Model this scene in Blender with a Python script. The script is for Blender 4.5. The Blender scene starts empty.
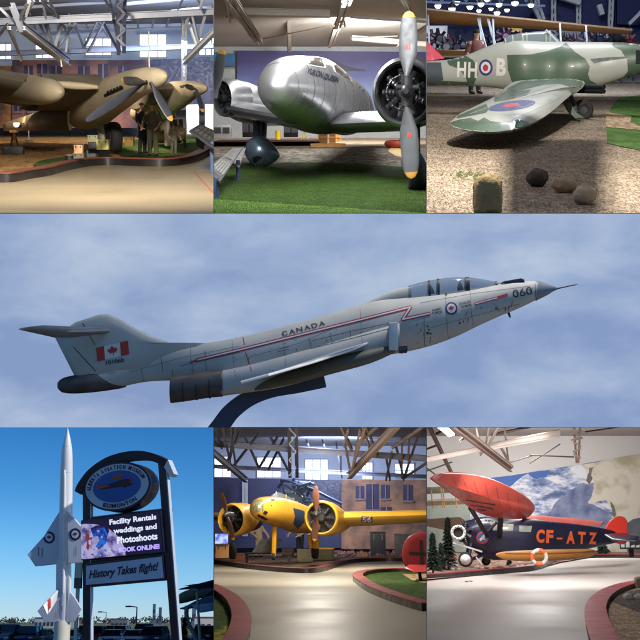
import bpy, bmesh, math, random
from mathutils import Vector, Matrix
from mathutils.bvhtree import BVHTree
from mathutils.geometry import tessellate_polygon
from math import sin, cos, tan, pi, radians, atan, sqrt
random.seed(7)
V = Vector
scene = bpy.context.scene
COL = scene.collection

# ------------------------------------------------------------------ camera
FOV = radians(30.0)
FPX = 320.0 / tan(FOV / 2)
EYE = V((0, 0, 2.0))
HORIZON = 622.0
TH = atan((HORIZON - 320) / FPX)
RIGHT = V((1, 0, 0)); FWD = V((0, cos(TH), sin(TH))); UPV = V((0, -sin(TH), cos(TH)))
cam = bpy.data.cameras.new('camera'); camo = bpy.data.objects.new('camera', cam); COL.objects.link(camo)
cam.angle = FOV; cam.clip_start = 0.5; cam.clip_end = 6000
camo.location = EYE; camo.rotation_euler = (pi / 2 + TH, 0, 0)
scene.camera = camo

def ray(px, py): return RIGHT * ((px - 320) / FPX) + UPV * ((320 - py) / FPX) + FWD

class Cell:
    """a stage: its own level floor (tilted against the world) and its four outer limits"""
    def __init__(s, x0, y0, x1, y1, yh, near):
        s.b = (x0, y0, x1, y1)
        al = atan((320 - yh) / FPX)
        s.G = (FWD * cos(al) + UPV * sin(al)).normalized()
        s.U = (UPV * cos(al) - FWD * sin(al)).normalized()
        s.R = RIGHT.copy()
        s.h = 2.0 if yh == HORIZON else near * (y1 - yh) / FPX  # indoor stages enlarged about the camera beyond true size, through their near depth
    def at(s, px, py, d): return EYE + ray(px, py) * d
    def fl(s, px, py, z=0.0):
        r = ray(px, py); return EYE + r * ((z - s.h) / r.dot(s.U))
    def fd(s, py, z=0.0):
        "depth along the view of the floor at row py"
        r = ray(320, py); return (z - s.h) / r.dot(s.U)
    def wl(s, px, py, Y):
        r = ray(px, py); return EYE + r * (Y / r.dot(s.G))
    def L(s, x, y, z): return EYE + s.R * x + s.G * y + s.U * (z - s.h)
    def frame(s, o, yaw=0.0):
        X = s.R * cos(yaw) + s.G * sin(yaw); Y = -s.R * sin(yaw) + s.G * cos(yaw)
        m = Matrix((X, Y, s.U)).transposed().to_4x4(); m.translation = o; return m
    def px(s, d): return d / FPX       # metres per photo pixel at depth d

# ------------------------------------------------------------------ materials
def srgb(r, g, b):
    def f(c):
        c /= 255.0
        return c / 12.92 if c <= 0.04045 else ((c + 0.055) / 1.055) ** 2.4
    return (f(r), f(g), f(b))
_m = {}
def mat(name, col, rough=0.6, metal=0.0, var=0.12, scale=3.0, bump=0.0, bscale=40.0, coat=0.0, emit=0.0, alpha=1.0, col2=None, contrast=None, spec=0.5, detail=6):
    if name in _m: return _m[name]
    m = bpy.data.materials.new(name); m.use_nodes = True; nt = m.node_tree; n = nt.nodes; l = nt.links
    b = n['Principled BSDF']
    b.inputs['Roughness'].default_value = rough; b.inputs['Metallic'].default_value = metal
    b.inputs['Specular IOR Level'].default_value = spec
    if coat: b.inputs['Coat Weight'].default_value = coat; b.inputs['Coat Roughness'].default_value = 0.08
    tc = n.new('ShaderNodeTexCoord')
    ns = n.new('ShaderNodeTexNoise'); ns.inputs['Scale'].default_value = scale; ns.inputs['Detail'].default_value = detail
    l.new(tc.outputs['Object'], ns.inputs['Vector'])
    mx = n.new('ShaderNodeMix'); mx.data_type = 'RGBA'
    c2 = col2 if col2 else tuple(c * (1 - var * 2.2) for c in col)
    c1 = col if col2 else tuple(min(1, c * (1 + var * 0.6)) for c in col)
    mx.inputs['A'].default_value = (*c2, 1); mx.inputs['B'].default_value = (*c1, 1)
    if contrast or col2:
        mr = n.new('ShaderNodeMapRange'); lo, hi = contrast or (0.42, 0.58)
        mr.inputs['From Min'].default_value = lo; mr.inputs['From Max'].default_value = hi
        l.new(ns.outputs['Fac'], mr.inputs['Value']); l.new(mr.outputs['Result'], mx.inputs['Factor'])
    else: l.new(ns.outputs['Fac'], mx.inputs['Factor'])
    l.new(mx.outputs['Result'], b.inputs['Base Color'])
    if not emit and rough > .15:
        rr_ = n.new('ShaderNodeMapRange'); rr_.inputs['From Min'].default_value = .3; rr_.inputs['From Max'].default_value = .7; rr_.inputs['To Min'].default_value = max(.08, rough - .1); rr_.inputs['To Max'].default_value = min(1, rough + .12)
        n3_ = n.new('ShaderNodeTexNoise'); n3_.inputs['Scale'].default_value = scale * 1.6; n3_.inputs['Detail'].default_value = 2; l.new(tc.outputs['Object'], n3_.inputs['Vector']); l.new(n3_.outputs['Fac'], rr_.inputs['Value']); l.new(rr_.outputs['Result'], b.inputs['Roughness'])
    if emit:
        l.new(mx.outputs['Result'], b.inputs['Emission Color']); b.inputs['Emission Strength'].default_value = emit
    if alpha < 1: b.inputs['Alpha'].default_value = alpha
    if bump:
        n2 = n.new('ShaderNodeTexNoise'); n2.inputs['Scale'].default_value = bscale; n2.inputs['Detail'].default_value = 3
        l.new(tc.outputs['Object'], n2.inputs['Vector'])
        bp = n.new('ShaderNodeBump'); bp.inputs['Strength'].default_value = bump; bp.inputs['Distance'].default_value = 0.05
        l.new(n2.outputs['Fac'], bp.inputs['Height']); l.new(bp.outputs['Normal'], b.inputs['Normal'])
    m['principled'] = 1
    _m[name] = m; return m
def glass(name, tint=(0.7, 0.8, 0.9), mixf=0.75, rough=0.05):
    if name in _m: return _m[name]
    m = bpy.data.materials.new(name); m.use_nodes = True; n = m.node_tree.nodes; l = m.node_tree.links
    n.remove(n['Principled BSDF']); out = n['Material Output']
    t = n.new('ShaderNodeBsdfTransparent'); t.inputs[0].default_value = (*tint, 1)
    g = n.new('ShaderNodeBsdfPrincipled'); g.inputs['Base Color'].default_value = (0.25, 0.3, 0.34, 1); g.inputs['Roughness'].default_value = rough
    mx = n.new('ShaderNodeMixShader'); mx.inputs[0].default_value = 1 - mixf
    l.new(t.outputs[0], mx.inputs[1]); l.new(g.outputs[0], mx.inputs[2]); l.new(mx.outputs[0], out.inputs[0])
    _m[name] = m; return m
def gravel(name, ca, cb, scale, bump=0.6, patch=None, ky=.3):
    m = bpy.data.materials.new(name); m.use_nodes = True; nt = m.node_tree; n = nt.nodes; l = nt.links
    b = n['Principled BSDF']; b.inputs['Roughness'].default_value = 0.95; b.inputs['Specular IOR Level'].default_value = 0.15
    tc = n.new('ShaderNodeTexCoord')
    vo = n.new('ShaderNodeTexVoronoi'); vo.inputs['Scale'].default_value = scale
    mp = n.new('ShaderNodeMapping'); mp.inputs['Scale'].default_value = (1, ky, ky); l.new(tc.outputs['Object'], mp.inputs['Vector'])
    l.new(mp.outputs[0], vo.inputs['Vector'])
    sep = n.new('ShaderNodeSeparateColor'); l.new(vo.outputs['Color'], sep.inputs[0])
    mx = n.new('ShaderNodeMix'); mx.data_type = 'RGBA'; mx.inputs['A'].default_value = (*ca, 1); mx.inputs['B'].default_value = (*cb, 1)
    l.new(sep.outputs[0], mx.inputs['Factor'])
    ns = n.new('ShaderNodeTexNoise'); ns.inputs['Scale'].default_value = scale * 0.06; ns.inputs['Detail'].default_value = 5
    l.new(tc.outputs['Object'], ns.inputs['Vector'])
    hs = n.new('ShaderNodeMix'); hs.data_type = 'RGBA'; hs.blend_type = 'MULTIPLY'; hs.inputs['Factor'].default_value = 0.6
    rr = n.new('ShaderNodeMapRange'); rr.inputs['From Min'].default_value = 0.3; rr.inputs['From Max'].default_value = 0.7; rr.inputs['To Min'].default_value = 0.55; rr.inputs['To Max'].default_value = 1.2
    l.new(ns.outputs['Fac'], rr.inputs['Value']); l.new(mx.outputs['Result'], hs.inputs['A']); l.new(rr.outputs['Result'], hs.inputs['B'])
    l.new(hs.outputs['Result'], b.inputs['Base Color'])
    bp = n.new('ShaderNodeBump'); bp.inputs['Strength'].default_value = bump; bp.inputs['Distance'].default_value = 0.12; bp.invert = True
    l.new(vo.outputs['Distance'], bp.inputs['Height']); l.new(bp.outputs['Normal'], b.inputs['Normal'])
    _m[name] = m; return m

# ------------------------------------------------------------------ mesh builder (world coordinates)
SPLIT = {'wing', 'gear_leg', 'landing_gear', 'dark_patch', 'rudder_seam', 'flag_emblem', 'emblem', 'strut', 'leg', 'camouflage_patch', 'blade_mark', 'gear_brace', 'wing_strut', 'warning_line', 'painted_aircraft', 'panel_seam', 'stand', 'instrument', 'hatch', 'gun_barrel', 'gun_port', 'painted_ridge', 'windscreen_frame', 'orange_band', 'tube_frame_', 'canopy_frame', 'gunwale', 'exhaust_stub', 'spinner_opening', 'door', 'latch'}
class MB:
    def __init__(s, m=None):
        s.bm = bmesh.new(); s.mats = []; s.mi = 0
        if m: s.use(m)
    def use(s, m):
        if m not in s.mats: s.mats.append(m)
        s.mi = s.mats.index(m); return s
    def face(s, vs):
        try:
            f = s.bm.faces.new(vs); f.material_index = s.mi; return f
        except ValueError: return None
    def quad(s, *ps): return s.face([s.bm.verts.new(p) for p in ps])
    def poly(s, ps, ext=None):
        a = [s.bm.verts.new(p) for p in ps]
        s.face(a)
        if ext is not None:
            b = [s.bm.verts.new(V(p) + ext) for p in ps]; s.face(b[::-1]); k = len(a)
            for i in range(k): s.face([a[i], b[i], b[(i + 1) % k], a[(i + 1) % k]])
        return s
    def box(s, M, sx, sy, sz, o=(0, 0, 0), taper=1.0):
        "box standing on the frame's origin (+o), sizes along its axes"
        ox, oy, oz = o; v = []
        for z, t in ((0, 1.0), (sz, taper)):
            for x, y in ((-1, -1), (1, -1), (1, 1), (-1, 1)):
                v.append(s.bm.verts.new(M @ V((ox + x * sx / 2 * t, oy + y * sy / 2 * t, oz + z))))
        for q in ((3, 2, 1, 0), (4, 5, 6, 7), (0, 1, 5, 4), (1, 2, 6, 5), (2, 3, 7, 6), (3, 0, 4, 7)): s.face([v[i] for i in q])
        return s
    def rings(s, rs, cap0=True, cap1=True, closed=True):
        prev = None; first = None
        for r in rs:
            vs = [s.bm.verts.new(p) for p in r]
            if prev:
                k = len(vs)
                for i in range(k if closed else k - 1): s.face([prev[i], prev[(i + 1) % k], vs[(i + 1) % k], vs[i]])
            else: first = vs
            prev = vs
        if cap0 and closed: s.face(first[::-1])
        if cap1 and closed: s.face(prev)
        return s
    def loft(s, st, n=28, pw=1.0, cap0=True, cap1=True, up=None, sub=1):
        "st: (centre, vec_a, vec_b) rings of ellipses; smooth interpolation with sub steps"
        if sub > 1 and len(st) > 2: st = smooth(st, sub)
        rs = []
        for c, a, b in st:
            r = []
            for i in range(n):
                t = 2 * pi * i / n; ca, sa = cos(t), sin(t)
                if pw != 1.0: ca = math.copysign(abs(ca) ** pw, ca); sa = math.copysign(abs(sa) ** pw, sa)
                r.append(c + a * ca + b * sa)
            rs.append(r)
        return s.rings(rs, cap0, cap1)
    def tube(s, pts, r, n=8, r1=None):
        pts = [V(p) for p in pts]; rs = []; N = len(pts)
        prevx = None
        for i, p in enumerate(pts):
            d = (pts[min(i + 1, N - 1)] - pts[max(i - 1, 0)]).normalized()
            if prevx is None:
                prevx = d.orthogonal().normalized()
            x = (prevx - d * prevx.dot(d)).normalized(); y = d.cross(x); prevx = x
            rr = r if r1 is None else r + (r1 - r) * i / (N - 1)
            rs.append([p + x * rr * cos(2 * pi * k / n) + y * rr * sin(2 * pi * k / n) for k in range(n)])
        return s.rings(rs)
    def beam(s, p, q, w, t=None, upv=None):
        p, q = V(p), V(q); d = (q - p).normalized(); t = t or w
        u = (upv or UPV); x = d.cross(u)
        if x.length < 1e-3: x = d.cross(FWD)
        x.normalize(); y = x.cross(d).normalized()
        return s.rings([[c + x * a * t / 2 + y * b * w / 2 for a, b in ((-1, -1), (1, -1), (1, 1), (-1, 1))] for c in (p, q)])
    def angle(s, p, q, w, upv=None):
        "channel-section bar: web and two flanges"
        p, q = V(p), V(q); d = (q - p).normalized(); u = upv or UPV; x = d.cross(u)
        if x.length < 1e-3: x = d.cross(FWD)
        x.normalize(); y = x.cross(d).normalized()
        s.beam(p, q, w, w * 0.18, upv)
        for sg in (-1, 1):
            o = y * (w * 0.45 * sg); s.beam(p + o, q + o, w * 0.12, w * 0.8, upv)
        return s
    def ball(s, c, rx, X=None, Y=None, Z=None, nu=16, nv=10, wob=0, seed=0):
        X = X or RIGHT * rx; Y = Y or FWD * rx; Z = Z or UPV * rx; rnd = random.Random(seed); rs = []
        for j in range(nv + 1):
            ph = -pi / 2 + pi * j / nv; cr = max(cos(ph), 0.03)
            rs.append([c + (X * cos(2 * pi * i / nu) * cr + Y * sin(2 * pi * i / nu) * cr + Z * sin(ph)) * (1 + wob * (rnd.random() - .5)) for i in range(nu)])
        return s.rings(rs)
    def disc(s, c, X, Y, n=24, ext=None):
        return s.poly([c + X * cos(2 * pi * i / n) + Y * sin(2 * pi * i / n) for i in range(n)], ext)
    def torus(s, c, X, Y, r, n=28, k=8, squash=1.0):
        Z = X.cross(Y).normalized(); prev = None; allr = []
        for i in range(n):
            t = 2 * pi * i / n; d = X * cos(t) + Y * sin(t); dn = d.normalized()
            allr.append([s.bm.verts.new(c + d + dn * r * cos(2 * pi * j / k) + Z * r * squash * sin(2 * pi * j / k)) for j in range(k)])
        for i in range(n):
            a, b = allr[i], allr[(i + 1) % n]
            for j in range(k): s.face([a[j], a[(j + 1) % k], b[(j + 1) % k], b[j]])
        return s
    def islands(s):
        bmesh.ops.remove_doubles(s.bm, verts=s.bm.verts[:], dist=.0004)
        seen = set(); out = []
        for f0 in s.bm.faces:
            if f0 in seen: continue
            stack = [f0]; seen.add(f0); isl = []
            while stack:
                f = stack.pop(); isl.append(f)
                for v in f.verts:
                    for g in v.link_faces:
                        if g not in seen: seen.add(g); stack.append(g)
            out.append(isl)
        return out
    def build(s, name, parent=None, base=None, sharp=35, smooth=True, bevel=0):
        if parent is not None and name in SPLIT:
            isl = s.islands(); isl = isl if len(isl) <= 4 else [i for i in isl if len(i) > 1]
            if 1 < len(isl) <= 14:
                first = None
                for group in isl:
                    m = MB(); m.mats = list(s.mats); mp = {}
                    for f in group:
                        vs = []
                        for v in f.verts:
                            if v not in mp: mp[v] = m.bm.verts.new(v.co)
                            vs.append(mp[v])
                        m.mi = f.material_index; m.face(vs)
                    o = m._build(name, parent, base, sharp, smooth, bevel); first = first or o
                s.bm.free(); return first
        return s._build(name, parent, base, sharp, smooth, bevel)
    def _build(s, name, parent=None, base=None, sharp=35, smooth=True, bevel=0):
        me = bpy.data.meshes.new(name)
        bm = s.bm
        bmesh.ops.recalc_face_normals(bm, faces=bm.faces[:])
        if bevel:
            bmesh.ops.bevel(bm, geom=[e for e in bm.edges if len(e.link_faces) == 2 and e.calc_face_angle(0) > 0.6], offset=bevel, segments=2, affect='EDGES', profile=0.6)
        if base is None:
            if parent is not None: base = V(parent['_o'])
            else:
                base = V((0, 0, 0))
                if len(bm.verts):
                    lo = V((min(v.co[i] for v in bm.verts) for i in range(3))); hi = V((max(v.co[i] for v in bm.verts) for i in range(3)))
                    base = V(((lo.x + hi.x) / 2, (lo.y + hi.y) / 2, lo.z))
        base = V(base)
        for v in bm.verts: v.co -= base
        bm.to_mesh(me); bm.free()
        for m in s.mats: me.materials.append(m)
        if smooth:
            me.polygons.foreach_set('use_smooth', [True] * len(me.polygons))
            me.set_sharp_from_angle(angle=radians(sharp))
        o = bpy.data.objects.new(name, me); COL.objects.link(o)
        o['_o'] = tuple(base)
        if parent is not None:
            o.parent = parent
            o.location = base - V(parent['_o'])
        else: o.location = base
        if CUR is not None: REG.append((o, CUR))
        return o
def smooth(st, sub):
    "Catmull-Rom through the stations"
    out = []; n = len(st)
    def cr(a, b, c, d, t): return 0.5 * ((2 * b) + (c - a) * t + (2 * a - 5 * b + 4 * c - d) * t * t + (3 * b - a - 3 * c + d) * t ** 3)
    for i in range(n - 1):
        P = [st[max(i - 1, 0)], st[i], st[i + 1], st[min(i + 2, n - 1)]]
        for k in range(sub):
            t = k / sub; out.append(tuple(cr(P[0][j], P[1][j], P[2][j], P[3][j], t) for j in range(len(P[0]))))
    out.append(st[-1]); return out
def crv(pts, sub=8):
    return [p[0] for p in smooth([(V(p),) for p in pts], sub)]
CUR = None; REG = []
def cell_on(c):
    global CUR; CUR = c

def thing(name, label, cat, base, group=None):
    o = bpy.data.objects.new(name, None); COL.objects.link(o); o.empty_display_size = 0.3
    o.location = base; o['_o'] = tuple(base); o['label'] = label; o['category'] = cat
    if group: o['group'] = group
    if CUR is not None: REG.append((o, CUR))
    return o
def tag(o, label, cat, group=None):
    o['label'] = label; o['category'] = cat
    if group: o['group'] = group
    return o
def structure(o, kind='structure', label=None):
    o['kind'] = kind
    if label: o['label'] = label
    return o
def dup(o, delta, label=None, rot=None, scale=None):
    "copy a thing with its parts and sub-parts, moved by delta"
    def cp(x, par):
        c = x.copy(); COL.objects.link(c)
        if par is not None: c.parent = par
        if CUR is not None: REG.append((c, CUR))
        for ch in kids(x): cp(ch, c)
        return c
    c = cp(o, None); c.location = o.location + delta; c['_o'] = tuple(c.location)
    if label: c['label'] = label
    if scale: c.scale = (scale,) * 3 if not hasattr(scale, '__len__') else scale
    if rot is not None: c.rotation_mode = 'QUATERNION'; c.rotation_quaternion = rot
    return c
def kids(o): return [c for c in bpy.data.objects if c.parent == o]

# ------------------------------------------------------------------ markings laid on a surface
def wmat(o):
    m = o.matrix_basis.copy()
    while o.parent: o = o.parent; m = o.matrix_basis @ m
    return m
def bvh(objs):
    vs = []; fs = []
    for o in objs:
        M = wmat(o); k = len(vs)
        vs += [M @ v.co for v in o.data.vertices]; fs += [[k + i for i in p.vertices] for p in o.data.polygons]
    return BVHTree.FromPolygons(vs, fs)
def decal(mb, bv, polys, off=0.02, maxlen=4.0, tol=3.0):
    "polys: flat outlines in photo pixels, laid on the hit surface and raised by off"
    for pts in polys:
        b = bmesh.new(); vs = [b.verts.new((p[0], p[1], 0)) for p in pts]
        for tri in tessellate_polygon([[V((p[0], p[1], 0)) for p in pts]]):
            try: b.faces.new([vs[i] for i in tri])
            except ValueError: pass
        if not b.faces: b.free(); continue
        bmesh.ops.triangulate(b, faces=b.faces[:])
        _lay(mb, bv, b, off, maxlen, tol)
def _lay(mb, bv, b, off, maxlen, tol=3.0):
    for _ in range(6):
        es = [e for e in b.edges if e.calc_length() > maxlen]
        if not es: break
        bmesh.ops.subdivide_edges(b, edges=es, cuts=1, use_grid_fill=False)
        bmesh.ops.triangulate(b, faces=[f for f in b.faces if len(f.verts) > 3])
    m = {}
    for v in b.verts:
        d = ray(v.co.x, v.co.y); L = d.length
        h = bv.ray_cast(EYE, d.normalized())
        if h[0] is not None:
            nn = h[1]
            if nn.dot(d) > 0: nn = -nn
            # push toward the surface's outside, with a minimum in the near direction
            m[v] = (h[0] + (nn * off - d.normalized() * off * 0.5) * .4, h[3])
    for f in b.faces:
        if all(v in m for v in f.verts):
            ds = [m[v][1] for v in f.verts]
            if max(ds) - min(ds) < tol: mb.face([mb.bm.verts.new(m[v][0]) for v in f.verts])
    b.free()
def text_bm(txt, size=1.0, bold=0.0, shear=0.0, spacing=1.0, res=3):
    cu = bpy.data.curves.new('t', 'FONT'); cu.body = txt; cu.size = size; cu.offset = bold; cu.shear = shear
    cu.space_character = spacing; cu.resolution_u = res; cu.align_x = 'CENTER'; cu.align_y = 'CENTER'; cu.fill_mode = 'FRONT'
    o = bpy.data.objects.new('t', cu); COL.objects.link(o)
    dg = bpy.context.evaluated_depsgraph_get(); me = bpy.data.meshes.new_from_object(o.evaluated_get(dg))
    b = bmesh.new(); b.from_mesh(me); bpy.data.objects.remove(o); bpy.data.curves.remove(cu); bpy.data.meshes.remove(me)
    return b
def text_decal(mb, bv, txt, cx, cy, w, h, ang=0.0, bold=0.02, off=0.02, shear=0.0, spacing=1.0, skew=0.0, maxlen=3.0):
    "lettering w x h photo pixels, centred, turned by ang degrees (anticlockwise on screen)"
    b = text_bm(txt, 1.0, bold, shear, spacing)
    xs = [v.co.x for v in b.verts]; ys = [v.co.y for v in b.verts]
    x0, x1, y0, y1 = min(xs), max(xs), min(ys), max(ys); a = radians(ang)
    for v in b.verts:
        x = ((v.co.x - x0) / (x1 - x0) - .5) * w; y = ((v.co.y - y0) / (y1 - y0) - .5) * h
        X = x * cos(a) - y * sin(a) + skew * y; Y = x * sin(a) + y * cos(a)
        v.co = (cx + X, cy - Y, 0)
    _lay(mb, bv, b, off, maxlen)
def text_on(mb, txt, c, X, Y, bold=0.02, shear=0.0, spacing=1.0, ext=None, bend=None):
    "lettering on a flat panel: X, Y the half extents"
    b = text_bm(txt, 1.0, bold, shear, spacing)
    xs = [v.co.x for v in b.verts]; ys = [v.co.y for v in b.verts]
    x0, x1, y0, y1 = min(xs), max(xs), min(ys), max(ys)
    for f in b.faces:
        mb.face([mb.bm.verts.new(c + X * ((v.co.x - x0) / (x1 - x0) * 2 - 1) + Y * ((v.co.y - y0) / (y1 - y0) * 2 - 1)) for v in f.verts])
    b.free()
def circ(cx, cy, rx, ry, n=24, ang=0.0):
    a = radians(ang)
    return [(cx + rx * cos(t) * cos(a) - ry * sin(t) * sin(a), cy - rx * cos(t) * sin(a) - ry * sin(t) * cos(a)) for t in [2 * pi * i / n for i in range(n)]]
def jag(pts, amp, seed=1, n=3):
    r = random.Random(seed)
    for _ in range(n):
        q = []
        for i, (a, b) in enumerate(zip(pts, pts[1:] + pts[:1])):
            L = sqrt((a[0] - b[0]) ** 2 + (a[1] - b[1]) ** 2); k = min(amp, L * .16); q += [a, ((a[0] + b[0]) / 2 + r.uniform(-k, k), (a[1] + b[1]) / 2 + r.uniform(-k, k))]
        pts = q; amp *= .6
    return pts
def leaf(cx, cy, s, ang=0):
    P = [(0, -1), (.15, -.70), (.36, -.82), (.27, -.34), (.52, -.58), (.58, -.44), (.92, -.52), (.80, -.24), (1.0, -.12), (.56, .20), (.64, .40), (.07, .30), (.05, .92)]
    P = P + [(-x, y) for x, y in P[::-1]][:-1]
    a = radians(ang)
    return [(cx + s * (x * cos(a) + y * sin(a)), cy + s * (-x * sin(a) + y * cos(a))) for x, y in P]

def body(cell, st, wr=1.0, side=None):
    """stations seen side-on: (x, ytop, ybot, depth[, width ratio]) -> loft stations"""
    out = []
    for k in st:
        x, yt, yb, d = k[:4]; w = k[4] if len(k) > 4 else wr
        p0, p1 = cell.at(x, yt, d), cell.at(x, yb, d); c = (p0 + p1) / 2; b = (p0 - p1) / 2
        a = (side or FWD) * (b.length * w)
        out.append((c, a, b))
    return out
def airfoil(mb, root, tip, up, thick=0.12, n=10, secs=5, tipround=True):
    "root/tip: (leading, trailing) points; up: thickness direction"
    rl, rt = map(V, root); tl, tt = map(V, tip); rs = []
    for k in range(secs + 1):
        s = k / secs; le = rl.lerp(tl, s); te = rt.lerp(tt, s); ch = (te - le).length
        th = ch * thick * (1 if not (tipround and k == secs) else 0.35)
        top = []; bot = []
        for i in range(n + 1):
            u = (1 - cos(pi * i / n)) / 2; y = th * 2.6 * (0.2969 * sqrt(u) - 0.126 * u - 0.3516 * u * u + 0.2843 * u ** 3 - 0.1015 * u ** 4) 
            p = le.lerp(te, u); top.append(p + up * y); bot.append(p - up * y * 0.8)
        rs.append(top + bot[1:-1][::-1])
    return mb.rings(rs)
def slab(mb, outline, up, t, puff=0.0, inset=0.12):
    "thin lens-like plate following a closed outline (3D points): rounded edges, thickness 2t in the middle"
    c = sum(outline, V((0, 0, 0))) / len(outline); rs = []
    for f, h in ((1.0, 0), (1 - inset * .35, .6), (1 - inset, .9), (0.5, 1.0), (0.05, 1.0)): rs.append((f, h))
    def ring(f, h, sg): return [c + (p - c) * f + up * (t * h * sg) for p in outline]
    allr = [ring(f, h, 1) for f, h in rs[::-1]] + [ring(f, h, -1) for f, h in rs[1:]]
    return mb.rings(allr)

# ------------------------------------------------------------------ people (display mannequins): one skinned body, clothes as children
def skin_mesh(pts, edges, rad, M):
    me = bpy.data.meshes.new('s'); me.from_pydata([tuple(p) for p in pts], edges, [])
    o = bpy.data.objects.new('s', me); COL.objects.link(o)
    o.modifiers.new('k', 'SKIN'); sd = o.modifiers.new('u', 'SUBSURF'); sd.levels = 2; sd.render_levels = 2
    me.skin_vertices[0].data[0].use_root = True
    for i, r in enumerate(rad):
        rr = r if hasattr(r, '__len__') else (r, r); me.skin_vertices[0].data[i].radius = rr
    dg = bpy.context.evaluated_depsgraph_get(); m2 = bpy.data.meshes.new_from_object(o.evaluated_get(dg))
    bpy.data.objects.remove(o); m2.transform(M); return m2
def add_mesh(mb, me):
    k = len(mb.bm.verts); b = bmesh.new(); b.from_mesh(me); mp = {}
    for v in b.verts: mp[v] = mb.bm.verts.new(v.co)
    for f in b.faces: mb.face([mp[v] for v in f.verts])
    b.free(); bpy.data.meshes.remove(me)
def person(cell, base, H, yaw, label, coat, trousers, skinm, hairm, longcoat=False, arm=0.25, lean=0.0, group=None, cat='person'):
    """H metres tall; yaw turns about the vertical, 0 faces the viewer"""
    k = H / 1.75
    M = cell.frame(base, yaw) @ Matrix.Scale(k, 4)
    t = thing('person', label, cat, base, group)
    # x right, y away, z up; the figure faces -y
    P = [(0, 0, .98), (0, .01, 1.15), (0, .02, 1.38), (0, .02, 1.47), (0, 0, 1.56), (0, -.01, 1.66), (0, 0, 1.72)]
    R = [(.15, .11), (.135, .10), (.16, .11), (.06, .06), (.062, .07), (.075, .09), (.05, .06)]
    E = [(0, 1), (1, 2), (2, 3), (3, 4), (4, 5), (5, 6)]
    for s in (-1, 1):
        i = len(P)
        P += [(s * .18, .02, 1.40), (s * (.23 + .2 * arm), .01, 1.14), (s * (.24 + .1 * arm), -.16 - .3 * arm, .95), (s * .24, -.24 - .3 * arm, .90)]
        R += [(.06, .06), (.045, .045), (.033, .033), (.03, .025)]; E += [(2, i), (i, i + 1), (i + 1, i + 2), (i + 2, i + 3)]
        for q in range(4):
            j = len(P); P += [(s * (.21 + .02 * q), -.30 - .3 * arm, .885 - .004 * q), (s * (.205 + .02 * q), -.345 - .3 * arm - .008 * (q in (1, 2)), .86)]
            R += [.0095, .008]; E += [(i + 3, j), (j, j + 1)]
        j = len(P); P += [(s * .20, -.25 - .3 * arm, .905)]; R += [.011]; E += [(i + 3, j)]
        i = len(P)
        P += [(s * .09, 0, .90), (s * .10, -.01, .50), (s * .11, .03, .10), (s * .12, -.06, .045), (s * .13, -.15, .035)]
        R += [(.09, .09), (.062, .062), (.04, .042), (.042, .035), (.04, .025)]; E += [(0, i), (i, i + 1), (i + 1, i + 2), (i + 2, i + 3), (i + 3, i + 4)]
    mb = MB(skinm); add_mesh(mb, skin_mesh(P, E, R, M))
    # face: nose, brow sockets, mouth, ears
    mb.ball(M @ V((0, -.10, 1.635)), 0, M.to_3x3() @ V((.013, 0, 0)), M.to_3x3() @ V((0, .022, 0)), M.to_3x3() @ V((0, 0, .024)), 8, 6)
    for s in (-1, 1): mb.ball(M @ V((s * .078, .0, 1.64)), 0, M.to_3x3() @ V((.01, 0, 0)), M.to_3x3() @ V((0, .018, 0)), M.to_3x3() @ V((0, 0, .03)), 8, 6)
    mb.use(hairm)
    for s in (-1, 1): mb.ball(M @ V((s * .03, -.088, 1.66)), 0, M.to_3x3() @ V((.012, 0, 0)), M.to_3x3() @ V((0, .008, 0)), M.to_3x3() @ V((0, 0, .007)), 8, 5)
    mb.build('body', t)
    q = MB(hairm); S3 = M.to_3x3()
    q.loft([(M @ V((0, .01, z)), S3 @ V((rx, 0, 0)), S3 @ V((0, ry, 0))) for z, rx, ry in ((1.67, .088, .105), (1.71, .092, .11), (1.75, .075, .09), (1.775, .035, .04))], 16)
    q.build('hair', t)
    # trousers, coat
    q = MB(trousers)
    for s in (-1, 1):
        q.loft([(M @ V((s * x, y, z)), S3 @ V((r, 0, 0)), S3 @ V((0, r, 0))) for x, y, z, r in ((.12, .03, .07, .062), (.11, .02, .3, .07), (.10, -.01, .52, .078), (.095, 0, .75, .098), (.085, 0, .97, .108))], 14)
    q.loft([(M @ V((0, 0, z)), S3 @ V((a, 0, 0)), S3 @ V((0, b, 0))) for z, a, b in ((.86, .16, .11), (.95, .178, .125), (1.05, .165, .12))], 18)
    q.build('trousers', t)
    q = MB(coat); zb = .55 if longcoat else .88
    q.loft([(M @ V((0, y, z)), S3 @ V((a, 0, 0)), S3 @ V((0, b, 0))) for y, z, a, b in ((0, zb, .215 if longcoat else .19, .16 if longcoat else .135), (0, 1.0, .185, .135), (.01, 1.15, .175, .125), (.02, 1.33, .20, .135), (.02, 1.42, .19, .11), (.02, 1.475, .085, .075))], 20)
    for s in (-1, 1):
        q.loft([(M @ V(c), S3 @ V((r * 1.25, 0, 0)), S3 @ V((0, r * .95, r * .85))) for c, r in (((s * .17, .02, 1.42), .075), ((s * .215, .015, 1.28), .068), ((s * (.232 + .2 * arm), .0, 1.13), .06), ((s * (.238 + .1 * arm), -.16 - .3 * arm, .955), .047))], 12)
    q.build('coat', t)
    q = MB(mat('boot_leather', srgb(40, 32, 28), .5))
    for s in (-1, 1):
        q.loft([(M @ V((s * .12, y, z)), S3 @ V((a, 0, 0)), S3 @ V((0, 0, b))) for y, z, a, b in ((.09, .05, .035, .045), (.04, .06, .048, .058), (-.08, .045, .052, .042), (-.2, .03, .04, .028), (-.225, .025, .02, .015))], 12)
    q.build('boots', t)
    return t

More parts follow.
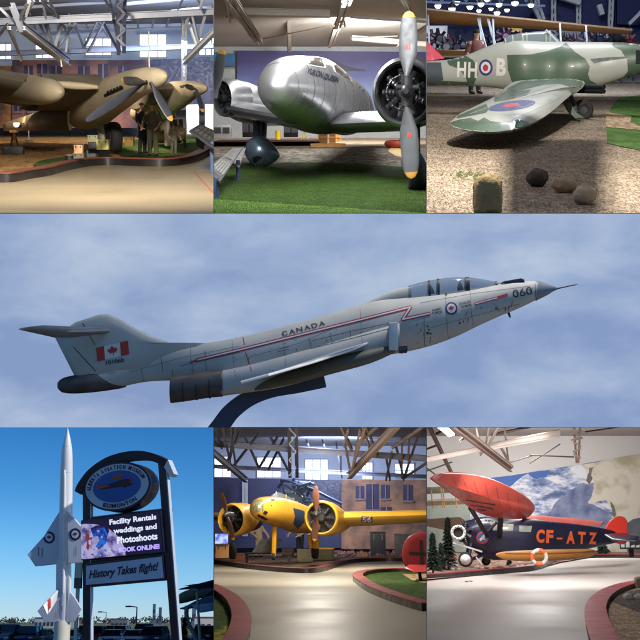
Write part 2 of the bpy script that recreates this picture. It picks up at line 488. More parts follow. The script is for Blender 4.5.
# ------------------------------------------------------------------ final trimming of each stage along planes through the camera at its image borders
def finish():
    bpy.context.view_layer.update()
    dead = []
    for o, c in REG:
        if c is None or o.type != 'MESH': continue
        x0, y0, x1, y1 = c.b
        corners = [ray(x0, y0), ray(x1, y0), ray(x1, y1), ray(x0, y1)]
        mid = ray((x0 + x1) / 2, (y0 + y1) / 2)
        pl = []
        for i in range(4):
            nrm = corners[i].cross(corners[(i + 1) % 4]).normalized()
            if nrm.dot(mid) > 0: nrm = -nrm
            skip = c.open
            if i in skip: continue
            pl.append(nrm)
        M = o.matrix_world; co = [M @ v.co - EYE for v in o.data.vertices]
        hit = [nrm for nrm in pl if any(p.dot(nrm) > 1e-4 for p in co)]
        if not hit: continue
        if any(all(p.dot(nrm) > 0 for p in co) for nrm in hit): dead.append(o); continue
        if o.data.users > 1: o.data = o.data.copy()
        bm = bmesh.new(); bm.from_mesh(o.data); bm.transform(M)
        for nrm in hit:
            bmesh.ops.bisect_plane(bm, geom=bm.verts[:] + bm.edges[:] + bm.faces[:], plane_co=EYE, plane_no=nrm, clear_outer=True, dist=1e-5)
        if not bm.faces: dead.append(o); bm.free(); continue
        bm.transform(M.inverted()); bm.to_mesh(o.data); bm.free()
    for o in dead:
        for ch in kids(o):
            if ch not in dead: # keep a visible sub-part: hang it on the thing itself
                m = ch.matrix_world.copy(); ch.parent = o.parent; ch.matrix_parent_inverse = Matrix(); ch.matrix_basis = (o.parent.matrix_world.inverted() @ m) if o.parent else m
    for o in dead: bpy.data.objects.remove(o)
    again = True
    while again:
        again = False
        par = {x.parent for x in bpy.data.objects if x.parent}
        for o in list(bpy.data.objects):
            if o.type == 'EMPTY' and o not in par: bpy.data.objects.remove(o); again = True
    for o in bpy.data.objects:
        if '_o' in o: del o['_o']
Cell.open = ()

def light_area(name, loc, target, size, power, col=(1, .9, .75), sy=None):
    l = bpy.data.lights.new(name, 'AREA'); l.energy = power; l.color = col; l.size = size
    if sy: l.shape = 'RECTANGLE'; l.size_y = sy
    o = bpy.data.objects.new(name, l); COL.objects.link(o); o.location = loc
    o.rotation_mode = 'QUATERNION'; o.rotation_quaternion = (V(target) - V(loc)).to_track_quat('-Z', 'Y'); return o
def light_spot(name, loc, target, power, col, ang=50, blend=.4, r=.3):
    l = bpy.data.lights.new(name, 'SPOT'); l.energy = power; l.color = col; l.spot_size = radians(ang); l.spot_blend = blend; l.shadow_soft_size = r
    o = bpy.data.objects.new(name, l); COL.objects.link(o); o.location = loc
    o.rotation_mode = 'QUATERNION'; o.rotation_quaternion = (V(target) - V(loc)).to_track_quat('-Z', 'Y'); return o
def light_pt(name, loc, power, col, r=.3):
    l = bpy.data.lights.new(name, 'POINT'); l.energy = power; l.color = col; l.shadow_soft_size = r
    o = bpy.data.objects.new(name, l); COL.objects.link(o); o.location = loc; return o
# ------------------------------------------------------------------ daylight
SUN_EL, SUN_AZ = 30.0, 112.0          # azimuth from the view direction towards the right
w = bpy.data.worlds.new('World'); scene.world = w; w.use_nodes = True
nt = w.node_tree; bg = nt.nodes['Background']; sk = nt.nodes.new('ShaderNodeTexSky')
sk.sky_type = 'NISHITA'; sk.sun_disc = False; sk.sun_elevation = radians(SUN_EL); sk.sun_rotation = radians(SUN_AZ)
sk.air_density = 1.0; sk.dust_density = 0.0; sk.ozone_density = 2.0; sk.altitude = 600
hs = nt.nodes.new('ShaderNodeHueSaturation'); hs.inputs['Saturation'].default_value = 1.25; hs.inputs['Value'].default_value = 1.0
nt.links.new(sk.outputs[0], hs.inputs['Color']); tm = nt.nodes.new('ShaderNodeMix'); tm.data_type = 'RGBA'; tm.blend_type = 'MULTIPLY'; tm.inputs['Factor'].default_value = 1; 
wtc = nt.nodes.new('ShaderNodeTexCoord'); wsx = nt.nodes.new('ShaderNodeSeparateXYZ'); wr = nt.nodes.new('ShaderNodeValToRGB'); nt.links.new(wtc.outputs['Generated'], wsx.inputs[0]); nt.links.new(wsx.outputs[2], wr.inputs[0])
we = wr.color_ramp.elements; we[0].position = 0.0; we[0].color = (.36, .56, 1.1, 1); we[1].position = .5; we[1].color = (1.0, 1.15, 1.3, 1)
for p_, c_ in ((.05, (.24, .48, .86)), (.10, (.15, .38, .68)), (.17, (.10, .32, .56)), (.3, (.25, .5, .75))): x_ = we.new(p_); x_.color = (*c_, 1)
nt.links.new(wr.outputs[0], tm.inputs['B'])
nt.links.new(hs.outputs[0], tm.inputs['A']); nt.links.new(tm.outputs['Result'], bg.inputs[0]); bg.inputs[1].default_value = 0.15
sl = bpy.data.lights.new('sun', 'SUN'); sl.energy = 3.6; sl.angle = radians(0.5); sl.color = (1, .95, .87)
so = bpy.data.objects.new('sun', sl); COL.objects.link(so)
az = radians(SUN_AZ); el = radians(SUN_EL)
sd = V((sin(az) * cos(el), cos(az) * cos(el), sin(el)))
so.rotation_mode = 'QUATERNION'; so.rotation_quaternion = (-sd).to_track_quat('-Z', 'Y'); so.location = sd * 60
scene.view_settings.view_transform = 'Standard'; scene.view_settings.look = 'None'; scene.view_settings.exposure = 0; scene.view_settings.gamma = 1
scene.render.resolution_x = scene.render.resolution_y = 1024
scene.render.engine = 'CYCLES'
scene.cycles.max_bounces = 6; scene.cycles.diffuse_bounces = 3; scene.cycles.glossy_bounces = 3; scene.cycles.transparent_max_bounces = 8
scene.cycles.sample_clamp_indirect = 3.0

# the stages
O = 14
TL = Cell(-O, -O, 213.7, 213.3, 104, 32); TL.open = (0, 3)
TM = Cell(213.7, -O, 426.4, 213.3, 108, 32); TM.open = (0,)
TR = Cell(426.4, -O, 640 + O, 213.3, 25, 32); TR.open = (0, 1)
MC = Cell(-O, 213.3, 640 + O, 427.3, 622, 32); MC.open = (1, 3)
BL = Cell(-O, 427.3, 213.7, 640 + O, HORIZON, 32); BL.open = (2, 3)
BM = Cell(213.7, 427.3, 426.6, 640 + O, 522, 32); BM.open = (2,)
BR = Cell(426.6, 427.3, 640 + O, 640 + O, 520, 32); BR.open = (1, 2)
for c in (TL, TM, TR): c.h = 32 * (213.3 - {TL: 104, TM: 108, TR: 25}[c]) / FPX

# ------------------------------------------------------------------ open ground, parking lot and far skyline
cell_on(None)
g = MB(gravel('dry_grass', srgb(120, 116, 84), srgb(92, 96, 62), 1.2, .3)); N = 12
xs = [-2600, -900, -300, -90, -30, 0, 30, 90, 300, 900, 2600]; ys = [-60, 0, 30, 60, 100, 160, 300, 600, 1500, 4500]
for i in range(len(xs) - 1):
    for j in range(len(ys) - 1): g.quad((xs[i], ys[j], 0), (xs[i + 1], ys[j], 0), (xs[i + 1], ys[j + 1], 0), (xs[i], ys[j + 1], 0))
structure(g.build('ground'))
asphalt = mat('asphalt', (.055, .055, .058), .9, 0, .25, .3, .3, 8)
g = MB(asphalt); g.quad((-90, 20, .004), (60, 20, .004), (60, 195, .004), (-90, 195, .004)); structure(g.build('parking_lot'))
g = MB(mat('line_paint', (.7, .7, .68), .7))
for k in range(34):
    x = -48 + k * 2.75
    for y0, y1 in ((104, 109.5), (123, 128.5)): g.quad((x, y0, .009), (x + .12, y0, .009), (x + .12, y1, .009), (x, y1, .009))
structure(g.build('parking_bay_lines'))
# ------------------------------------------------------------------ partitions between the stages
def sheet(x0, y0, x1, y1, d0, d1, t=.008):
    "thin partition along the sight lines from (x0,y0) to (x1,y1)"
    a, b = ray(x0, y0), ray(x1, y1); n = a.cross(b).normalized() * t
    mb = MB(mat('partition_paint', (.12, .12, .125), .95, var=.03))
    mb.rings([[EYE + a * d0 + n, EYE + b * d0 + n, EYE + b * d0 - n, EYE + a * d0 - n], [EYE + a * d1 + n, EYE + b * d1 + n, EYE + b * d1 - n, EYE + a * d1 - n]])
    structure(mb.build('wall', smooth=False))
E_ = O + .5
sheet(-E_, -400, -E_, 213.2, 32, 125); sheet(213.7, -400, 213.7, 213.2, 32, 125); sheet(426.4, -400, 426.4, 213.2, 32, 150); sheet(640 + E_, -400, 640 + E_, 213.2, 29.5, 150)
sheet(-E_, 213.3, 640 + E_, 213.3, 32, 150)
sheet(213.7, 427.4, 213.7, 640 + E_, 32, 155); sheet(426.6, 427.4, 426.6, 640 + E_, 32, 155); sheet(640 + E_, 427.4, 640 + E_, 640 + E_, 32, 155)
sheet(213.7, 427.3, 640 + E_, 427.3, 32, 155)

# shared indoor helpers
def floorpoly(mb, c, pts, z=0.0): return mb.poly([c.fl(x, y, z) for x, y in pts])
def room(c, Y, wallm, floorm, ceilm, yceil, back=True, zf=None):
    "floor, ceiling and end wall; yceil: photo row where the end wall meets the ceiling"
    x0, y0, x1, y1 = c.b
    W0 = min(c.wl(x0 - 6, 100, Y).x, c.wl(x0 - 6, 100, 26).x); W1 = max(c.wl(x1 + 6, 100, Y).x, c.wl(x1 + 6, 100, 26).x)
    z = c.wl(320, yceil, Y); zc = (z - EYE).dot(c.U) + c.h
    Yn = 26
    mb = MB(floorm); mb.quad(c.L(W0, Yn, 0), c.L(W1, Yn, 0), c.L(W1, Y + .5, 0), c.L(W0, Y + .5, 0)); structure(mb.build('floor', smooth=False))
    zn = c.h + zf if zf else zc
    mb = MB(ceilm); mb.quad(c.L(W0, Yn, zn), c.L(W1, Yn, zn), c.L(W1, Y + .5, zc), c.L(W0, Y + .5, zc)); structure(mb.build('ceiling', smooth=False))
    if back:
        mb = MB(wallm); mb.poly([c.L(W0, Y, -.5), c.L(W1, Y, -.5), c.L(W1, Y, zc + .5), c.L(W0, Y, zc + .5)], c.G * .3); structure(mb.build('wall', smooth=False))
    return zc
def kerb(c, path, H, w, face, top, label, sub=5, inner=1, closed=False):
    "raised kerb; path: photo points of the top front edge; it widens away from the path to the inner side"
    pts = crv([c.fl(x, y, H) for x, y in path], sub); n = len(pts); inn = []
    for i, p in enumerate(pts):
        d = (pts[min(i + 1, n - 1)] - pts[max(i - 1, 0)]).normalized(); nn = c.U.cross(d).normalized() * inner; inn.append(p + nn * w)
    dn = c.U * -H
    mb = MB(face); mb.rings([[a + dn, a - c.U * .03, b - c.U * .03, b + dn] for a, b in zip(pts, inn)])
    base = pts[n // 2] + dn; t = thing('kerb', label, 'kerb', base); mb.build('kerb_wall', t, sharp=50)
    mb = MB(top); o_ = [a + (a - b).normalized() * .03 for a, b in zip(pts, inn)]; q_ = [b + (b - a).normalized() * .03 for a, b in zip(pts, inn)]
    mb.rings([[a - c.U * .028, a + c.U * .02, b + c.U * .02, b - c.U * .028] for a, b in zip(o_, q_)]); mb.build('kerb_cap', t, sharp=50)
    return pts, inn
def truss(c, label, m, chords, braces, w=.35, wb=.2, name='roof_truss', cat='roof truss', group=None):
    "members given as (x, y, depth, x, y, depth)"
    q = chords[0]; t = thing(name, label, cat, c.at(*q[:3]), group)
    for k, lst, ww in (('chord', chords, w), ('brace', braces, wb)):
        for s in lst:
            mb = MB(m); s_ = (s[6] if len(s) > 6 else ww) * .28 + .05; mb.angle(c.at(*s[:3]), c.at(*s[3:6]), s_); mb.build(k, t, smooth=False)
    return t
def blade(c, hub, tip, w, tw, m, tipm, t, axis, tiplen=.12, name='blade'):
    "propeller blade from hub to tip, w wide, twisted by tw"
    d = tip - hub; L = d.length; d.normalize(); s = d.cross(axis).normalized(); rs = []
    prof = [(0.0, .28, .30), (.08, .32, .28), (.2, .62, .2), (.38, 1.0, .13), (.6, 1.0, .09), (.8, .9, .07), (.92, .72, .055), (.98, .42, .045), (1.0, .12, .03)]
    def ring(f, ww, th):
        a = tw * (1 - f); sx = s * cos(a) + axis * sin(a); sy = axis * cos(a) - s * sin(a); p = hub + d * L * f
        return [p + sx * w / 2 * ww * cos(k * pi / 8) + sy * w / 2 * th * 1.6 * sin(k * pi / 8) for k in range(16)]
    def at_(f):
        for (a, b, c_), (a2, b2, c2) in zip(prof, prof[1:]):
            if a <= f <= a2: k = (f - a) / (a2 - a); return ring(f, b + (b2 - b) * k, c_ + (c2 - c_) * k)
    fs = [0, .04, .08, .14, .2, .29, .38, .5, .6, .7, .8]; fs = [f for f in fs if f < 1 - tiplen] + [1 - tiplen]
    mb = MB(m); mb.rings([at_(f) for f in fs]); o = mb.build(name, t)
    mb = MB(tipm); mb.rings([at_(f) for f in sorted(set([1 - tiplen + .0005, .96, .98, .992, 1.0]))]); mb.build('blade_tip', o); return o
def radial_engine(c, cen, X, Yv, ax, r, t, cowl_m, depth, dark, n=9, steel=None):
    "cowl with an open front, crankcase and a ring of finned cylinders; ax points out of the front"
    mb = MB(cowl_m); st_o = [(cen - ax * depth, X * .82, Yv * .82), (cen - ax * depth * .6, X * 1.0, Yv * 1.0), (cen - ax * depth * .2, X * 1.04, Yv * 1.04), (cen, X * .97, Yv * .97), (cen + ax * depth * .04, X * .92, Yv * .92), (cen, X * .87, Yv * .87), (cen - ax * depth * .15, X * .85, Yv * .85), (cen - ax * depth * .5, X * .85, Yv * .85)]
    mb.loft(st_o, 40, cap0=False, cap1=False); o = mb.build('cowling', t)
    mb = MB(dark); mb.disc(cen - ax * depth * .42, X * .85, Yv * .85, 32); mb.build('firewall', t)
    mb = MB(steel or dark); mb.loft([(cen - ax * depth * .35, X * .3, Yv * .3), (cen - ax * depth * .05, X * .26, Yv * .26), (cen + ax * depth * .06, X * .16, Yv * .16)], 20); mb.build('crankcase', t)
    for k in range(n):
        a = 2 * pi * (k + .5) / n; d = X * cos(a) + Yv * sin(a); q = (X * -sin(a) + Yv * cos(a)).normalized() * r * .13; mb = MB(dark if steel is None else steel)
        rs = []
        for j in range(9): rs.append((cen - ax * depth * .2 + d * (.28 + .055 * j), q * (1.0 if j % 2 else .8), ax * r * (.13 if j % 2 else .1)))
        mb.loft(rs, 10); mb.build('cylinder', t)
    return o

def fill_strip(c, px, row, d0, d1, w, power, col):
    "long unseen area light added just under the roof line, shining straight down"
    a, b = c.at(px, row, d0), c.at(px, row, d1); y = (b - a).normalized(); x = c.R.copy(); x = (x - y * x.dot(y)).normalized(); z = x.cross(y)
    l = bpy.data.lights.new('fill_strip_light', 'AREA'); l.shape = 'RECTANGLE'; l.size = w; l.size_y = (b - a).length; l.energy = power; l.color = col
    o = bpy.data.objects.new('fill_strip_light', l); COL.objects.link(o); m = Matrix((x, y, z)).transposed().to_4x4(); m.translation = (a + b) / 2; o.matrix_world = m; return o
# ------------------------------------------------------------------ middle stage: the jet on its pylon under a cloudy sky
cell_on(None)
def cloudy():
    m = bpy.data.materials.new('cloudy_sky'); m.use_nodes = True; n = m.node_tree.nodes; l = m.node_tree.links
    n.remove(n['Principled BSDF']); tc = n.new('ShaderNodeTexCoord'); mp = n.new('ShaderNodeMapping'); mp.inputs['Scale'].default_value = (.55, 1, 1.2)
    mp.inputs['Rotation'].default_value = (0, radians(7), 0)
    l.new(tc.outputs['Object'], mp.inputs['Vector'])
    a = n.new('ShaderNodeTexNoise'); a.inputs['Scale'].default_value = .11; a.inputs['Detail'].default_value = 7; a.inputs['Roughness'].default_value = .55; a.inputs['Distortion'].default_value = .25
    b = n.new('ShaderNodeTexNoise'); b.inputs['Scale'].default_value = .025; b.inputs['Detail'].default_value = 2
    l.new(mp.outputs[0], a.inputs['Vector']); l.new(mp.outputs[0], b.inputs['Vector'])
    ad = n.new('ShaderNodeMath'); ad.operation = 'ADD'; l.new(a.outputs['Fac'], ad.inputs[0]); l.new(b.outputs['Fac'], ad.inputs[1])
    cr = n.new('ShaderNodeValToRGB'); e = cr.color_ramp.elements
    e[0].position = .40; e[0].color = (*srgb(134, 156, 197), 1); e[1].position = .62; e[1].color = (*srgb(180, 196, 219), 1)
    k = cr.color_ramp.elements.new(.50); k.color = (*srgb(154, 174, 208), 1)
    hf = n.new('ShaderNodeMath'); hf.operation = 'MULTIPLY'; hf.inputs[1].default_value = .5; l.new(ad.outputs[0], hf.inputs[0]); l.new(hf.outputs[0], cr.inputs['Fac'])
    em = n.new('ShaderNodeEmission'); l.new(cr.outputs['Color'], em.inputs['Color']); l.new(em.outputs[0], n['Material Output'].inputs[0]); return m
q = MB(cloudy()); D = 170; nx = 24
for i in range(nx):
    a, b = -80 + i * 800 / nx, -80 + (i + 1) * 800 / nx
    q.quad(MC.at(a, 427.3, D), MC.at(b, 427.3, D), MC.at(b, 213.3, D), MC.at(a, 213.3, D))
structure(q.build('sky', smooth=False))
cell_on(MC)
D = 31.0; C = MC  # jet shrunk about the camera to this nearer depth, offsets below included
AX = (C.at(548, 290, D) - C.at(66, 385, D)).normalized()
SIDE = FWD; JUP = AX.cross(SIDE).normalized()
if JUP.dot(UPV) < 0: JUP = -JUP
jgrey = mat('jet_grey', srgb(184, 185, 181), .6, .0, .15, 1.1, .05, 2.0, spec=.4, detail=7)
jdark = mat('jet_dark_metal', srgb(104, 98, 96), .5, .4, .4, 1.6, detail=7)
jblack = mat('jet_black', srgb(38, 42, 58), .5)
jred = mat('jet_red', srgb(176, 52, 50), .5); jwhite = mat('jet_white', srgb(214, 216, 218), .5)
jnavy = mat('jet_navy', srgb(44, 62, 108), .5)
olive = mat('jet_belly', srgb(96, 96, 84), .6, .1, .2, 1.0)
jet = thing('mounted_jet', 'grey twin-engine jet fighter with Canadian flag on its fin, climbing on a curved pylon', 'jet', C.at(322, 382, D))
st = [(553, 286.2, 291, D), (547, 284.3, 294.5, D), (538, 281.5, 299, D), (528, 281.4, 304, D), (515, 282, 310, D), (500, 284, 316, D), (480, 287, 325, D), (455, 291, 337, D), (430, 294, 346, D), (405, 297, 352, D),
      (375, 301, 357, D), (340, 311, 362, D), (300, 322, 371, D), (260, 332.5, 379, D), (225, 340, 381, D, .8), (195, 344.5, 381, D, .62), (170, 347, 380.5, D, .45), (145, 352, 382, D, .36), (120, 361, 387, D, .45), (95, 371, 391.5, D, .7), (75, 375.5, 393, D), (64, 378.5, 392, D), (59, 382, 388.5, D)]
mb = MB(jgrey); mb.loft(body(C, st, .85), 64, sub=5); fus = mb.build('fuselage', jet, sharp=50)
mb = MB(mat('radome', srgb(122, 130, 142), .5)); mb.loft(body(C, [(557.5, 287.4, 289.6, D), (553, 285.7, 291.6, D), (547, 283.7, 295.3, D), (538, 280.9, 299.8, D), (536, 280.8, 301, D)], .87), 32, sub=4); mb.build('nose_cone', jet)
mb = MB(jblack); mb.tube([C.at(556, 288.6, D), C.at(576, 284.6, D)], .024, 8, .014); mb.tube([C.at(576, 284.6, D), C.at(578, 284.2, D)], .009); mb.build('pitot_probe', jet)
# tail cone metal
mb = MB(jdark); mb.loft(body(C, [(126, 376, 387, D, .3), (118, 373, 389, D, .5), (95, 371, 392.2, D, .8), (75, 374.9, 393.6, D), (63, 378, 392.6, D), (58, 382, 388.6, D)], .9), 28, sub=4); mb.build('tail_cone', jet)
# engine nacelle on the near side
nac = [(399, 323, 351, D - .708), (385, 327, 355, D - .741), (360, 334, 364, D - .775), (320, 346, 377, D - .775), (280, 357, 387.5, D - .741), (245, 366, 393, D - .708), (222, 370.5, 396, D - .674)]
mb = MB(jgrey); mb.loft(body(C, nac, .95), 32, sub=4, pw=.85); nacelle = mb.build('engine_nacelle', jet)
mb = MB(jdark); noz = body(C, [(223, 370, 396.6, D - .674), (205, 371.5, 398, D - .674), (188, 374, 401, D - .674), (171, 376.5, 403.2, D - .674)], .95)
mb.loft(noz, 28, cap0=False, cap1=False); inner = [(c, a * .86, b * .86) for c, a, b in noz]; mb.loft(inner[::-1], 28, cap0=False, cap1=False)
mb.loft([noz[-1], inner[-1]], 28, cap0=False, cap1=False)
noz_o = mb.build('exhaust_nozzle', jet)
mb = MB(jblack)
for s in (.25, .5, .75):
    c, a, b = [noz[0][j].lerp(noz[3][j], s) for j in range(3)]; mb.loft([(c - AX * .02, a * 1.015, b * 1.015), (c + AX * .02, a * 1.015, b * 1.015)], 28, cap0=False, cap1=False)
mb.build('nozzle_seam', noz_o)
# far-side nacelle mirrors it
nac2 = [(x, a, b, 2 * D - d) for x, a, b, d in nac] + [(188, 374, 401, D + .674), (171, 376.5, 403.2, D + .674)]
mb = MB(jgrey); mb.loft(body(C, nac2, .95), 24, sub=3); mb.build('engine_nacelle', jet)
# intake lip and splitter
mb = MB(jwhite); mb.poly([C.at(389.5, 323, D - 1.281), C.at(397.8, 322, D - 1.281), C.at(398.2, 350, D - 1.281), C.at(389, 350.5, D - 1.281)], FWD * .371); mb.build('intake_lip', jet, bevel=.03)
mb = MB(jblack)
mb.box(C.frame(C.at(401.5, 352, D - .944)), .11,.34,.11); mb.box(C.frame(C.at(405, 351.6, D - .944)), .11,.34,.11); mb.build('gun_port', jet)
# fin and tailplane
mb = MB(jgrey)
fin = [(54.5, 336.5), (75, 322.5), (98, 315), (107, 314.2), (120, 319), (137, 329), (152, 336.5), (170, 342.5), (190, 345), (205, 343), (205, 362), (130, 372), (80, 380), (74, 375)]
P = [C.at(x, y, D) for x, y in fin]; slab(mb, P, FWD, .16, inset=.1); fin_o = mb.build('tail_fin', jet, sharp=60)
mb = MB(jblack); decal(mb, bvh([fin_o]), [[(94.6, 345), (95.3, 344.7), (83, 323), (82.2, 323.3)]], .01); 
decal(mb, bvh([fin_o]), [[(73, 347), (73.6, 346.6), (96, 371), (95.3, 371.4)]], .01); mb.build('rudder_seam', fin_o)
mb = MB(jdark)
mb = MB(mat('tailplane_grey', srgb(136, 141, 146), .6))
slab(mb, [C.at(18, 329, D - 2.292), C.at(29, 327.3, D - 2.157), C.at(41, 326, D - 1.887), C.at(75, 327.6, D - .876), C.at(114, 329.4, D - .067), C.at(112, 331.6, D - .067), C.at(72, 337, D - .404), C.at(54, 337, D - 1.078)], JUP, .04); mb.build('tailplane', jet)
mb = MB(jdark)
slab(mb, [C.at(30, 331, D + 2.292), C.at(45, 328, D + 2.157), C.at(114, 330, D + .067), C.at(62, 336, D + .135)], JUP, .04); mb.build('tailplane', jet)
# wings
mb = MB(jgrey)
airfoil(mb, (C.at(388, 336, D - .607), C.at(262, 377, D - .607)), (C.at(268, 375.5, D - 3.370), C.at(238, 383.5, D - 3.370)), JUP, .05)
wing = mb.build('wing', jet)
mb = MB(jgrey); airfoil(mb, (C.at(388, 340, D + .607), C.at(262, 379, D + .607)), (C.at(300, 366, D + 3.370), C.at(262, 377, D + 3.370)), JUP, .05); mb.build('wing', jet)
mb = MB(jwhite); mb.tube([C.at(x, y, d) for x, y, d in ((388, 335.6, D - .627), (350, 350.2, D - 1.483), (310, 363, D - 2.426), (268, 375.2, D - 3.383), (241, 382.4, D - 3.383))], .037, 8); mb.build('leading_edge', wing)
mb = MB(olive)
mb.loft(body(C, [(395, 344, 352.5, D - .876), (370, 348, 363.5, D - 1.011), (330, 358, 374.5, D - 1.146), (300, 367, 382.5, D - 1.078), (270, 377, 388.5, D - .944), (252, 384, 391, D - .809)], 1.5), 24, sub=3); mb.build('undercarriage_bay', jet)
# canopy
cg = mat('canopy_glass', srgb(140, 152, 170), .12, .25, .1, coat=.6); 
mb = MB(glass('canopy_clear', (.72, .78, .86), .62))
top = [(503, 283.5), (495, 281.6), (482, 279.2), (468, 277.4), (450, 277.6), (435, 279.6), (420, 282.6), (408, 286)]
bot = {503: 286.5, 495: 287, 482: 289.5, 468: 291.5, 450: 294.5, 435: 297, 420: 299, 408: 301}
mb.loft(body(C, [(x, y, bot[x] + 6, D) for x, y in top], .75), 28, sub=4); can = mb.build('canopy', jet)
mb = MB(jgrey); mb.loft(body(C, [(411, 285.4, 306, D), (398, 288.5, 306, D), (383, 294.5, 306, D), (370, 300.6, 308, D), (362, 303.5, 310, D)], .7), 28, sub=4); mb.build('dorsal_fairing', jet)
for x, yt, yb in ((468, 277.1, 291), (466, 277.2, 291.5), (438, 278.8, 296), (429, 280.5, 297.5), (496, 281.4, 287)):
    mb = MB(jblack); s_ = body(C, [(x - .9, yt, yb + 6, D), (x + .9, yt - .3, yb + 6, D)], .77); mb.loft(s_, 28, cap0=False, cap1=False)
    mb.loft([(c, a * .93, b * .93) for c, a, b in s_], 28, cap0=False, cap1=False); mb.build('canopy_frame', can)
for x, y in ((461, 286), (432, 290)):
    mb = MB(jblack); mb.loft(body(C, [(x - 3.6, y + 1, y + 9, D), (x - 1.5, y - 5, y + 9, D), (x + 1.2, y - 1, y + 9, D), (x + 3, y + 4, y + 9, D)], .45), 12, sub=2); mb.build('ejection_seat', can)
mb = MB(jblack)
mb.poly([C.at(501, 283.2, D - .121), C.at(505, 281, D - .121), C.at(521, 278.2, D - .121), C.at(524, 279.2, D - .121), C.at(525, 282.2, D - .121)], FWD * .243); mb.build('nose_scoop', jet, bevel=.02)
for x, y, x2, y2 in ((507, 312, 510, 317.5), (457, 331, 455.5, 334.5), (438, 339, 438, 342)):
    mb = MB(jblack); mb.poly([C.at(x, y, D - .020), C.at(x2 - .6, y2, D - .020), C.at(x2 + 1, y2, D - .020), C.at(x + 2.6, y - .5, D - .020)], FWD * .040); mb.build('antenna', jet)
bv = bvh([fus, nacelle, fin_o, can, wing]); bvf = bvh([fus, nacelle])
def band(mb, pts, w, off=.02, bvx=None):
    for a, b in zip(pts, pts[1:]):
        dx, dy = b[0] - a[0], b[1] - a[1]; L = sqrt(dx * dx + dy * dy); nx_, ny_ = -dy / L * w / 2, dx / L * w / 2; ex, ey = dx / L * w / 2, dy / L * w / 2
        decal(mb, bvx or bvf, [[(a[0] + nx_ - ex * .5, a[1] + ny_ - ey * .5), (b[0] + nx_ + ex * .5, b[1] + ny_ + ey * .5), (b[0] - nx_ + ex * .5, b[1] - ny_ + ey * .5), (a[0] - nx_ - ex * .5, a[1] - ny_ - ey * .5)]], off, 3.0)
path = [(198, 359.8), (250, 347.4), (303, 334.2), (356, 321), (410.5, 307.2), (402.5, 319.4), (429.5, 313.6)]
mb = MB(jred); band(mb, path, 3.5, .016); band(mb, [(475.5, 303.8), (499, 297.3), (507, 294.6)], 2.6, .016); decal(mb, bvf, [[(187, 363), (200, 357.8), (200, 361)]], .016); mb.build('stripe', jet)
mb = MB(jwhite); band(mb, path, 1.3, .03); band(mb, [(475.5, 303.8), (497, 297.9)], 1.0, .03); mb.build('stripe', jet)
mb = MB(mat('stencil_dark', srgb(44, 48, 58), .55))
text_decal(mb, bvf, 'CANADA', 303.5, 328.6, 44.5, 4.4, 15, .01, .03, spacing=1.25)
text_decal(mb, bvf, '060', 522.3, 292.2, 19.5, 7.8, 11, .0, .03)
text_decal(mb, bvf, 'ARMED', 436.6, 309.6, 10, 2.3, 13, .015, .03); text_decal(mb, bvf, 'FORCES', 437.5, 312.9, 10.5, 2.3, 13, .015, .03)
text_decal(mb, bvf, 'FORCES', 465, 302.8, 11, 2.3, 13, .015, .03); text_decal(mb, bvf, u'ARM\u00c9ES', 466, 306, 11, 2.4, 13, .015, .03)
text_decal(mb, bvh([fin_o]), '101060', 115, 361.3, 18, 4.2, 9, .02, .03)
mb.build('lettering', jet)
mb = MB(jnavy); decal(mb, bvf, [circ(451.3, 308.4, 6.1, 6.3)], .02); r_o = mb.build('roundel', jet)
mb = MB(jwhite); decal(mb, bvf, [circ(451.3, 308.4, 4.4, 4.6)], .032); mb.build('roundel_ring', r_o)
mb = MB(jred); decal(mb, bvf, [leaf(451.3, 308.4, 3.0, 12)], .044); mb.build('maple_leaf', r_o)
bfin = bvh([fin_o])
def fq(x0, x1):
    def e(x, k): return (x, (347.6 if k == 0 else 361.2) - (x - 97) * .225)
    return [e(x0, 0), e(x1, 0), (x1 + 1.2, e(x1, 1)[1]), (x0 + 1.2, e(x0, 1)[1])]
mb = MB(jwhite); decal(mb, bfin, [fq(96.3, 128)], .03); fl = mb.build('flag', jet)
mb = MB(jred); decal(mb, bfin, [fq(96.3, 104), fq(120, 128)], .045); decal(mb, bfin, [leaf(112.8, 351, 5.4, 12)], .045); mb.build('flag_emblem', fl)
# panel lines, louvres, small hatches
mb = MB(mat('seam_dark', srgb(62, 66, 70), .6))
for pts in ([(309, 338), (311.5, 349)], [(311, 341), (330, 336.5), (350, 331.5), (388, 323.6)], [(311.5, 348.6), (340, 341.5), (388, 329)], [(388, 322), (388.8, 330)],
            [(330, 333), (332, 341)], [(350, 331.2), (351, 339)], [(277, 349.5), (289, 346.7)], [(277, 352), (289, 349)], [(424, 318), (424.6, 346)], [(497, 306), (499, 312)], [(535, 281), (535.6, 302)],
            [(205, 351), (206.5, 372)], [(160, 351), (163, 372)], [(222, 371), (222.5, 396)], [(180, 366), (240, 352)]): band(mb, pts, .45, .014)
for x, y, r in ((427.6, 326.3, .9), (429, 329.6, .9), (427.5, 333, 1.3), (430.5, 333.6, 1.1), (424, 334.5, .7), (459.6, 323, 1.0), (463.4, 321.3, .7), (496, 308.4, 1.0), (446, 294.6, 1.2), (481, 307.8, .7)): decal(mb, bvf, [circ(x, y, r, r, 10)], .02)
for xs_, st_ in ((470, 0), (445, 0), (360, 0), (283, 0), (232, 0), (190, 0), (140, 0)):
    k_ = [s_ for s_ in st if s_[0] <= xs_][0]; yt_, yb_ = k_[1] + (xs_ - k_[0]) * -.25, k_[2] + (xs_ - k_[0]) * -.22; band(mb, [(xs_, yt_ + 2), (xs_ + 1.2, (yt_ + yb_) / 2), (xs_ + 3.6, yb_ - 2)], .28, .012)
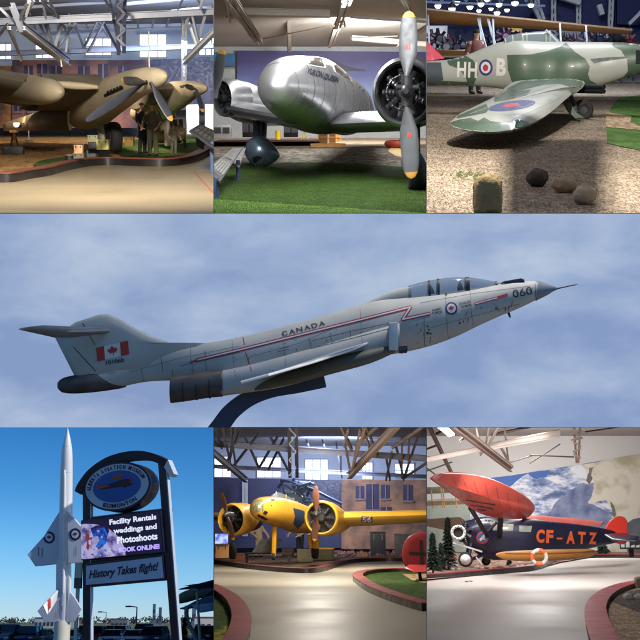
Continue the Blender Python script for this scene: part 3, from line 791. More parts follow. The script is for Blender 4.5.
for pts in ([(420, 303), (470, 294), (530, 286)], [(430, 328), (470, 317), (520, 304)], [(130, 372), (180, 358), (240, 346)], [(345, 323), (300, 343), (250, 357)]): band(mb, pts, .25, .012)
mb.build('panel_line', jet)
mb = MB(jred); band(mb, [(243, 337.5), (244.6, 345)], .9, .014); band(mb, [(245.6, 352), (248.5, 362), (251.5, 371)], .9, .014); mb.build('warning_line', jet)
mb = MB(mat('seam_pale', srgb(190, 192, 188), .6)); band(mb, [(535.5, 281.4), (537.8, 290), (538, 300)], .8, .012); mb.build('seam_tape', jet)
rs_ = random.Random(8); mb = MB(mat('seam_dark', srgb(62, 66, 70), .6))
for _ in range(46):
    x = rs_.uniform(130, 535); k_ = [s_ for s_ in st if s_[0] <= x][0]; y = k_[1] - .25 * (x - k_[0]) + rs_.uniform(.3, .9) * (k_[2] - k_[1]); w_, h_ = rs_.choice(((1.6, .35), (.35, 1.0), (.6, .6), (2.4, .3))); decal(mb, bvf, [[(x, y), (x + w_, y - w_ * .25), (x + w_, y - w_ * .25 + h_), (x, y + h_)]], .012)
o = mb.build('stencil_marks', jet); o['kind'] = 'stuff'
mb = MB(mat('grime', srgb(120, 122, 118), .7, 0, .2, 2))
for _ in range(16):
    x = rs_.uniform(170, 520); k_ = [s_ for s_ in st if s_[0] <= x][0]; y = k_[1] - .25 * (x - k_[0]) + rs_.uniform(.45, .85) * (k_[2] - k_[1]); L_ = rs_.uniform(2, 7); decal(mb, bvf, [[(x, y), (x + .9, y), (x - L_ * .1 + .5, y + L_), (x - L_ * .1, y + L_)]], .010)
o = mb.build('grime_streaks', jet); o['kind'] = 'stuff'
# curved pylon
mb = MB(mat('pylon_navy', srgb(62, 72, 102), .45, .2, .08))
cv = crv([C.at(x, y, D - .135) for x, y in ((200, 452), (219, 428), (232, 411), (250, 398), (272, 390.5), (298, 386), (325, 380.5))], 6)
w2 = crv([V((a, 0, 0)) for a in (9.5, 9, 8.6, 7.6, 6.4, 6.3, 6.2)], 6); rs = []
for i, p in enumerate(cv):
    d = (cv[min(i + 1, len(cv) - 1)] - cv[max(i - 1, 0)]).normalized(); u = d.cross(FWD).normalized(); h = w2[i].x * D / FPX
    rs.append([p + u * h * a + FWD * .337 * b for a, b in ((-1, -1), (1, -1), (1, 1), (-1, 1))])
mb.rings(rs); py = mb.build('pylon', sharp=30, bevel=0)
tag(py, 'curved dark navy steel pylon carrying the grey jet fighter from below', 'pylon')
mb = MB(jgrey); mb.poly([C.at(262, 380.5, D - .337), C.at(279, 381.5, D - .337), C.at(279, 385, D - .337), C.at(262, 387, D - .337)], FWD * .674); mb.build('mounting_bracket', jet)
# ------------------------------------------------------------------ bottom left: roadside sign, rocket, car park
cell_on(BL); C = BL
def invd(x, x0, d0, x1, d1): return 1 / (1 / d0 + (1 / d1 - 1 / d0) * (x - x0) / (x1 - x0))
def S(x, y): return C.at(x, y, invd(x, 80, 20.3, 172, 19.7))
SX = (S(160, 540) - S(90, 540)).normalized(); SN = SX.cross(V((0, 0, 1))).normalized()    # towards the viewer
if SN.y > 0: SN = -SN
SN = SN * .674; SX = SX * .674  # sign brought nearer and shrunk about the camera, its offsets reduced alike
navy = mat('sign_navy_paint', srgb(32, 36, 58), .35, .1, .05)
pale = mat('sign_sunlit_edge', srgb(196, 204, 214), .5)  # pale tone puts sunlight on the post sides and arch end into the colour
base = V((S(125, 600).x, S(125, 600).y, 0))
sign = thing('museum_sign', 'tall dark-framed museum roadside sign with oval logo, LED screen and slogan board', 'sign', base)
def down(p, q):
    "where the line p-q meets the ground"
    d = q - p; t = -p.z / d.z; return p + d * t
for xa, ya, xb, yb in ((85.6, 486, 85.8, 640), (161, 462, 174.5, 640)):
    p, q = S(xa, ya) - SN * .1, S(xb, yb) - SN * .1; g = down(p, q)
    mb = MB(navy); mb.beam(p, g, .135, .11, SX); post = mb.build('post', sign, bevel=.012)
    mb = MB(pale); o = SX * .113; mb.beam(p + o, g + o, .014, .085, SX); mb.build('sunlit_side', post)
# arch
outer = crv([S(x, y) for x, y in ((74.5, 491), (78, 483), (88, 470), (104, 458.5), (122, 452.3), (140, 450.7), (155, 454), (167.3, 459.5))], 5)
inner = crv([S(x, y) for x, y in ((80.5, 494.5), (84, 488), (93, 477.5), (107, 468), (123, 461.5), (140, 459.5), (153, 461.5), (164.5, 466.5))], 5)
mb = MB(navy); dep = SN * -.24
mb.rings([[a, b, b + dep, a + dep] for a, b in zip(outer, inner)]); arch = mb.build('arch', sign, sharp=25)
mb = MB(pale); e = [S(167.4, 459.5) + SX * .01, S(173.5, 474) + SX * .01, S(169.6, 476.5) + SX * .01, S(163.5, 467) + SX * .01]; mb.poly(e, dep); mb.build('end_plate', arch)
# cross rails
for ys, ye in ((519.3, 509.2), (561.8, 553.6)):
    mb = MB(navy); mb.beam(S(82, ys) - SN * .15, S(168, ye) - SN * .15, .07, .15); mb.build('rail', sign, bevel=.01)
# oval
oc = (120.0, 487.0); TI = 12
def ell(rx, ry, off, n=56, ang=TI, c=oc): return [S(x, y) + SN * off for x, y in circ(c[0], c[1], rx, ry, n, ang)]
mb = MB(navy); mb.rings([ell(33.6, 24.4, .14), ell(33.6, 24.4, -.32)]); ov = mb.build('oval_cabinet', sign)
mb = MB(mat('sign_ring_face', srgb(172, 188, 216), .5, emit=.0)); mb.poly(ell(31.8, 22.2, .145)); mb.build('oval_face', ov)
mb = MB(mat('sign_blue', srgb(30, 88, 170), .45)); mb.poly(ell(24.2, 15.6, .150)); mb.build('oval_centre', ov)
def arc_text(mb, txt, rx, ry, a0, a1, w, h, flip=False):
    n = len(txt); wt = [0.5 if c in 'I ' else 1.25 if c in 'MW' else 1 for c in txt]; tot = sum(wt); acc = 0
    for c, q in zip(txt, wt):
        a = radians(a0 + (a1 - a0) * (acc + q / 2) / tot); acc += q
        if c == ' ': continue
        x, y = rx * cos(a), ry * sin(a); tx, ty = -rx * sin(a), ry * cos(a)
        if not flip: tx, ty = -tx, -ty
        L = sqrt(tx * tx + ty * ty); tx /= L; ty /= L; nx_, ny_ = (-ty, tx)
        t = radians(TI); rot = lambda u, v: (u * cos(t) - v * sin(t), u * sin(t) + v * cos(t))
        X, Y = rot(x, y); ux, uy = rot(tx, ty); vx, vy = rot(nx_, ny_)
        b = text_bm(c, 1, .035); xs = [v.co.x for v in b.verts]; ys = [v.co.y for v in b.verts]; mx, my = (min(xs) + max(xs)) / 2, (min(ys) + max(ys)) / 2; sx = w * q / (max(xs) - min(xs)) ; sy = h / (max(ys) - min(ys))
        for f in b.faces:
            mb.face([mb.bm.verts.new(S(oc[0] + X + ux * (v.co.x - mx) * sx + vx * (v.co.y - my) * sy, oc[1] - (Y + uy * (v.co.x - mx) * sx + vy * (v.co.y - my) * sy)) + SN * .158) for v in f.verts])
        b.free()
mb = MB(mat('sign_ink', srgb(22, 30, 66), .5))
arc_text(mb, 'ALBERTA AVIATION MUSEUM', 28.2, 18.8, 176, 8, 2.35, 4.2)
arc_text(mb, 'EDMONTON', 28.0, 18.9, 232, 306, 3.7, 4.2, True)
mb.build('lettering', ov)
red = mat('emblem_red', srgb(164, 70, 56), .5); ink2 = mat('emblem_dark', srgb(40, 34, 60), .5)
mb = MB(ink2)
mb.poly([S(x, y) + SN * .156 for x, y in ((101, 489.5), (105, 486.5), (116, 483.6), (123, 480.6), (131, 479.5), (134.5, 481), (134, 484.5), (127, 487), (116, 488.6), (104, 490))])
mb.poly([S(x, y) + SN * .156 for x, y in ((126, 487), (135, 484), (135.4, 485.4), (127, 488.6))]); mb.build('emblem', ov)
mb = MB(red); mb.poly([S(x, y) + SN * .160 for x, y in ((115, 478.8), (120, 475.5), (127, 475), (127.5, 476.5), (121, 480), (116, 480.5))])
mb.poly([S(x, y) + SN * .160 for x, y in ((100, 488.5), (99.8, 485.2), (102.6, 486.5), (112, 485.4), (112, 487.2), (103, 489.6))]); mb.poly([S(x, y) + SN * .16 for x, y in ((133.2, 476.6), (134.2, 476.6), (134.6, 484), (133.4, 484))]); mb.build('emblem', ov)
# LED screen
LO = SN * .10
led = [(82.3, 520.5), (161.8, 510.3), (165.4, 552.6), (82.3, 560.4)]
mb = MB(navy); mb.poly([S(x, y) + SN * .07 for x, y in led], -SN * .34); scr = mb.build('led_screen', sign, bevel=.01)
def ledp(u, v):
    a, b, c_, d_ = led; x = (a[0] * (1 - u) + b[0] * u) * (1 - v) + (d_[0] * (1 - u) + c_[0] * u) * v; y = (a[1] * (1 - u) + b[1] * u) * (1 - v) + (d_[1] * (1 - u) + c_[1] * u) * v; return x, y
mb = MB(mat('led_dark', srgb(30, 28, 62), .4, emit=.5)); mb.poly([S(*ledp(u, v)) + SN * .076 for u, v in ((.005, .015), (.985, .015), (.985, .985), (.005, .985))]); mb.build('screen_face', scr)
m = mat('led_photo', srgb(205, 190, 226), .4, 0, 0, 5.5, emit=.55, col2=srgb(84, 70, 140), contrast=(.36, .56), detail=6)
n_ = 26; pts = [(.008, .98)] + [(.008, .10)] + [(.53 * sin(pi / 2 * k / n_) + .01, .10 + .88 * (1 - cos(pi / 2 * k / n_))) for k in range(1, n_ + 1)]
mb = MB(m); mb.poly([S(*ledp(u, v)) + SN * .080 for u, v in pts])
mb.use(mat('led_blue', srgb(46, 118, 222), .4, 0, 0, 9, emit=.6, col2=srgb(26, 50, 140))); mb.poly([S(x, y) + SN * .084 for x, y in ((93, 531), (98, 528), (106, 527.5), (109, 534), (108, 543), (102, 549), (97, 547), (101, 541), (100, 536), (95, 537))])
mb.use(mat('led_red', srgb(170, 60, 52), .4, emit=.5)); mb.poly([S(x, y) + SN * .084 for x, y in ((87, 533), (91, 534), (92, 543), (90, 551), (88, 548), (89, 541))])
rl_ = random.Random(4)
for k in range(38):
    cx_, cy_ = 84 + rl_.uniform(0, 34), 527 + rl_.uniform(0, 30)
    if (cx_ - 84) / 40 > 1 - ((557 - cy_) / 32) ** 2 * .75: continue
    mb.use(mat('led_c%d' % (k % 5), srgb(*((212, 200, 226), (150, 120, 190), (110, 60, 110), (240, 228, 236), (92, 150, 224))[k % 5]), .4, emit=.5)); r_ = rl_.uniform(.6, 1.9)
    mb.poly([S(cx_ + r_ * cos(a) * rl_.uniform(.6, 1.2), cy_ + r_ * sin(a) * rl_.uniform(.6, 1.2)) + SN * (.0835 + k * .0004) for a in [j * pi / 3 for j in range(6)]])
mb.use(mat('led_ink', srgb(44, 30, 92), .4, emit=.5)); mb.poly([S(x, y) + SN * .082 for x, y in ((92, 529), (98, 525.5), (108, 526), (111, 531), (109, 536), (106.5, 531), (99, 530), (94, 534))])
mb.build('screen_picture', scr)
mb = MB(mat('led_white', (.9, .9, .95), .4, var=0, emit=.75)); YV = UPV
def line(mb, txt, u0, u1, v, hpx, off=.084, bold=.035):
    p, q = S(*ledp(u0, v)), S(*ledp(u1, v)); up = (S(*ledp(.6, .2)) - S(*ledp(.6, .8))).normalized()
    text_on(mb, txt, (p + q) / 2 + SN * off, (q - p) / 2, up * (hpx * 20 / FPX / 2), bold)
line(mb, 'Facility Rentals', .36, .945, .16, 7.0); line(mb, 'weddings and', .405, .94, .385, 7.0); line(mb, 'Photoshoots', .445, .94, .60, 6.8); mb.build('lettering', scr)
mb = MB(mat('led_violet', srgb(196, 170, 255), .4, var=0, emit=.9)); line(mb, 'BOOK ONLINE!', .46, .955, .845, 4.9, bold=.05); mb.build('lettering', scr)
# slogan board
bd = [(86.6, 566), (162.2, 556.6), (164.2, 578), (86.4, 585)]
mb = MB(navy); mb.poly([S(x, y) + SN * .02 for x, y in ((85.6, 563.6), (163.4, 554.6), (165.6, 580), (85.4, 587.2))], -SN * .26); bo = mb.build('slogan_board', sign, bevel=.01)
mb = MB(mat('board_face', srgb(170, 190, 222), .5)); mb.poly([S(x, y) + SN * .026 for x, y in bd]); mb.build('board_face', bo)
mb = MB(mat('sign_ink', srgb(22, 30, 66), .5)); p, q = S(89.5, 575.8), S(159, 567.4); up = (S(120, 560) - S(120, 580)).normalized()
text_on(mb, 'History Takes flight!', (p + q) / 2 + SN * .034, (q - p) / 2, up * (11 * 19.9 / FPX / 2), .03, .28); mb.build('lettering', bo)

# rocket
Dr = 29.5  # rocket drawn along the line of sight to a nearer depth, so smaller
rk = thing('display_rocket', 'white pointed rocket standing upright with two large roundel-marked fins', 'rocket', V((C.at(63, 600, Dr).x, C.at(63, 600, Dr).y, 0)))
rw = mat('rocket_white', srgb(232, 233, 236), .35, .1, .06, .5); rg = mat('rocket_grey', srgb(196, 201, 212), .45, 0, .05, .5)
def vst(pts, Dv=Dr): return [(C.at(x, y, Dv), RIGHT * (r * Dv / FPX), FWD * (r * Dv / FPX)) for x, y, r in pts]
mb = MB(rw); mb.loft(vst([(67.6, 427.6, .25), (67.5, 434, 1.9), (67.1, 444, 4.2), (66.8, 456, 5.6), (66.4, 475, 6.2), (66, 500, 6.4), (65.6, 525, 6.6), (65, 560, 6.6), (64.4, 590, 6.6), (64, 605, 6.4), (63.6, 622, 6.2)]), 36, sub=3); rb = mb.build('body', rk)
mb = MB(rw); mb.loft(vst([(64.4, 470, .7), (64.4, 476, 1.6), (64.2, 500, 1.7), (63.6, 560, 1.7), (63, 588, 1.6), (63, 594, .5)], Dr - .18), 16, sub=2); mb.build('cable_duct', rk)
for sx in (-1, 1):
    mb = MB(rw); x = 60 if sx < 0 else 70.5
    mb.loft(vst([(x - 1.5, 556, 1.4), (x - 1.5, 562, 2.2), (x - 1.6, 590, 2.4), (x - 2, 604, 1.9)], Dr - .1 if sx > 0 else Dr), 16, sub=2); mb.build('booster_tube', rk)
mb = MB(rg); slab(mb, [C.at(x, y, Dr) for x, y in ((61, 509), (44, 536), (27.5, 554.5), (35.5, 566.5), (61.5, 563.8))], FWD, .05, inset=.05); f1 = mb.build('wing', rk)
mb = MB(rg); slab(mb, [C.at(x, y, Dr - .23) for x, y in ((67, 509.5), (86, 531), (104, 551), (96, 562.5), (68, 563.5))], FWD, .05, inset=.05); f2 = mb.build('wing', rk)
mb = MB(rg); slab(mb, [C.at(x, y, Dr - .1) for x, y in ((61, 586), (50, 597), (37.5, 611), (45.5, 622), (62, 622.5))], FWD, .05, inset=.05); f3 = mb.build('tail_fin', rk)
mb = MB(rg); slab(mb, [C.at(x, y, Dr - .1) for x, y in ((67, 587), (75, 597), (82, 608.5), (75, 621), (66, 622.5))], FWD, .05, inset=.05); f4 = mb.build('tail_fin', rk)
# third fin edge-on, flag-marked
mb = MB(rw); slab(mb, [C.at(57.5, 590, Dr - .5), C.at(43, 605, Dr - 1.2), C.at(47, 614.5, Dr - 1.2), C.at(56, 600, Dr - .5)], RIGHT, .04); f5 = mb.build('tail_fin', rk)
mb = MB(mat('jet_red', srgb(176, 52, 50), .5)); decal(mb, bvh([f3, f5]), [[(47.6, 601), (50.4, 598), (50.4, 611), (48.2, 613.6)]], .03); mb.build('flag', rk)
rn = mat('roundel_navy', srgb(30, 40, 104), .5)
for cx, cy, fo in ((49.2, 537.4, f1), (75.2, 534.2, f2)):
    bvx = bvh([fo]); mb = MB(rn); decal(mb, bvx, [circ(cx, cy, 5.7, 6.1, 28)], .02); ro = mb.build('roundel', rk)
    mb = MB(mat('jet_white', srgb(214, 216, 218), .5)); decal(mb, bvx, [circ(cx, cy, 3.7, 4.0, 24)], .034); mb.build('roundel_ring', ro)
    mb = MB(mat('roundel_red_dark', srgb(96, 40, 50), .5)); decal(mb, bvx, [leaf(cx, cy, 2.3)], .046); mb.build('maple_leaf', ro)
mb = MB(mat('seam_dark', srgb(62, 66, 70), .6))
for x, y in ((38.7, 547), (42.2, 548), (76, 546.5)): decal(mb, bvh([f1, f2]), [[(x - .3, y), (x + .3, y), (x + .3, y + 9), (x - .3, y + 9)]], .02)
for x, y, h in ((59.5, 600, 18), (62, 606, 5), (56, 612, 6)): decal(mb, bvh([f3, f4, rb]), [[(x - .25, y), (x + .25, y), (x + .25, y + h), (x - .25, y + h)]], .02)
for y in (446, 472, 512): decal(mb, bvh([rb]), [[(60, y), (74, y), (74, y + .35), (60, y + .35)]], .01)
mb.build('panel_line', rk)
mb = MB(mat('pedestal_cream', srgb(206, 200, 182), .7)); c0 = C.at(62.5, 621, Dr); g0 = V((c0.x, c0.y, 0)); r = 8 * Dr / FPX
mb.loft([(c0, RIGHT * r * .95, V((0, r * .95, 0))), (c0 - V((0, 0, .1)), RIGHT * r, V((0, r, 0))), (g0 + V((0, 0, .3)), RIGHT * r, V((0, r, 0))), (g0 + V((0, 0, .28)), RIGHT * r * 1.3, V((0, r * 1.3, 0))), (g0, RIGHT * r * 1.3, V((0, r * 1.3, 0)))], 28)
mb.build('pedestal', rk, sharp=30)
# pale service tower part seen behind the right wing
mb = MB(mat('pedestal_cream', srgb(206, 200, 182), .7)); p = C.at(78, 586, Dr + 6); q = C.at(78, 552, Dr + 6)
tt = thing('support_mast', 'short cream box on a mast just behind the white rocket', 'mast', V((p.x, p.y, 0)))
M_ = C.frame(p); mb.box(M_, .20, .2, .95); mb.box(Matrix.Translation(V((p.x, p.y, 0))), .1, .1, p.z); mb.build('post', tt)
mb = MB(jdark); mb.box(C.frame(p, 0), .205, .21, .3, o=(0, 0, -.07)); mb.build('junction_box', tt)

# cars
glassd = mat('car_glass', (.02, .025, .03), .08, .3, 0, spec=.8); tyre = mat('tyre', (.02, .02, .02), .8); rim = mat('rim', (.4, .4, .42), .35, .8)
lampw = mat('headlight', (.75, .78, .8), .15, .2); lampr = mat('taillight', (.35, .02, .02), .25); plate = mat('plate', (.6, .6, .6), .6)
def make_car(x, y, yaw, paint, kind, label, s=1.0):
    base = V((x, y, .004)); t = thing('parked_car', label, 'car', base, 'cars in the parking lot')
    M = Matrix.Translation(base) @ Matrix.Rotation(yaw, 4, 'Z') @ Matrix.Scale(s, 4)   # front towards -y
    if kind == 'sedan': prof = [(-2.25, .35, .62), (-2.2, .55, .8), (-1.2, .62, .95), (-.55, .64, 1.38), (.75, .64, 1.42), (1.5, .62, 1.02), (2.2, .6, .92), (2.28, .4, .5)]; W = .90; bl = .95
    elif kind == 'pickup': prof = [(-2.7, .5, .9), (-2.6, .7, 1.1), (-1.4, .75, 1.2), (-.7, .72, 1.82), (.6, .72, 1.85), (.9, .72, 1.25), (2.6, .7, 1.2), (2.7, .5, .8)]; W = 1.0; bl = 1.2
    else: prof = [(-2.3, .42, .75), (-2.22, .65, .98), (-1.35, .72, 1.08), (-.75, .7, 1.66), (1.75, .7, 1.70), (2.15, .68, 1.1), (2.3, .5, .6)]; W = .95; bl = 1.08
    rs = []
    L0, L1 = prof[0][0], prof[-1][0]
    # lower body: rounded box shell
    def ring(yy, zt, w): return [M @ V(p) for p in ((-w, yy, .28), (-w * 1.02, yy, .55), (-w * .99, yy, zt - .12), (-w * .92, yy, zt), (w * .92, yy, zt), (w * .99, yy, zt - .12), (w * 1.02, yy, .55), (w, yy, .28))]
    mb = MB(paint); hood = bl - .12 if kind != 'pickup' else bl - .08
    mb.rings([ring(L0, .6, W * .8), ring(L0 + .08, hood - .12, W * .94), ring(L0 + .9, hood, W), ring(L0 + 1.4, bl, W), ring(L1 - .6, bl, W), ring(L1 - .08, bl - .06, W * .96), ring(L1, .6, W * .85)])
    body_ = mb.build('body', t, sharp=40)
    cab = [p for p in prof if p[2] > bl + .15]; f0, f1 = cab[0], cab[-1]
    mb = MB(glassd); base0 = f0[0] - .55; base1 = f1[0] + (.6 if kind == 'sedan' else .3); wt = W * .74
    v = [M @ V(p) for p in ((-W * .93, base0, bl - .02), (W * .93, base0, bl - .02), (W * .93, base1, bl - .02), (-W * .93, base1, bl - .02), (-wt, f0[0], f0[2] - .03), (wt, f0[0], f0[2] - .03), (wt, f1[0], f1[2] - .03), (-wt, f1[0], f1[2] - .03))]
    mb.rings([v[:4], v[4:]]); mb.build('windows', t, sharp=30)
    mb = MB(paint); mb.rings([[M @ V((a * wt * k, (f0[0] if b < 0 else f1[0]) , f0[2] - .035 + dz)) for a, b in ((-1, -1), (1, -1), (1, 1), (-1, 1))] for k, dz in ((1.03, 0), (.98, .05))])
    for a in (-1, 1):
        for (yb, yt) in ((base0, f0[0]), (base1, f1[0]), ((base0 + base1) / 2, (f0[0] + f1[0]) / 2)): mb.beam(M @ V((a * W * .935, yb, bl - .02)), M @ V((a * wt * 1.01, yt, f0[2] - .02)), .07, .07)
    mb.build('roof', t)
    for a in (-1, 1):
        for yy in (L0 + .85, L1 - .85):
            c = M @ V((a * (W - .1), yy, .33)); X = M.to_3x3() @ V((.12, 0, 0))
            mb = MB(tyre); q = [(c - X, M.to_3x3() @ V((0, .31, 0)), M.to_3x3() @ V((0, 0, .31))), (c - X * .8, M.to_3x3() @ V((0, .33, 0)), M.to_3x3() @ V((0, 0, .33))), (c + X * .8, M.to_3x3() @ V((0, .33, 0)), M.to_3x3() @ V((0, 0, .33))), (c + X, M.to_3x3() @ V((0, .31, 0)), M.to_3x3() @ V((0, 0, .31)))]
            mb.loft(q, 20); wh = mb.build('wheel', t)
            mb = MB(rim); mb.disc(c + X * a * 1.03, M.to_3x3() @ V((0, .2, 0)), M.to_3x3() @ V((0, 0, .2)), 14); mb.build('rim', wh)
        mb = MB(lampw); mb.box(M @ Matrix.Translation(V((a * W * .68, L0 - .0, .66))), .38, .12, .14); mb.build('headlight', t, bevel=.03)
        mb = MB(lampr); mb.box(M @ Matrix.Translation(V((a * W * .78, L1 - .03, .72))), .22, .1, .2 if kind == 'sedan' else .35); mb.build('taillight', t)
        mb = MB(paint); mb.ball(M @ V((a * (W + .08), f0[0] - .25, bl + .06)), .1 * s); mb.build('mirror', t)
    mb = MB(tyre); mb.box(M @ Matrix.Translation(V((0, L0 - .01, .5))), .9, .1, .16); mb.build('grille', t)
    mb = MB(plate); mb.box(M @ Matrix.Translation(V((0, L0 - .04, .36))), .45, .05, .11); mb.build('licence_plate', t)
P = lambda n, r, g, b: mat('car_paint_' + n, srgb(r, g, b), .25, .35, 0, coat=.8)
cars = [(2, 104, 'suv', 'black', 'black SUV at the far left of the front parking row'), (18, 105, 'pickup', 'charcoal', 'charcoal pickup truck left of the white rocket'), (38.5, 106, 'suv', 'navy', 'dark navy SUV just left of the rocket pedestal'),
        (50, 108, 'sedan', 'silver', 'silver sedan half hidden behind the rocket pedestal'), (77, 104, 'sedan', 'white', 'white sedan between rocket pedestal and left sign post'), (104, 105, 'suv', 'maroon', 'dark maroon SUV right of the left sign post'),
        (121, 104, 'sedan', 'silver', 'silver sedan under the sign between the maroon SUV and white car'), (141, 103, 'sedan', 'white', 'white sedan in front row under the sign, left of the dark blue SUV'), (160, 103, 'suv', 'navy', 'dark blue SUV touching the right sign post in view'),
        (28, 124, 'suv', 'grey', 'grey SUV in the back row behind the charcoal pickup'), (96, 124, 'suv', 'charcoal', 'charcoal SUV in the back row beside the left sign post'), (115, 124, 'suv', 'silver', 'silver SUV in the back row, left one behind the sign'),
        (126, 125, 'suv', 'white', 'white SUV in the back row, second behind the sign'), (150, 125, 'pickup', 'charcoal', 'charcoal pickup in the back row behind the sign'), (208, 118, 'suv', 'black', 'black SUV below the raised display jets at right')]
pc = {'black': P('black', 22, 24, 30), 'charcoal': P('charcoal', 92, 96, 104), 'navy': P('navy', 54, 66, 104), 'silver': P('silver', 196, 202, 210), 'white': P('white', 236, 238, 240), 'maroon': P('maroon', 130, 44, 50), 'grey': P('grey', 140, 144, 150)}
for i, (x, y, k, pn, lb) in enumerate(cars): make_car((x - 320) / FPX * y * 1.0, y, random.uniform(-.06, .06) + (pi if i in (5, 9) else 0), pc[pn], k, lb)
# lamp posts in the car park
for x, yt, d, lb in ((142, 608, 130, 'tall thin lamp post with dark head over the parked cars'), (112.5, 613, 175, 'small distant lamp post further off, left of the taller one')):
    b = V((C.at(x, 600, d).x, d, 0)); top = C.at(x, yt, d / FWD.y * 1.0); ht = (622 - yt) / FPX * d + 2
    t = thing('lamp_post', lb, 'lamp post', b); mb = MB(mat('galvanised', srgb(150, 154, 158), .5, .5)); mb.tube([b, b + V((0, 0, ht))], .085, 10, .055); mb.tube([b + V((0, 0, ht)), b + V((-.9, 0, ht + .12))], .05); mb.build('pole', t)
    mb = MB(jblack); mb.box(Matrix.Translation(b + V((-.9, 0, ht))), .6, .3, .15); mb.build('lamp_head', t, bevel=.03)
b = C.at(203, 640, 50); b = V((b.x, b.y, 0)); t = thing('lamp_post', 'pale near lamp post leaning slightly in front of the raised display jets', 'lamp post', b)
mb = MB(mat('pedestal_cream', srgb(206, 200, 182), .7)); mb.tube([b, C.at(197, 593.5, 50)], .075, 10, .05); mb.tube([C.at(197, 593.5, 50), C.at(196.4, 590.3, 50), C.at(193, 589.6, 50)], .05); mb.build('pole', t)
mb = MB(mat('galvanised', srgb(150, 154, 158), .5, .5)); mb.box(C.frame(C.at(194, 590, 50)), .22, .14, .07); mb.build('lamp_head', t)
# raised display jets at the right border
og = mat('jet_olive_belly', srgb(128, 132, 108), .6); bl_ = mat('jet_blue_grey', srgb(92, 110, 142), .5)
t = thing('raised_jet', 'olive-bellied display jet with blue-grey wing, upper of the two at the right edge', 'jet', C.at(200, 600, 75))
mb = MB(og); mb.loft(body(C, [(177, 598, 602, 75), (180, 593.5, 603.5, 75), (188, 590, 602, 75), (200, 586.5, 598.5, 75), (215, 582.5, 594, 75), (235, 579, 588, 75)], 1), 24, sub=3); fz = mb.build('fuselage', t)
mb = MB(bl_); airfoil(mb, (C.at(214, 579.5, 74), C.at(214, 588, 74)), (C.at(180, 588.5, 70), C.at(178, 590, 70)), UPV, .06); airfoil(mb, (C.at(184, 586, 77), C.at(230, 580, 77)), (C.at(200, 586, 80), C.at(216, 584, 80)), UPV, .05); mb.build('wing', t)
mb = MB(jblack)
for k in range(4): decal(mb, bvh([fz]), [circ(194.5 + k * 5, 591 - k * 1.6, 1.2, 1.4, 10)], .03)
mb.build('window', t)
t = thing('raised_jet', 'dark blue-grey delta jet on a curved pale pylon, lower of two', 'jet', C.at(200, 610, 70))
mb = MB(bl_); mb.loft(body(C, [(180, 608, 609.2, 70), (186, 606, 609.5, 70), (196, 600.5, 607.5, 70), (206, 597.5, 606, 70), (220, 594, 604, 70)], 1), 20, sub=3); mb.build('fuselage', t)
mb = MB(bl_); slab(mb, [C.at(192, 606, 68), C.at(214, 603, 66), C.at(214, 610, 66), C.at(200, 612, 67)], UPV, .08); slab(mb, [C.at(200, 600, 72), C.at(214, 590, 73), C.at(216, 598, 73)], UPV, .08); mb.build('wing', t)
cp = crv([C.at(x, y, 70) for x, y in ((187, 606), (186.4, 614), (188, 623), (193, 632), (197, 641))], 5); g0 = V((cp[-1].x, cp[-1].y, 0))
mb = MB(mat('pylon_sage', srgb(176, 184, 170), .6)); mb.tube(cp + [g0], .13, 10); o = mb.build('display_pylon'); tag(o, 'slim curved sage-grey pylon under the lower display jet at right', 'pylon')
# skyline: low buildings, two towers, tree belt
def boxb(name, lb, x0, x1, yt, d, m, roof=None):
    xa, xb = (x0 - 320) / FPX * d, (x1 - 320) / FPX * d; h = (622 - yt) / FPX * d + 2; b = V(((xa + xb) / 2, d, 0)); t = thing(name, lb, 'building', b)
    mb = MB(m); mb.box(Matrix.Translation(b), xb - xa, (xb - xa) * .6, h); mb.build('wall', t)
    mb = MB(roof or jdark); mb.box(Matrix.Translation(b + V((0, 0, h))), (xb - xa) * 1.02, (xb - xa) * .62, max(.3, h * .05)); mb.build('roof', t)
    n = max(2, int((xb - xa) / (h * .35 + .1)));
    mb = MB(glassd)
    for k in range(min(n, 9)):
        for r_ in range(max(1, min(6, int(h / 6)))):
            mb.box(Matrix.Translation(b + V((-(xb - xa) / 2 + (xb - xa) * (k + .5) / n, -(xb - xa) * .3 - .05, h * (.25 + r_ * .7 / max(1, min(6, int(h / 6))))))), (xb - xa) / n * .5, .2, h * .35 / max(1, min(6, int(h / 6))))
    mb.build('windows', t)
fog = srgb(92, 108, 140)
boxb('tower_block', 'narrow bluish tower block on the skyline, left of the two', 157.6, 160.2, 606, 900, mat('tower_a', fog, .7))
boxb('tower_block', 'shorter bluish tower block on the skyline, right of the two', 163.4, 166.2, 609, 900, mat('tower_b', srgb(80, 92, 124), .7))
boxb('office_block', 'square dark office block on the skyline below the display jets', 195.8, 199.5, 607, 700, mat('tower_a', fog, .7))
boxb('low_house', 'red-roofed low house at the far left of the skyline', -8, 4.2, 618.6, 210, mat('house_cream', srgb(190, 170, 150), .8), mat('roof_red', srgb(170, 60, 50), .7))
boxb('warehouse', 'long pale low warehouse beyond the car park, behind the rocket', 46, 84, 618.5, 420, mat('shed_pale', srgb(176, 178, 182), .8))
boxb('warehouse', 'long white low warehouse with red trim at the right edge', 199, 222, 618.5, 240, mat('shed_white', srgb(215, 210, 205), .8), mat('roof_red', srgb(170, 60, 50), .7))
boxb('warehouse', 'grey low shed behind the parked cars under the sign', 118, 134, 619.6, 380, mat('shed_grey', srgb(110, 112, 120), .8))
barkm = mat('bark', srgb(74, 62, 52), .9); lf = mat('far_foliage', srgb(58, 64, 50), .9, 0, .3, .3); lf2 = mat('far_bare_trees', srgb(84, 74, 66), .95, 0, .3, .3)
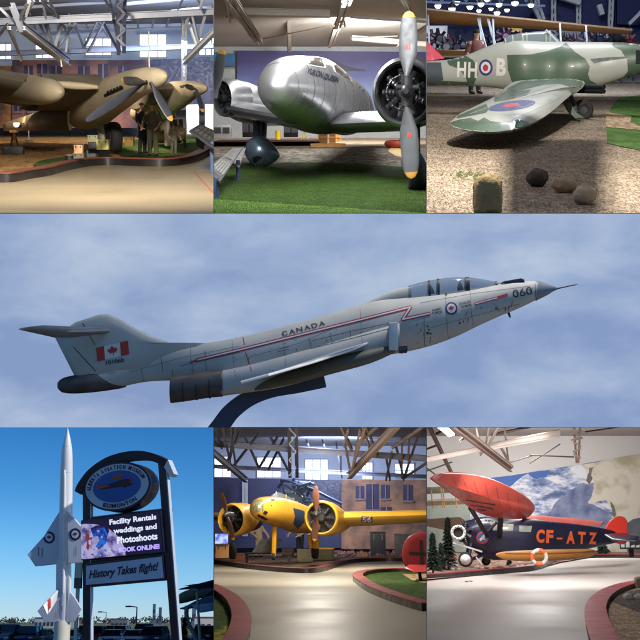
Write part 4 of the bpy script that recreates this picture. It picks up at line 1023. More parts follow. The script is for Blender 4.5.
def crown(mb, c, rx, rz, n, leafs, seed, cone=False):
    rnd = random.Random(seed)
    for _ in range(n):
        while 1:
            u, v, w_ = rnd.uniform(-1, 1), rnd.uniform(-1, 1), rnd.uniform(-1, 1)
            if cone:
                if sqrt(u * u + v * v) < (1 - (w_ + 1) / 2) * .95 + .05: break
            elif u * u + v * v + w_ * w_ < 1 and (u * u + v * v + w_ * w_ > .25 or rnd.random() < .4): break
        p = c + V((u * rx, v * rx, w_ * rz)); a = V((rnd.uniform(-1, 1), rnd.uniform(-1, 1), rnd.uniform(-1, 1))).normalized() * leafs; b = a.cross(V((rnd.uniform(-1, 1), rnd.uniform(-1, 1), rnd.uniform(-1, 1)))).normalized() * leafs * .7
        mb.face([mb.bm.verts.new(p + a), mb.bm.verts.new(p + b), mb.bm.verts.new(p - a), mb.bm.verts.new(p - b)])
mb = MB(lf); rnd = random.Random(3)
for k in range(230):
    x = rnd.uniform(-400, 20); d = rnd.uniform(1500, 1750); h = rnd.uniform(5, 8.5) if rnd.random() < .85 else rnd.uniform(8, 11); mb.use(lf if rnd.random() < .6 else lf2)
    crown(mb, V((x * d / 900, d, h * .5)), rnd.uniform(4, 9), h * .55, 26, 1.5, k)
o = mb.build('far_wood', smooth=False); structure(o, 'stuff', 'dark tree belt along the horizon beyond the car park')
fir = mat('fir_green', srgb(34, 48, 38), .9, 0, .3, 2)
def conifer(cell, base, H, R, label, n=240, m=None, leafs=None, group=None, seed=1):
    t = thing('conifer', label, 'tree', base, group); U_ = cell.U if cell is not BL else V((0, 0, 1)); G_ = U_.cross(RIGHT)
    mb = MB(barkm); mb.tube([base, base + U_ * H * .95], H * .022, 8, H * .004); mb.build('trunk', t)
    mb = MB(m or fir); rnd = random.Random(seed); tiers = 13
    for k in range(n):
        z = rnd.random() ** .8; r = R * (1 - z) * (.75 + .35 * ((z * tiers) % 1 < .5)) * rnd.uniform(.3, 1.08); a = rnd.uniform(0, 2 * pi)
        o_ = RIGHT * cos(a) + G_ * sin(a); p = base + U_ * H * (.06 + .92 * z) + o_ * r; s = (leafs or H * .035) * rnd.uniform(.6, 1.2)
        tip = p + (o_ * 1.3 - U_ * .55) * s; sd_ = o_.cross(U_) * s * .55
        mb.face([mb.bm.verts.new(p - o_ * s * .6), mb.bm.verts.new(p + sd_), mb.bm.verts.new(tip), mb.bm.verts.new(p - sd_)])
        mb.face([mb.bm.verts.new(p - o_ * s * .5 + U_ * s * .4), mb.bm.verts.new(tip), mb.bm.verts.new(p - U_ * s * .3)])
    mb.build('crown', t, smooth=False); return t
b = C.at(184.2, 640, 52); b = V((b.x, b.y, 0)); conifer(BL, b, 2 + (622 - 616.5) / FPX * 52, .42, 'dark pointed evergreen beside the right sign post', 700, seed=5, leafs=.09)
# ------------------------------------------------------------------ top middle: polished twin-engine airliner in a pale hall
cell_on(TM); C = TM
pale_ceil = mat('hall_ceiling', srgb(196, 192, 184), .8, 0, .08, .25, .2, 3); pale_beam = mat('hall_beam', srgb(206, 200, 190), .6)
zc = room(C, 115, mat('hall_wall', srgb(190, 196, 200), .8), mat('hall_floor_tan', srgb(206, 184, 150), .35, 0, .08, .3), pale_ceil, 47, zf=12)
# ground bands
mb = MB(gravel('turf_green', srgb(78, 108, 40), srgb(46, 72, 26), 22, .9)); mb.poly([C.L(-8, 27, .05), C.L(9, 27, .05), C.L(10, 58, .05), C.fl(420, 168, .05), C.fl(380, 165, .05), C.fl(345, 163.5, .05), C.fl(300, 162, .05), C.fl(262, 164, .05), C.fl(215, 168, .05)])
structure(mb.build('turf', smooth=False), 'stuff', 'short green artificial turf in front of the polished aircraft')
mb = MB(gravel('gravel_grey', srgb(150, 142, 130), srgb(82, 78, 74), 3.2, .7)); floorpoly(mb, C, [(205, 172), (262, 165), (300, 163), (345, 164), (430, 171), (430, 150), (380, 146), (330, 147), (280, 147), (205, 149)], .03)
structure(mb.build('gravel', smooth=False), 'stuff', 'grey gravel strip behind the green turf')
# mural: dusk sky over dark pines, on a wide board
def mural_dusk():
    m = bpy.data.materials.new('mural_dusk'); m.use_nodes = True; n = m.node_tree.nodes; l = m.node_tree.links; b = n['Principled BSDF']; b.inputs['Roughness'].default_value = .55
    tc = n.new('ShaderNodeTexCoord'); sx = n.new('ShaderNodeSeparateXYZ'); l.new(tc.outputs['Generated'], sx.inputs[0])
    a = n.new('ShaderNodeTexNoise'); a.inputs['Scale'].default_value = .35; a.inputs['Detail'].default_value = 4; l.new(tc.outputs['Object'], a.inputs['Vector'])
    ad = n.new('ShaderNodeMath'); ad.operation = 'MULTIPLY_ADD'; ad.inputs[1].default_value = .35; l.new(a.outputs['Fac'], ad.inputs[0]); l.new(sx.outputs[2], ad.inputs[2])
    cr = n.new('ShaderNodeValToRGB'); e = cr.color_ramp.elements; e[0].position = .25; e[0].color = (*srgb(92, 104, 128), 1); e[1].position = 1.1; e[1].color = (*srgb(66, 62, 118), 1)
    x = e.new(.55); x.color = (*srgb(128, 150, 196), 1); x = e.new(.8); x.color = (*srgb(92, 98, 160), 1)
    l.new(ad.outputs[0], cr.inputs[0]); l.new(cr.outputs[0], b.inputs['Base Color']); return m
mb = MB(mural_dusk()); mb.poly([C.wl(237, 50.5, 114.4), C.wl(436, 52, 114.4), C.wl(436, 118, 114.4), C.wl(237, 118, 114.4)], C.G * .2)
mu = mb.build('mural', smooth=False); tag(mu, 'wide dusk-blue landscape mural board behind the polished aircraft', 'mural')
mb = MB(mat('mural_pines', srgb(42, 46, 62), .7)); rnd = random.Random(4)
for k in range(46):
    x = 239 + k * 4.2 + rnd.uniform(-1, 1); h = rnd.uniform(6, 26); yb = 112; w_ = rnd.uniform(1.2, 2.4)
    mb.poly([C.wl(x - w_, yb, 114.33), C.wl(x + w_, yb, 114.33), C.wl(x + w_ * .3, yb - h * .6, 114.33), C.wl(x, yb - h, 114.33), C.wl(x - w_ * .3, yb - h * .6, 114.33)])
pn = mb.build('painted_pines', mu, smooth=False)
mb = MB(mat('mural_plane', srgb(74, 78, 92), .6)); 
for x, y in ((344, 66), (420, 58)):
    mb.poly([C.wl(x + a, y + b, 114.33) for a, b in ((-14, -6), (-11, -7), (0, -1), (10, 2), (22, 4), (22, 5), (8, 4.5), (2, 5), (-3, 4), (-4, 1))])
mb.build('painted_aircraft', mu, smooth=False)
# posters left
for x0, x1, y0, y1, cc, lb in ((222.8, 235.5, 53.5, 66.5, (70, 130, 190), 'blue square poster on the pale wall left of the mural'), (205, 218, 52, 78, (60, 150, 205), 'bright blue poster at the left border of the pale hall'), (221.5, 235.5, 68, 80, (196, 206, 206), 'white notice board under the blue square poster')):
    b = C.wl((x0 + x1) / 2, y1, 114); mb = MB(mat('frame_dark', srgb(60, 64, 70), .6)); t = thing('poster' if cc[0] < 100 else 'notice_board', lb, 'poster' if cc[0] < 100 else 'notice board', b)
    mb.poly([C.wl(x0, y0, 114.2), C.wl(x1, y0, 114.2), C.wl(x1, y1, 114.2), C.wl(x0, y1, 114.2)], C.G * .1); mb.build('frame', t)
    mb = MB(mat('poster_%d' % cc[0], srgb(*cc), .5, 0, .35, .8)); mb.poly([C.wl(x0 + .5, y0 + .5, 114.17), C.wl(x1 - .5, y0 + .5, 114.17), C.wl(x1 - .5, y1 - .5, 114.17), C.wl(x0 + .5, y1 - .5, 114.17)]); mb.build('sheet', t)
# roof steel
bd_ = mat('beam_shadow_side', srgb(150, 140, 128), .7)
truss(C, 'pale diagonal lattice roof truss at the upper left of the pale hall', mat('beam_tan', srgb(168, 158, 146), .6), [(216, -16, 70, 258, 43, 96, 1.0), (226, -16, 70, 262, 42, 96, .7)], [(218, -10, 72, 236, 0, 76), (230, 4, 76, 232, 18, 84), (238, 12, 82, 240, 22, 86), (246, 24, 88, 250, 36, 92), (232, 14, 84, 226, 17, 84), (238, 0, 76, 242, 14, 84), (224, -14, 70, 230, 22, 84)], .5, .35)
truss(C, 'long pale horizontal ceiling beam above the mural', pale_beam, [(236, 11.5, 88, 330, 14, 88, 1.6)], [(236, 13, 87.8, 330, 15.4, 87.8, .4)], name='ceiling_beam', cat='beam')
truss(C, 'short pale post dropping from the ceiling to the mural top', pale_beam, [(289, 17, 95, 290, 50, 108, 1.1), (287, 17, 95, 288, 50, 108, .5)], [(285, 17, 95, 293, 17, 95, .5)], name='ceiling_post', cat='post')
truss(C, 'pale diagonal roof truss right of the ceiling lamp', pale_beam, [(350, -14, 72, 329, 46, 108, 1.0), (357, -14, 72, 332, 46, 108, .4)], [(342, 10, 84, 345, 26, 92), (338, 20, 90, 343, 24, 92)], .5, .35)
truss(C, 'pale crossing roof beams over the right engine', pale_beam, [(350, 17, 88, 432, 22, 88, .5), (352, 38, 100, 432, 45, 100, 1.2)], [(398, 45, 100, 432, 24, 88, 1.0), (398, -14, 70, 412, 14, 84, .5), (395, -14, 70, 408, 12, 84, .4)])
for k, (a, b) in enumerate((((262, 39), (328, 26)), ((214, 0), (330, 5)), ((350, 38), (398, 36)))):
    mb = MB(mat('cable_dark', srgb(96, 88, 82), .7)); mb.tube([C.at(a[0], a[1], 100), C.at(b[0], b[1], 96)], .05, 6); tag(mb.build('tie_rod'), ['thin dark tie rod between the left truss and the lamp', 'thin dark tie rod along the top edge of the pale hall', 'thin dark tie rod right of the lamp'][k], 'tie rod')
# lamp
t = thing('ceiling_lamp', 'glowing round ceiling lamp at the top of the pale hall', 'lamp', C.at(356, -4, 80))
mb = MB(pale_beam); lp = C.at(356, -3, 80); mb.loft([(lp + C.U * .5, C.R * .3, C.G * .3), (lp + C.U * .2, C.R * .9, C.G * .9), (lp, C.R * 1.0, C.G * 1.0)], 24); mb.build('housing', t)
mb = MB(mat('lamp_glow', (1, .97, .9), .5, var=0, emit=14)); mb.disc(lp - C.U * .03, C.R * .9, C.G * .9, 24); mb.build('diffuser', t)
light_area('hall_light', lp - C.U * .1, C.at(320, 120, 60), 2.2, 3500, (1, .95, .88))
light_area('hall_light', C.L(-1.0, 33, C.h + 7), C.L(0, 52, 5), 5, 3600, (1, .98, .96))  # unseen light added in front to brighten the polished nose
fill_strip(C, 320, -13, 40, 92, 3.0, 4200, (1, .98, .95))  # added strip above the frame, brightens the bare metal
light_area('hall_light', C.L(3, 96, zc - .2), C.L(2, 112, 3), 4, 3500, (1, .96, .92))

# aircraft
silver = mat('polished_aluminium', srgb(214, 215, 218), .34, .85, .12, .6, .2, 1.1)
silver2 = mat('brushed_aluminium', srgb(188, 190, 195), .34, .9, .15, .8)
blued = mat('pod_blue_steel', srgb(150, 172, 198), .3, .75, .12, .8)
dk = mat('engine_black', srgb(26, 27, 32), .6, .1); steel = mat('engine_steel', srgb(96, 96, 100), .4, .8, .3, 2)
bladeg = mat('blade_grey', srgb(92, 95, 98), .45, .2); tipy = mat('blade_tip_yellow', srgb(204, 150, 62), .5); redm = mat('mark_red', srgb(200, 60, 50), .5)
ax = (-C.R * .36 - C.G * .93).normalized(); sv = (C.R * .93 - C.G * .36).normalized()
ap = thing('polished_airliner', 'polished bare-metal twin-engine aircraft with a bulbous nose, parked over green turf', 'aircraft', C.fl(320, 172))
def ring_(x, y, r, d, k=1.0): R_ = r * d / FPX; return (C.at(x, y, d), sv * R_ * .98 * k, C.U * R_ * k)
fr_ = [(271, 86, 2, 42.9), (272, 86, 9, 43.0), (274.5, 86, 17, 43.2), (279, 86.3, 24, 43.7), (285, 87, 29, 44.4), (293, 89, 32.5, 45.3), (303, 92.5, 36, 46.8), (314, 96, 37, 49), (325, 99.5, 34.5, 52.5), (336, 102.5, 30, 57.5), (345, 107, 28, 64), (352, 109, 23, 73), (358, 111, 15, 86)]
mb = MB(silver); mb.loft([ring_(*q_) for q_ in fr_], 72, sub=5); fz = mb.build('fuselage', ap)
# cockpit hump
mb = MB(mat('white_paint', srgb(226, 228, 230), .3, 0, .03))
mb.loft([ring_(*q_) for q_ in ((298, 66, 4, 44.8), (303, 67, 9, 45.4), (311, 70, 13.5, 46.6), (322, 75, 16.5, 49), (333, 83, 17, 53), (343, 93, 17, 59), (350, 99, 14, 68))], 36, sub=4); hump = mb.build('cockpit_roof', ap)
bf = bvh([fz, hump]); wg = mat('cockpit_glass', srgb(92, 88, 84), .12, .2, .15, 2)
for pts in ([(307, 64.2), (310.5, 57.2), (321.5, 58.8), (324, 67)], [(333.5, 65.5), (336.5, 63), (346, 71.5), (350.4, 80.4), (344, 77.4), (335.4, 71.5)], [(357.8, 82), (362, 85), (364.5, 92.4), (359.4, 89)], [(368.6, 95), (371.4, 97.5), (372.2, 102), (369.4, 100)], [(302.5, 62), (308, 56.8), (309, 58), (305.5, 63.5)]):
    mb = MB(mat('white_paint', srgb(226, 228, 230), .3, 0, .03)); cx = sum(p[0] for p in pts) / len(pts); cy = sum(p[1] for p in pts) / len(pts)
    decal(mb, bf, [[(cx + (x - cx) * 1.25, cy + (y - cy) * 1.25) for x, y in pts]], .03); fr = mb.build('window_frame', ap)
    mb = MB(wg); decal(mb, bf, [pts], .06); mb.build('window_pane', fr)
mb = MB(mat('jet_black', srgb(38, 42, 58), .5)); text_decal(mb, bf, 'YUKON QUEEN', 322.4, 75.8, 33, 6.6, -18, .035, .05, skew=.1); mb.build('lettering', ap)
# nose cap seam, belly seams
mb = MB(mat('seam_grey', srgb(120, 122, 126), .4, .7))
sm_ = smooth([tuple(ring_(*q_)) for q_ in fr_], 6)
for k_ in (17, 26, 31, 36, 41, 46, 51, 56, 61):
    c_, a_, b_ = sm_[k_]; mb.loft([(c_ + ax * .02, a_ * 1.003, b_ * 1.003), (c_ - ax * .02, a_ * 1.003, b_ * 1.003)], 60, cap0=False, cap1=False)
mb.build('panel_seam', fz)
mb = MB(mat('rivet_grey', srgb(110, 112, 118), .4, .7))
for k_ in (22, 28, 33, 38, 43, 48, 53, 58):
    c_, a_, b_ = sm_[k_]
    for j in range(96):
        t_ = 2 * pi * j / 96; p_ = c_ + a_ * cos(t_) * 1.004 + b_ * sin(t_) * 1.004; mb.poly([p_ + ax * .018, p_ + (a_ * -sin(t_) + b_ * cos(t_)).normalized() * .018, p_ - ax * .018, p_ - (a_ * -sin(t_) + b_ * cos(t_)).normalized() * .018])
o = mb.build('rivets', fz); o['kind'] = 'stuff'
# wing centre sections
mb = MB(silver2); airfoil(mb, (C.at(330, 124, 47.5), C.at(330, 126, 58)), (C.at(430, 120, 43.5), C.at(430, 122, 54)), C.U, .17, 14); mb.build('wing', ap)
mb = MB(silver2); airfoil(mb, (C.at(300, 122, 50), C.at(305, 120, 62)), (C.at(214, 106, 61), C.at(220, 106, 72)), C.U, .15, 14); mb.build('wing', ap)
# right engine
ce = C.at(403.5, 92.5, 41); px_ = 41 / FPX; X = (C.R * .975 + C.G * .12).normalized() * 31.5 * px_; ea = (-C.G * .985 - C.R * .13).normalized()
eng = radial_engine(C, ce, X, C.U * 34 * px_, ea, 30 * px_, ap, silver2, 2.4, dk, 9, steel)
mb = MB(silver2); mb.loft([(ce - ea * 2.3, X * .84, C.U * .9), (ce - ea * 4, X * .85 + C.R * .01, C.U * .85), (ce - ea * 7, X * .5, C.U * .5)], 32, sub=3); mb.build('nacelle', ap)
mb = MB(steel); mb.torus(ce + ea * .1, X.normalized() * .58, C.U * .58, .035, 32, 8)
for k in range(14): a = 2 * pi * k / 14; mb.ball(ce + ea * .12 + X.normalized() * .58 * cos(a) + C.U * .58 * sin(a), .06, nu=8, nv=6)
mb.build('collector_ring', ap)
hub = C.at(407, 91, 39.9); pr = thing('propeller', 'tall grey two-bladed propeller with yellow tips in front of the right engine', 'propeller', hub); pr['category'] = 'propeller'
# the propeller belongs to the aircraft: parts of it
bpy.data.objects.remove(pr); REG.pop()
pr = MB(steel); pr.loft([(hub + ea * .55, X * .08, C.U * .1), (hub + ea * .4, X * .16, C.U * .2), (hub, X * .2, C.U * .24), (hub - ea * 1.0, X * .17, C.U * .2)], 20)
pr.tube([hub - C.U * .5, hub + C.U * .5], .19, 14); pr.tube([hub - X * .35 + C.U * .12, hub + X * .35 + C.U * .12], .09, 12); hubo = pr.build('propeller_hub', ap)
b1 = blade(C, hub + C.U * .35, C.at(409, 11, 39.6), .62, .3, bladeg, tipy, ap, -ea, .085); b2 = blade(C, hub - C.U * .35, C.at(411.5, 178.5, 39.9), .62, -.3, bladeg, tipy, ap, -ea, .085)
for b_, x, y in ((b1, 408, 46.5), (b2, 409.4, 135)):
    mb = MB(redm); bb = bvh([b_]); decal(mb, bb, [[(x - 2, y - 2.4), (x - .4, y - 2.4), (x - .4, y + 2.4), (x - 2, y + 2.4)], [(x + .6, y - 2.4), (x + 2.2, y - 2.4), (x + 2.2, y + 2.4), (x + .6, y + 2.4)]], .03); mb.build('blade_mark', b_)
# left engine
cl = C.at(222.5, 98, 59); pl = 59 / FPX; la = (-C.R * .62 - C.G * .78 - C.U * .02).normalized(); lx = (C.R * .78 - C.G * .62) * 14 * pl; ly = C.U * 18.5 * pl
radial_engine(C, cl, lx * 1.05, ly, la, 16 * pl, ap, silver2, 1.6, dk, 9, dk)
mb = MB(silver2); mb.loft([(C.at(229, 98.5, 60.5), lx * 1.0, ly * .98), (C.at(243, 102, 61), lx * 1.25, ly * 1.15), (C.at(258, 107, 62), lx * 1.2, ly * 1.05), (C.at(275, 113, 64), lx * 1.0, ly * .75), (C.at(292, 119, 67), lx * .5, ly * .35)], 32, sub=4); mb.build('nacelle', ap)
hub2 = C.at(214, 98, 57.6); blade(C, hub2, C.at(222.3, 49, 57.2), .8, .3, bladeg, tipy, ap, la, .1); 
# wheel pods
def pod(p, rx, ry, rz, tyre_px, label=None):
    mb = MB(blued); mb.loft([(p + C.R * x * rx - C.G * .0 + C.U * dz * rz, C.G * ry * r, C.U * rz * r) for x, r, dz in ((-1, .1, .1), (-.85, .55, .08), (-.5, .92, .0), (-.1, 1.0, 0), (.35, .85, -.05), (.75, .48, -.15), (.97, .15, -.25), (1.02, .03, -.28))], 32, sub=4); o = mb.build('wheel_fairing', ap)
    return o
pd = pod(C.at(262, 151.5, 58), 17.5 * 58 / FPX, .62, 15.5 * 58 / FPX, 0)
mb = MB(dk); decal(mb, bvh([pd]), [[(252, 158), (256, 156), (260, 156), (263, 158.4), (260, 159), (257.5, 161.5), (254, 163)]], .02, 2); mb.build('fairing_opening', pd)
mb = MB(tyre); mb.torus(C.at(256, 155.5, 58), C.G * .3, C.U * .30, .16, 24, 10); mb.build('wheel', ap)
mb = MB(blued); mb.tube([C.at(258, 122, 60), C.at(258, 142, 58.4)], .25, 12); mb.tube([C.at(265, 122, 60), C.at(264, 140, 58.4)], .12, 10); mb.build('strut', ap)
pd = pod(C.at(414, 163, 41.2), 13 * 41 / FPX, .45, 15.5 * 41 / FPX, 0)
mb = MB(blued); mb.tube([C.at(414, 118, 42.5), C.at(414, 152, 41.4)], .22, 12); mb.build('strut', ap)
wc = C.at(417, 176.5, 41.2); mb = MB(tyre); mb.loft([(wc - C.R * .3, C.G * .36, C.U * .40), (wc - C.R * .24, C.G * .44, C.U * .47), (wc + C.R * .24, C.G * .44, C.U * .47), (wc + C.R * .3, C.G * .36, C.U * .40)], 24); mb.build('wheel', ap)
# things around
def bucket(x, y, d, r, h, m, label, name='bucket', cat='bucket'):
    p = C.fl(x, y); t = thing(name, label, cat, p); mb = MB(m); mb.loft([(p, C.R * r * .8, C.G * r * .8), (p + C.U * h, C.R * r, C.G * r)], 16, cap1=False); mb.build('body', t)
    mb = MB(m); mb.torus(p + C.U * h, C.R * r, C.G * r, .04, 16, 6); mb.build('rim', t); return t
bucket(278, 139.6, 0, .26, .78, mat('bucket_yellow', srgb(220, 196, 30), .5), 'yellow bucket on the floor behind the wheel fairing')
wood_ = mat('crate_wood', srgb(176, 122, 70), .7, 0, .25, 1.5)
# low stage edge far back
mb = MB(mat('stage_brown', srgb(112, 64, 46), .6)); mb.poly([C.fl(212, 142, .0), C.fl(320, 141.5, 0), C.fl(320, 141.5, .35), C.fl(212, 142, .35)], C.G * 6); o = mb.build('low_platform', smooth=False); tag(o, 'low reddish-brown platform edge running behind the wheel fairing', 'platform')
mb = MB(dk)
for x0, x1, y0 in ((246, 262, 119), (286, 300, 122), (300, 310, 127)): mb.poly([C.wl(x0, y0, 100), C.wl(x1, y0, 100), C.wl(x1, 137, 100), C.wl(x0, 137, 100)], C.G * 1.5)
bpy_dummy = mb; mb.bm.free()
for i, (x0, x1, y0, m_, lb) in enumerate(((284, 298, 122, dk, 'dark cabinet behind the yellow stand'), (243, 256, 121, dk, 'dark cabinet left of the yellow bucket'), (214, 231, 125, mat('white_paint', srgb(226, 228, 230), .3, 0, .03), 'white equipment box at the left border of the pale hall'))):
    p = C.wl((x0 + x1) / 2, 137, 98); t = thing('cabinet' if i < 2 else 'equipment_box', lb, 'cabinet' if i < 2 else 'box', p); w_ = (x1 - x0) * 98 / FPX; h_ = (137 - y0) * 98 / FPX
    mb = MB(m_); mb.box(C.frame(p), w_, 1.2, h_); mb.build('body', t, bevel=.03); mb = MB(steel)
    for k in (-1, 1): mb.box(C.frame(p + C.R * w_ * .25 * k - C.G * .62 + C.U * h_ * .3), w_ * .4, .04, h_ * .5)
    mb.build('door', t)
t = thing('yellow_stand', 'small yellow folding stand in front of the dark cabinets', 'stand', C.fl(302, 139))
p = C.fl(302, 139); yl = mat('bucket_yellow', srgb(220, 196, 30), .5); mb = MB(yl); mb.beam(p, p + C.U * 1.1 + C.R * .3, .07); mb.beam(p + C.R * .5, p + C.U * 1.1 + C.R * .1, .07); mb.build('leg', t); mb = MB(yl); mb.beam(p + C.U * 1.05 - C.R * .1, p + C.U * 1.05 + C.R * .7, .09); mb.build('crossbar', t)
# wooden hut/crates
for i, (x0, x1, yb, h) in enumerate(((318, 328, 144.5, 15), (328.5, 336, 143.5, 13), (336, 341, 142, 10))):
    p = C.fl((x0 + x1) / 2, yb); d = (p - EYE).dot(FWD); w_ = (x1 - x0) * d / FPX; h_ = h * d / FPX
    t = thing('wooden_crate', ['tall open wooden crate, leftmost under the fuselage', 'middle wooden crate of the row under the fuselage', 'small end crate of the row under the fuselage'][i], 'crate', p, 'wooden crates under the fuselage'); mb = MB(wood_); mb.box(C.frame(p), w_ * .92, 1.2, h_ * .9); mb.build('box', t)
    mb = MB(mat('crate_wood_light', srgb(214, 160, 96), .7, 0, .2, 1.5))
    for a in (-1, 1): mb.box(C.frame(p + C.R * w_ * .42 * a - C.G * .62), w_ * .1, .08, h_)
    for z in (0, .45, .9): mb.box(C.frame(p - C.G * .64 + C.U * h_ * z), w_, .08, h_ * .09)
    mb.build('slats', t, smooth=False)
p = C.fl(328, 146.5); mb = MB(mat('crate_wood_light', srgb(214, 160, 96), .7, 0, .2, 1.5)); mb.box(C.frame(p), 2.6, 1.6, .22); o = mb.build('pallet'); tag(o, 'pale wooden pallet in front of the row of crates', 'pallet')
# red toy boat with a child mannequin look: orange dinghy
p = C.fl(398, 148); t = thing('dinghy', 'small red dinghy lying left of the lower propeller blade', 'dinghy', p)
mb = MB(mat('dinghy_red', srgb(196, 78, 58), .5)); mb.torus(p + C.U * .3, C.R * .75, C.G * 1.6, .24, 24, 10); mb.build('tube', t); mb = MB(mat('dinghy_floor', srgb(60, 120, 150), .6)); mb.disc(p + C.U * .2, C.R * .7, C.G * 1.5, 20); mb.build('floor', t)
mb = MB(mat('teal_cloth', srgb(40, 110, 130), .8)); mb.loft([(p + C.U * .3 + C.R * .35, C.R * .3, C.G * .3), (p + C.U * .8 + C.R * .4, C.R * .26, C.G * .26), (p + C.U * 1.15 + C.R * .4, C.R * .12, C.G * .12)], 14, sub=2); tag(mb.build('kit_bag'), 'teal kit bag standing in the red dinghy', 'bag')
mb = MB(mat('sand_pale', srgb(214, 188, 140), .9)); floorpoly(mb, C, [(388, 151), (396, 156), (408, 158), (408, 146), (392, 146)], .045); structure(mb.build('sand_patch', smooth=False), 'stuff', 'pale sand patch left of the lower propeller blade')
# information panels at the left
def info(c, pts4, post, label, facem, h=.06):
    P = [c.at(*q) for q in pts4]; cen = sum(P, V((0, 0, 0))) / 4; n_ = (P[1] - P[0]).cross(P[3] - P[0]).normalized()
    if n_.dot(c.U) < 0: n_ = -n_
    foot = cen - c.U * ((cen - EYE).dot(c.U) + c.h)
    t = thing('info_panel', label, 'information panel', foot); mb = MB(mat('frame_dark', srgb(60, 64, 70), .6)); mb.poly(P, -n_ * h); mb.build('panel', t)
    mb = MB(facem); mb.poly([cen + (p - cen) * .86 + n_ * .008 for p in P]); fo_ = mb.build('face', t)
    mb = MB(mat('panel_print', srgb(112, 112, 108), .5, 0, .2, 3))
    for k in range(5):
        for j in range(2):
            u0, u1, v0, v1 = .12 + .17 * k, .24 + .17 * k, .14 + .42 * j, .44 + .42 * j; Q = lambda u, v: (P[0] * (1 - u) + P[3] * u) * (1 - v) + (P[1] * (1 - u) + P[2] * u) * v + n_ * .014
            mb.poly([Q(u0, v0), Q(u1, v0), Q(u1, v1), Q(u0, v1)])
    mb.build('print', fo_, smooth=False)
    mb = MB(mat('post_blue', srgb(70, 88, 122), .5)); a = post; top = c.at(*a[0]) ; q = top - c.U * ((top - EYE).dot(c.U) + c.h); mb.tube([top, q], a[1], 10); mb.build('post', t); return t
info(C, [(206, 169, 38.5), (233.5, 147.5, 46), (243, 147.5, 46), (220, 182, 37)], ((214, 178, 37.4), .16), 'near sloping grey information panel on a blue post by the left engine', mat('panel_face', srgb(78, 80, 84), .5, 0, .4, 2))
info(C, [(228, 158, 47), (238, 148, 50), (246, 148, 50), (239, 168, 46)], ((238, 160, 46.5), .08), 'second sloping information panel, partly behind the near one', mat('panel_face2', srgb(104, 106, 104), .5, 0, .4, 2))
# ------------------------------------------------------------------ top right: camouflaged fighter on gravel
cell_on(TR); C = TR
zc = room(C, 140, mat('tr_wall_blue', srgb(44, 62, 120), .7, 0, .2, .15), mat('tr_floor', srgb(160, 150, 140), .5), mat('tr_ceiling', srgb(70, 82, 120), .7, 0, .3, .3), -40, zf=14)
mb = MB(gravel('pea_gravel', srgb(190, 174, 152), srgb(112, 96, 80), 19, .9)); mb.poly([C.L(-1, 27, .05), C.L(14, 27, .05), C.L(38, 118, .05), C.L(6, 118, .05)]); structure(mb.build('gravel_bed', smooth=False), 'stuff', 'tan pea gravel bed under the camouflaged fighter')
mb = MB(gravel('turf_far', srgb(92, 124, 62), srgb(66, 100, 46), 4, .5)); floorpoly(mb, C, [(606, 116), (618, 98), (660, 92), (660, 128), (640, 150), (620, 146), (607, 143)], .08)
structure(mb.build('turf', smooth=False), 'stuff', 'green turf patch at the right of the gravel bed')
mb = MB(gravel('pea_gravel2', srgb(205, 180, 150), srgb(150, 122, 92), 5.5, .9)); floorpoly(mb, C, [(606, 112), (632, 116), (630, 122), (640, 126), (655, 128), (655, 131), (606, 127)], .1); structure(mb.build('gravel_path', smooth=False), 'stuff', 'narrow gravel path across the turf patch')
mb = MB(mat('snow_pad', srgb(214, 216, 226), .7)); floorpoly(mb, C, [(607, 82), (622, 74), (660, 64), (660, 82)], .1); structure(mb.build('pale_floor_strip', smooth=False))
# far blue wall segments with pale lattice columns
cw = mat('lattice_white', srgb(190, 198, 208), .6)
for i, (x, y0, y1) in enumerate(((553.5, -14, 36), (578.5, -14, 24), (612, -14, 30), (537, -14, 14))):
    d = 128; t = thing('lattice_column', ['pale lattice column nearest the crowded left of the blue wall', 'pale lattice column, second along the blue wall', 'pale lattice column, third along the blue wall, above the engine', 'short pale lattice column beside the hanging lamps'][i], 'column', C.at(x, y1, d)); r = [-1.6, 1.6]
    for a in r: mb = MB(cw); mb.beam(C.at(x + a, y0, d), C.at(x + a - (2 if i == 2 else 0), y1, d), .22); mb.build('upright', t, smooth=False)
    for k in range(6): ya = y0 + (y1 - y0) * k / 6; yb = y0 + (y1 - y0) * (k + 1) / 6; mb = MB(cw); o_ = (2 * k / 6 if i == 2 else 0); mb.beam(C.at(x + r[k % 2] - o_, ya, d), C.at(x - r[k % 2] - o_, yb, d), .13); mb.build('brace', t, smooth=False)
for i, (a, b, w_) in enumerate((((532, 4), (541, 22), .35), ((599, 5), (602, 15), .5), ((645, 8), (629, 24), .35), ((555, -5), (580, 3), .5), ((540, 8), (544, 20), .3))):
    mb = MB(cw); mb.beam(C.at(*a, 124), C.at(*b, 124), w_); tag(mb.build('wall_brace', smooth=False), ['pale slanted brace left of the first lattice column', 'short white light tube on the blue wall', 'pale slanted brace at the far right of the blue wall', 'pale beam crossing the top of the blue wall', 'thin pale brace beside the first lattice column'][i], 'brace')
mb = MB(mat('tr_panel', srgb(36, 48, 104), .5))
for x0, x1 in ((540, 551), (557, 575), (582, 606), (617, 650)):
    mb = MB(mat('tr_panel', srgb(40, 56, 118), .5, 0, .1)); mb.poly([C.at(x0, -14, 132), C.at(x1, -14, 132), C.at(x1, 26, 132), C.at(x0, 24, 132)], C.G * .5); tag(mb.build('blue_wall_panel', smooth=False), {540: 'narrow dark blue wall panel beside the lamps', 557: 'dark blue wall panel between the first two lattice columns', 582: 'dark blue wall panel above the green cowling', 617: 'dark blue wall panel at the far right'}[x0], 'wall panel')
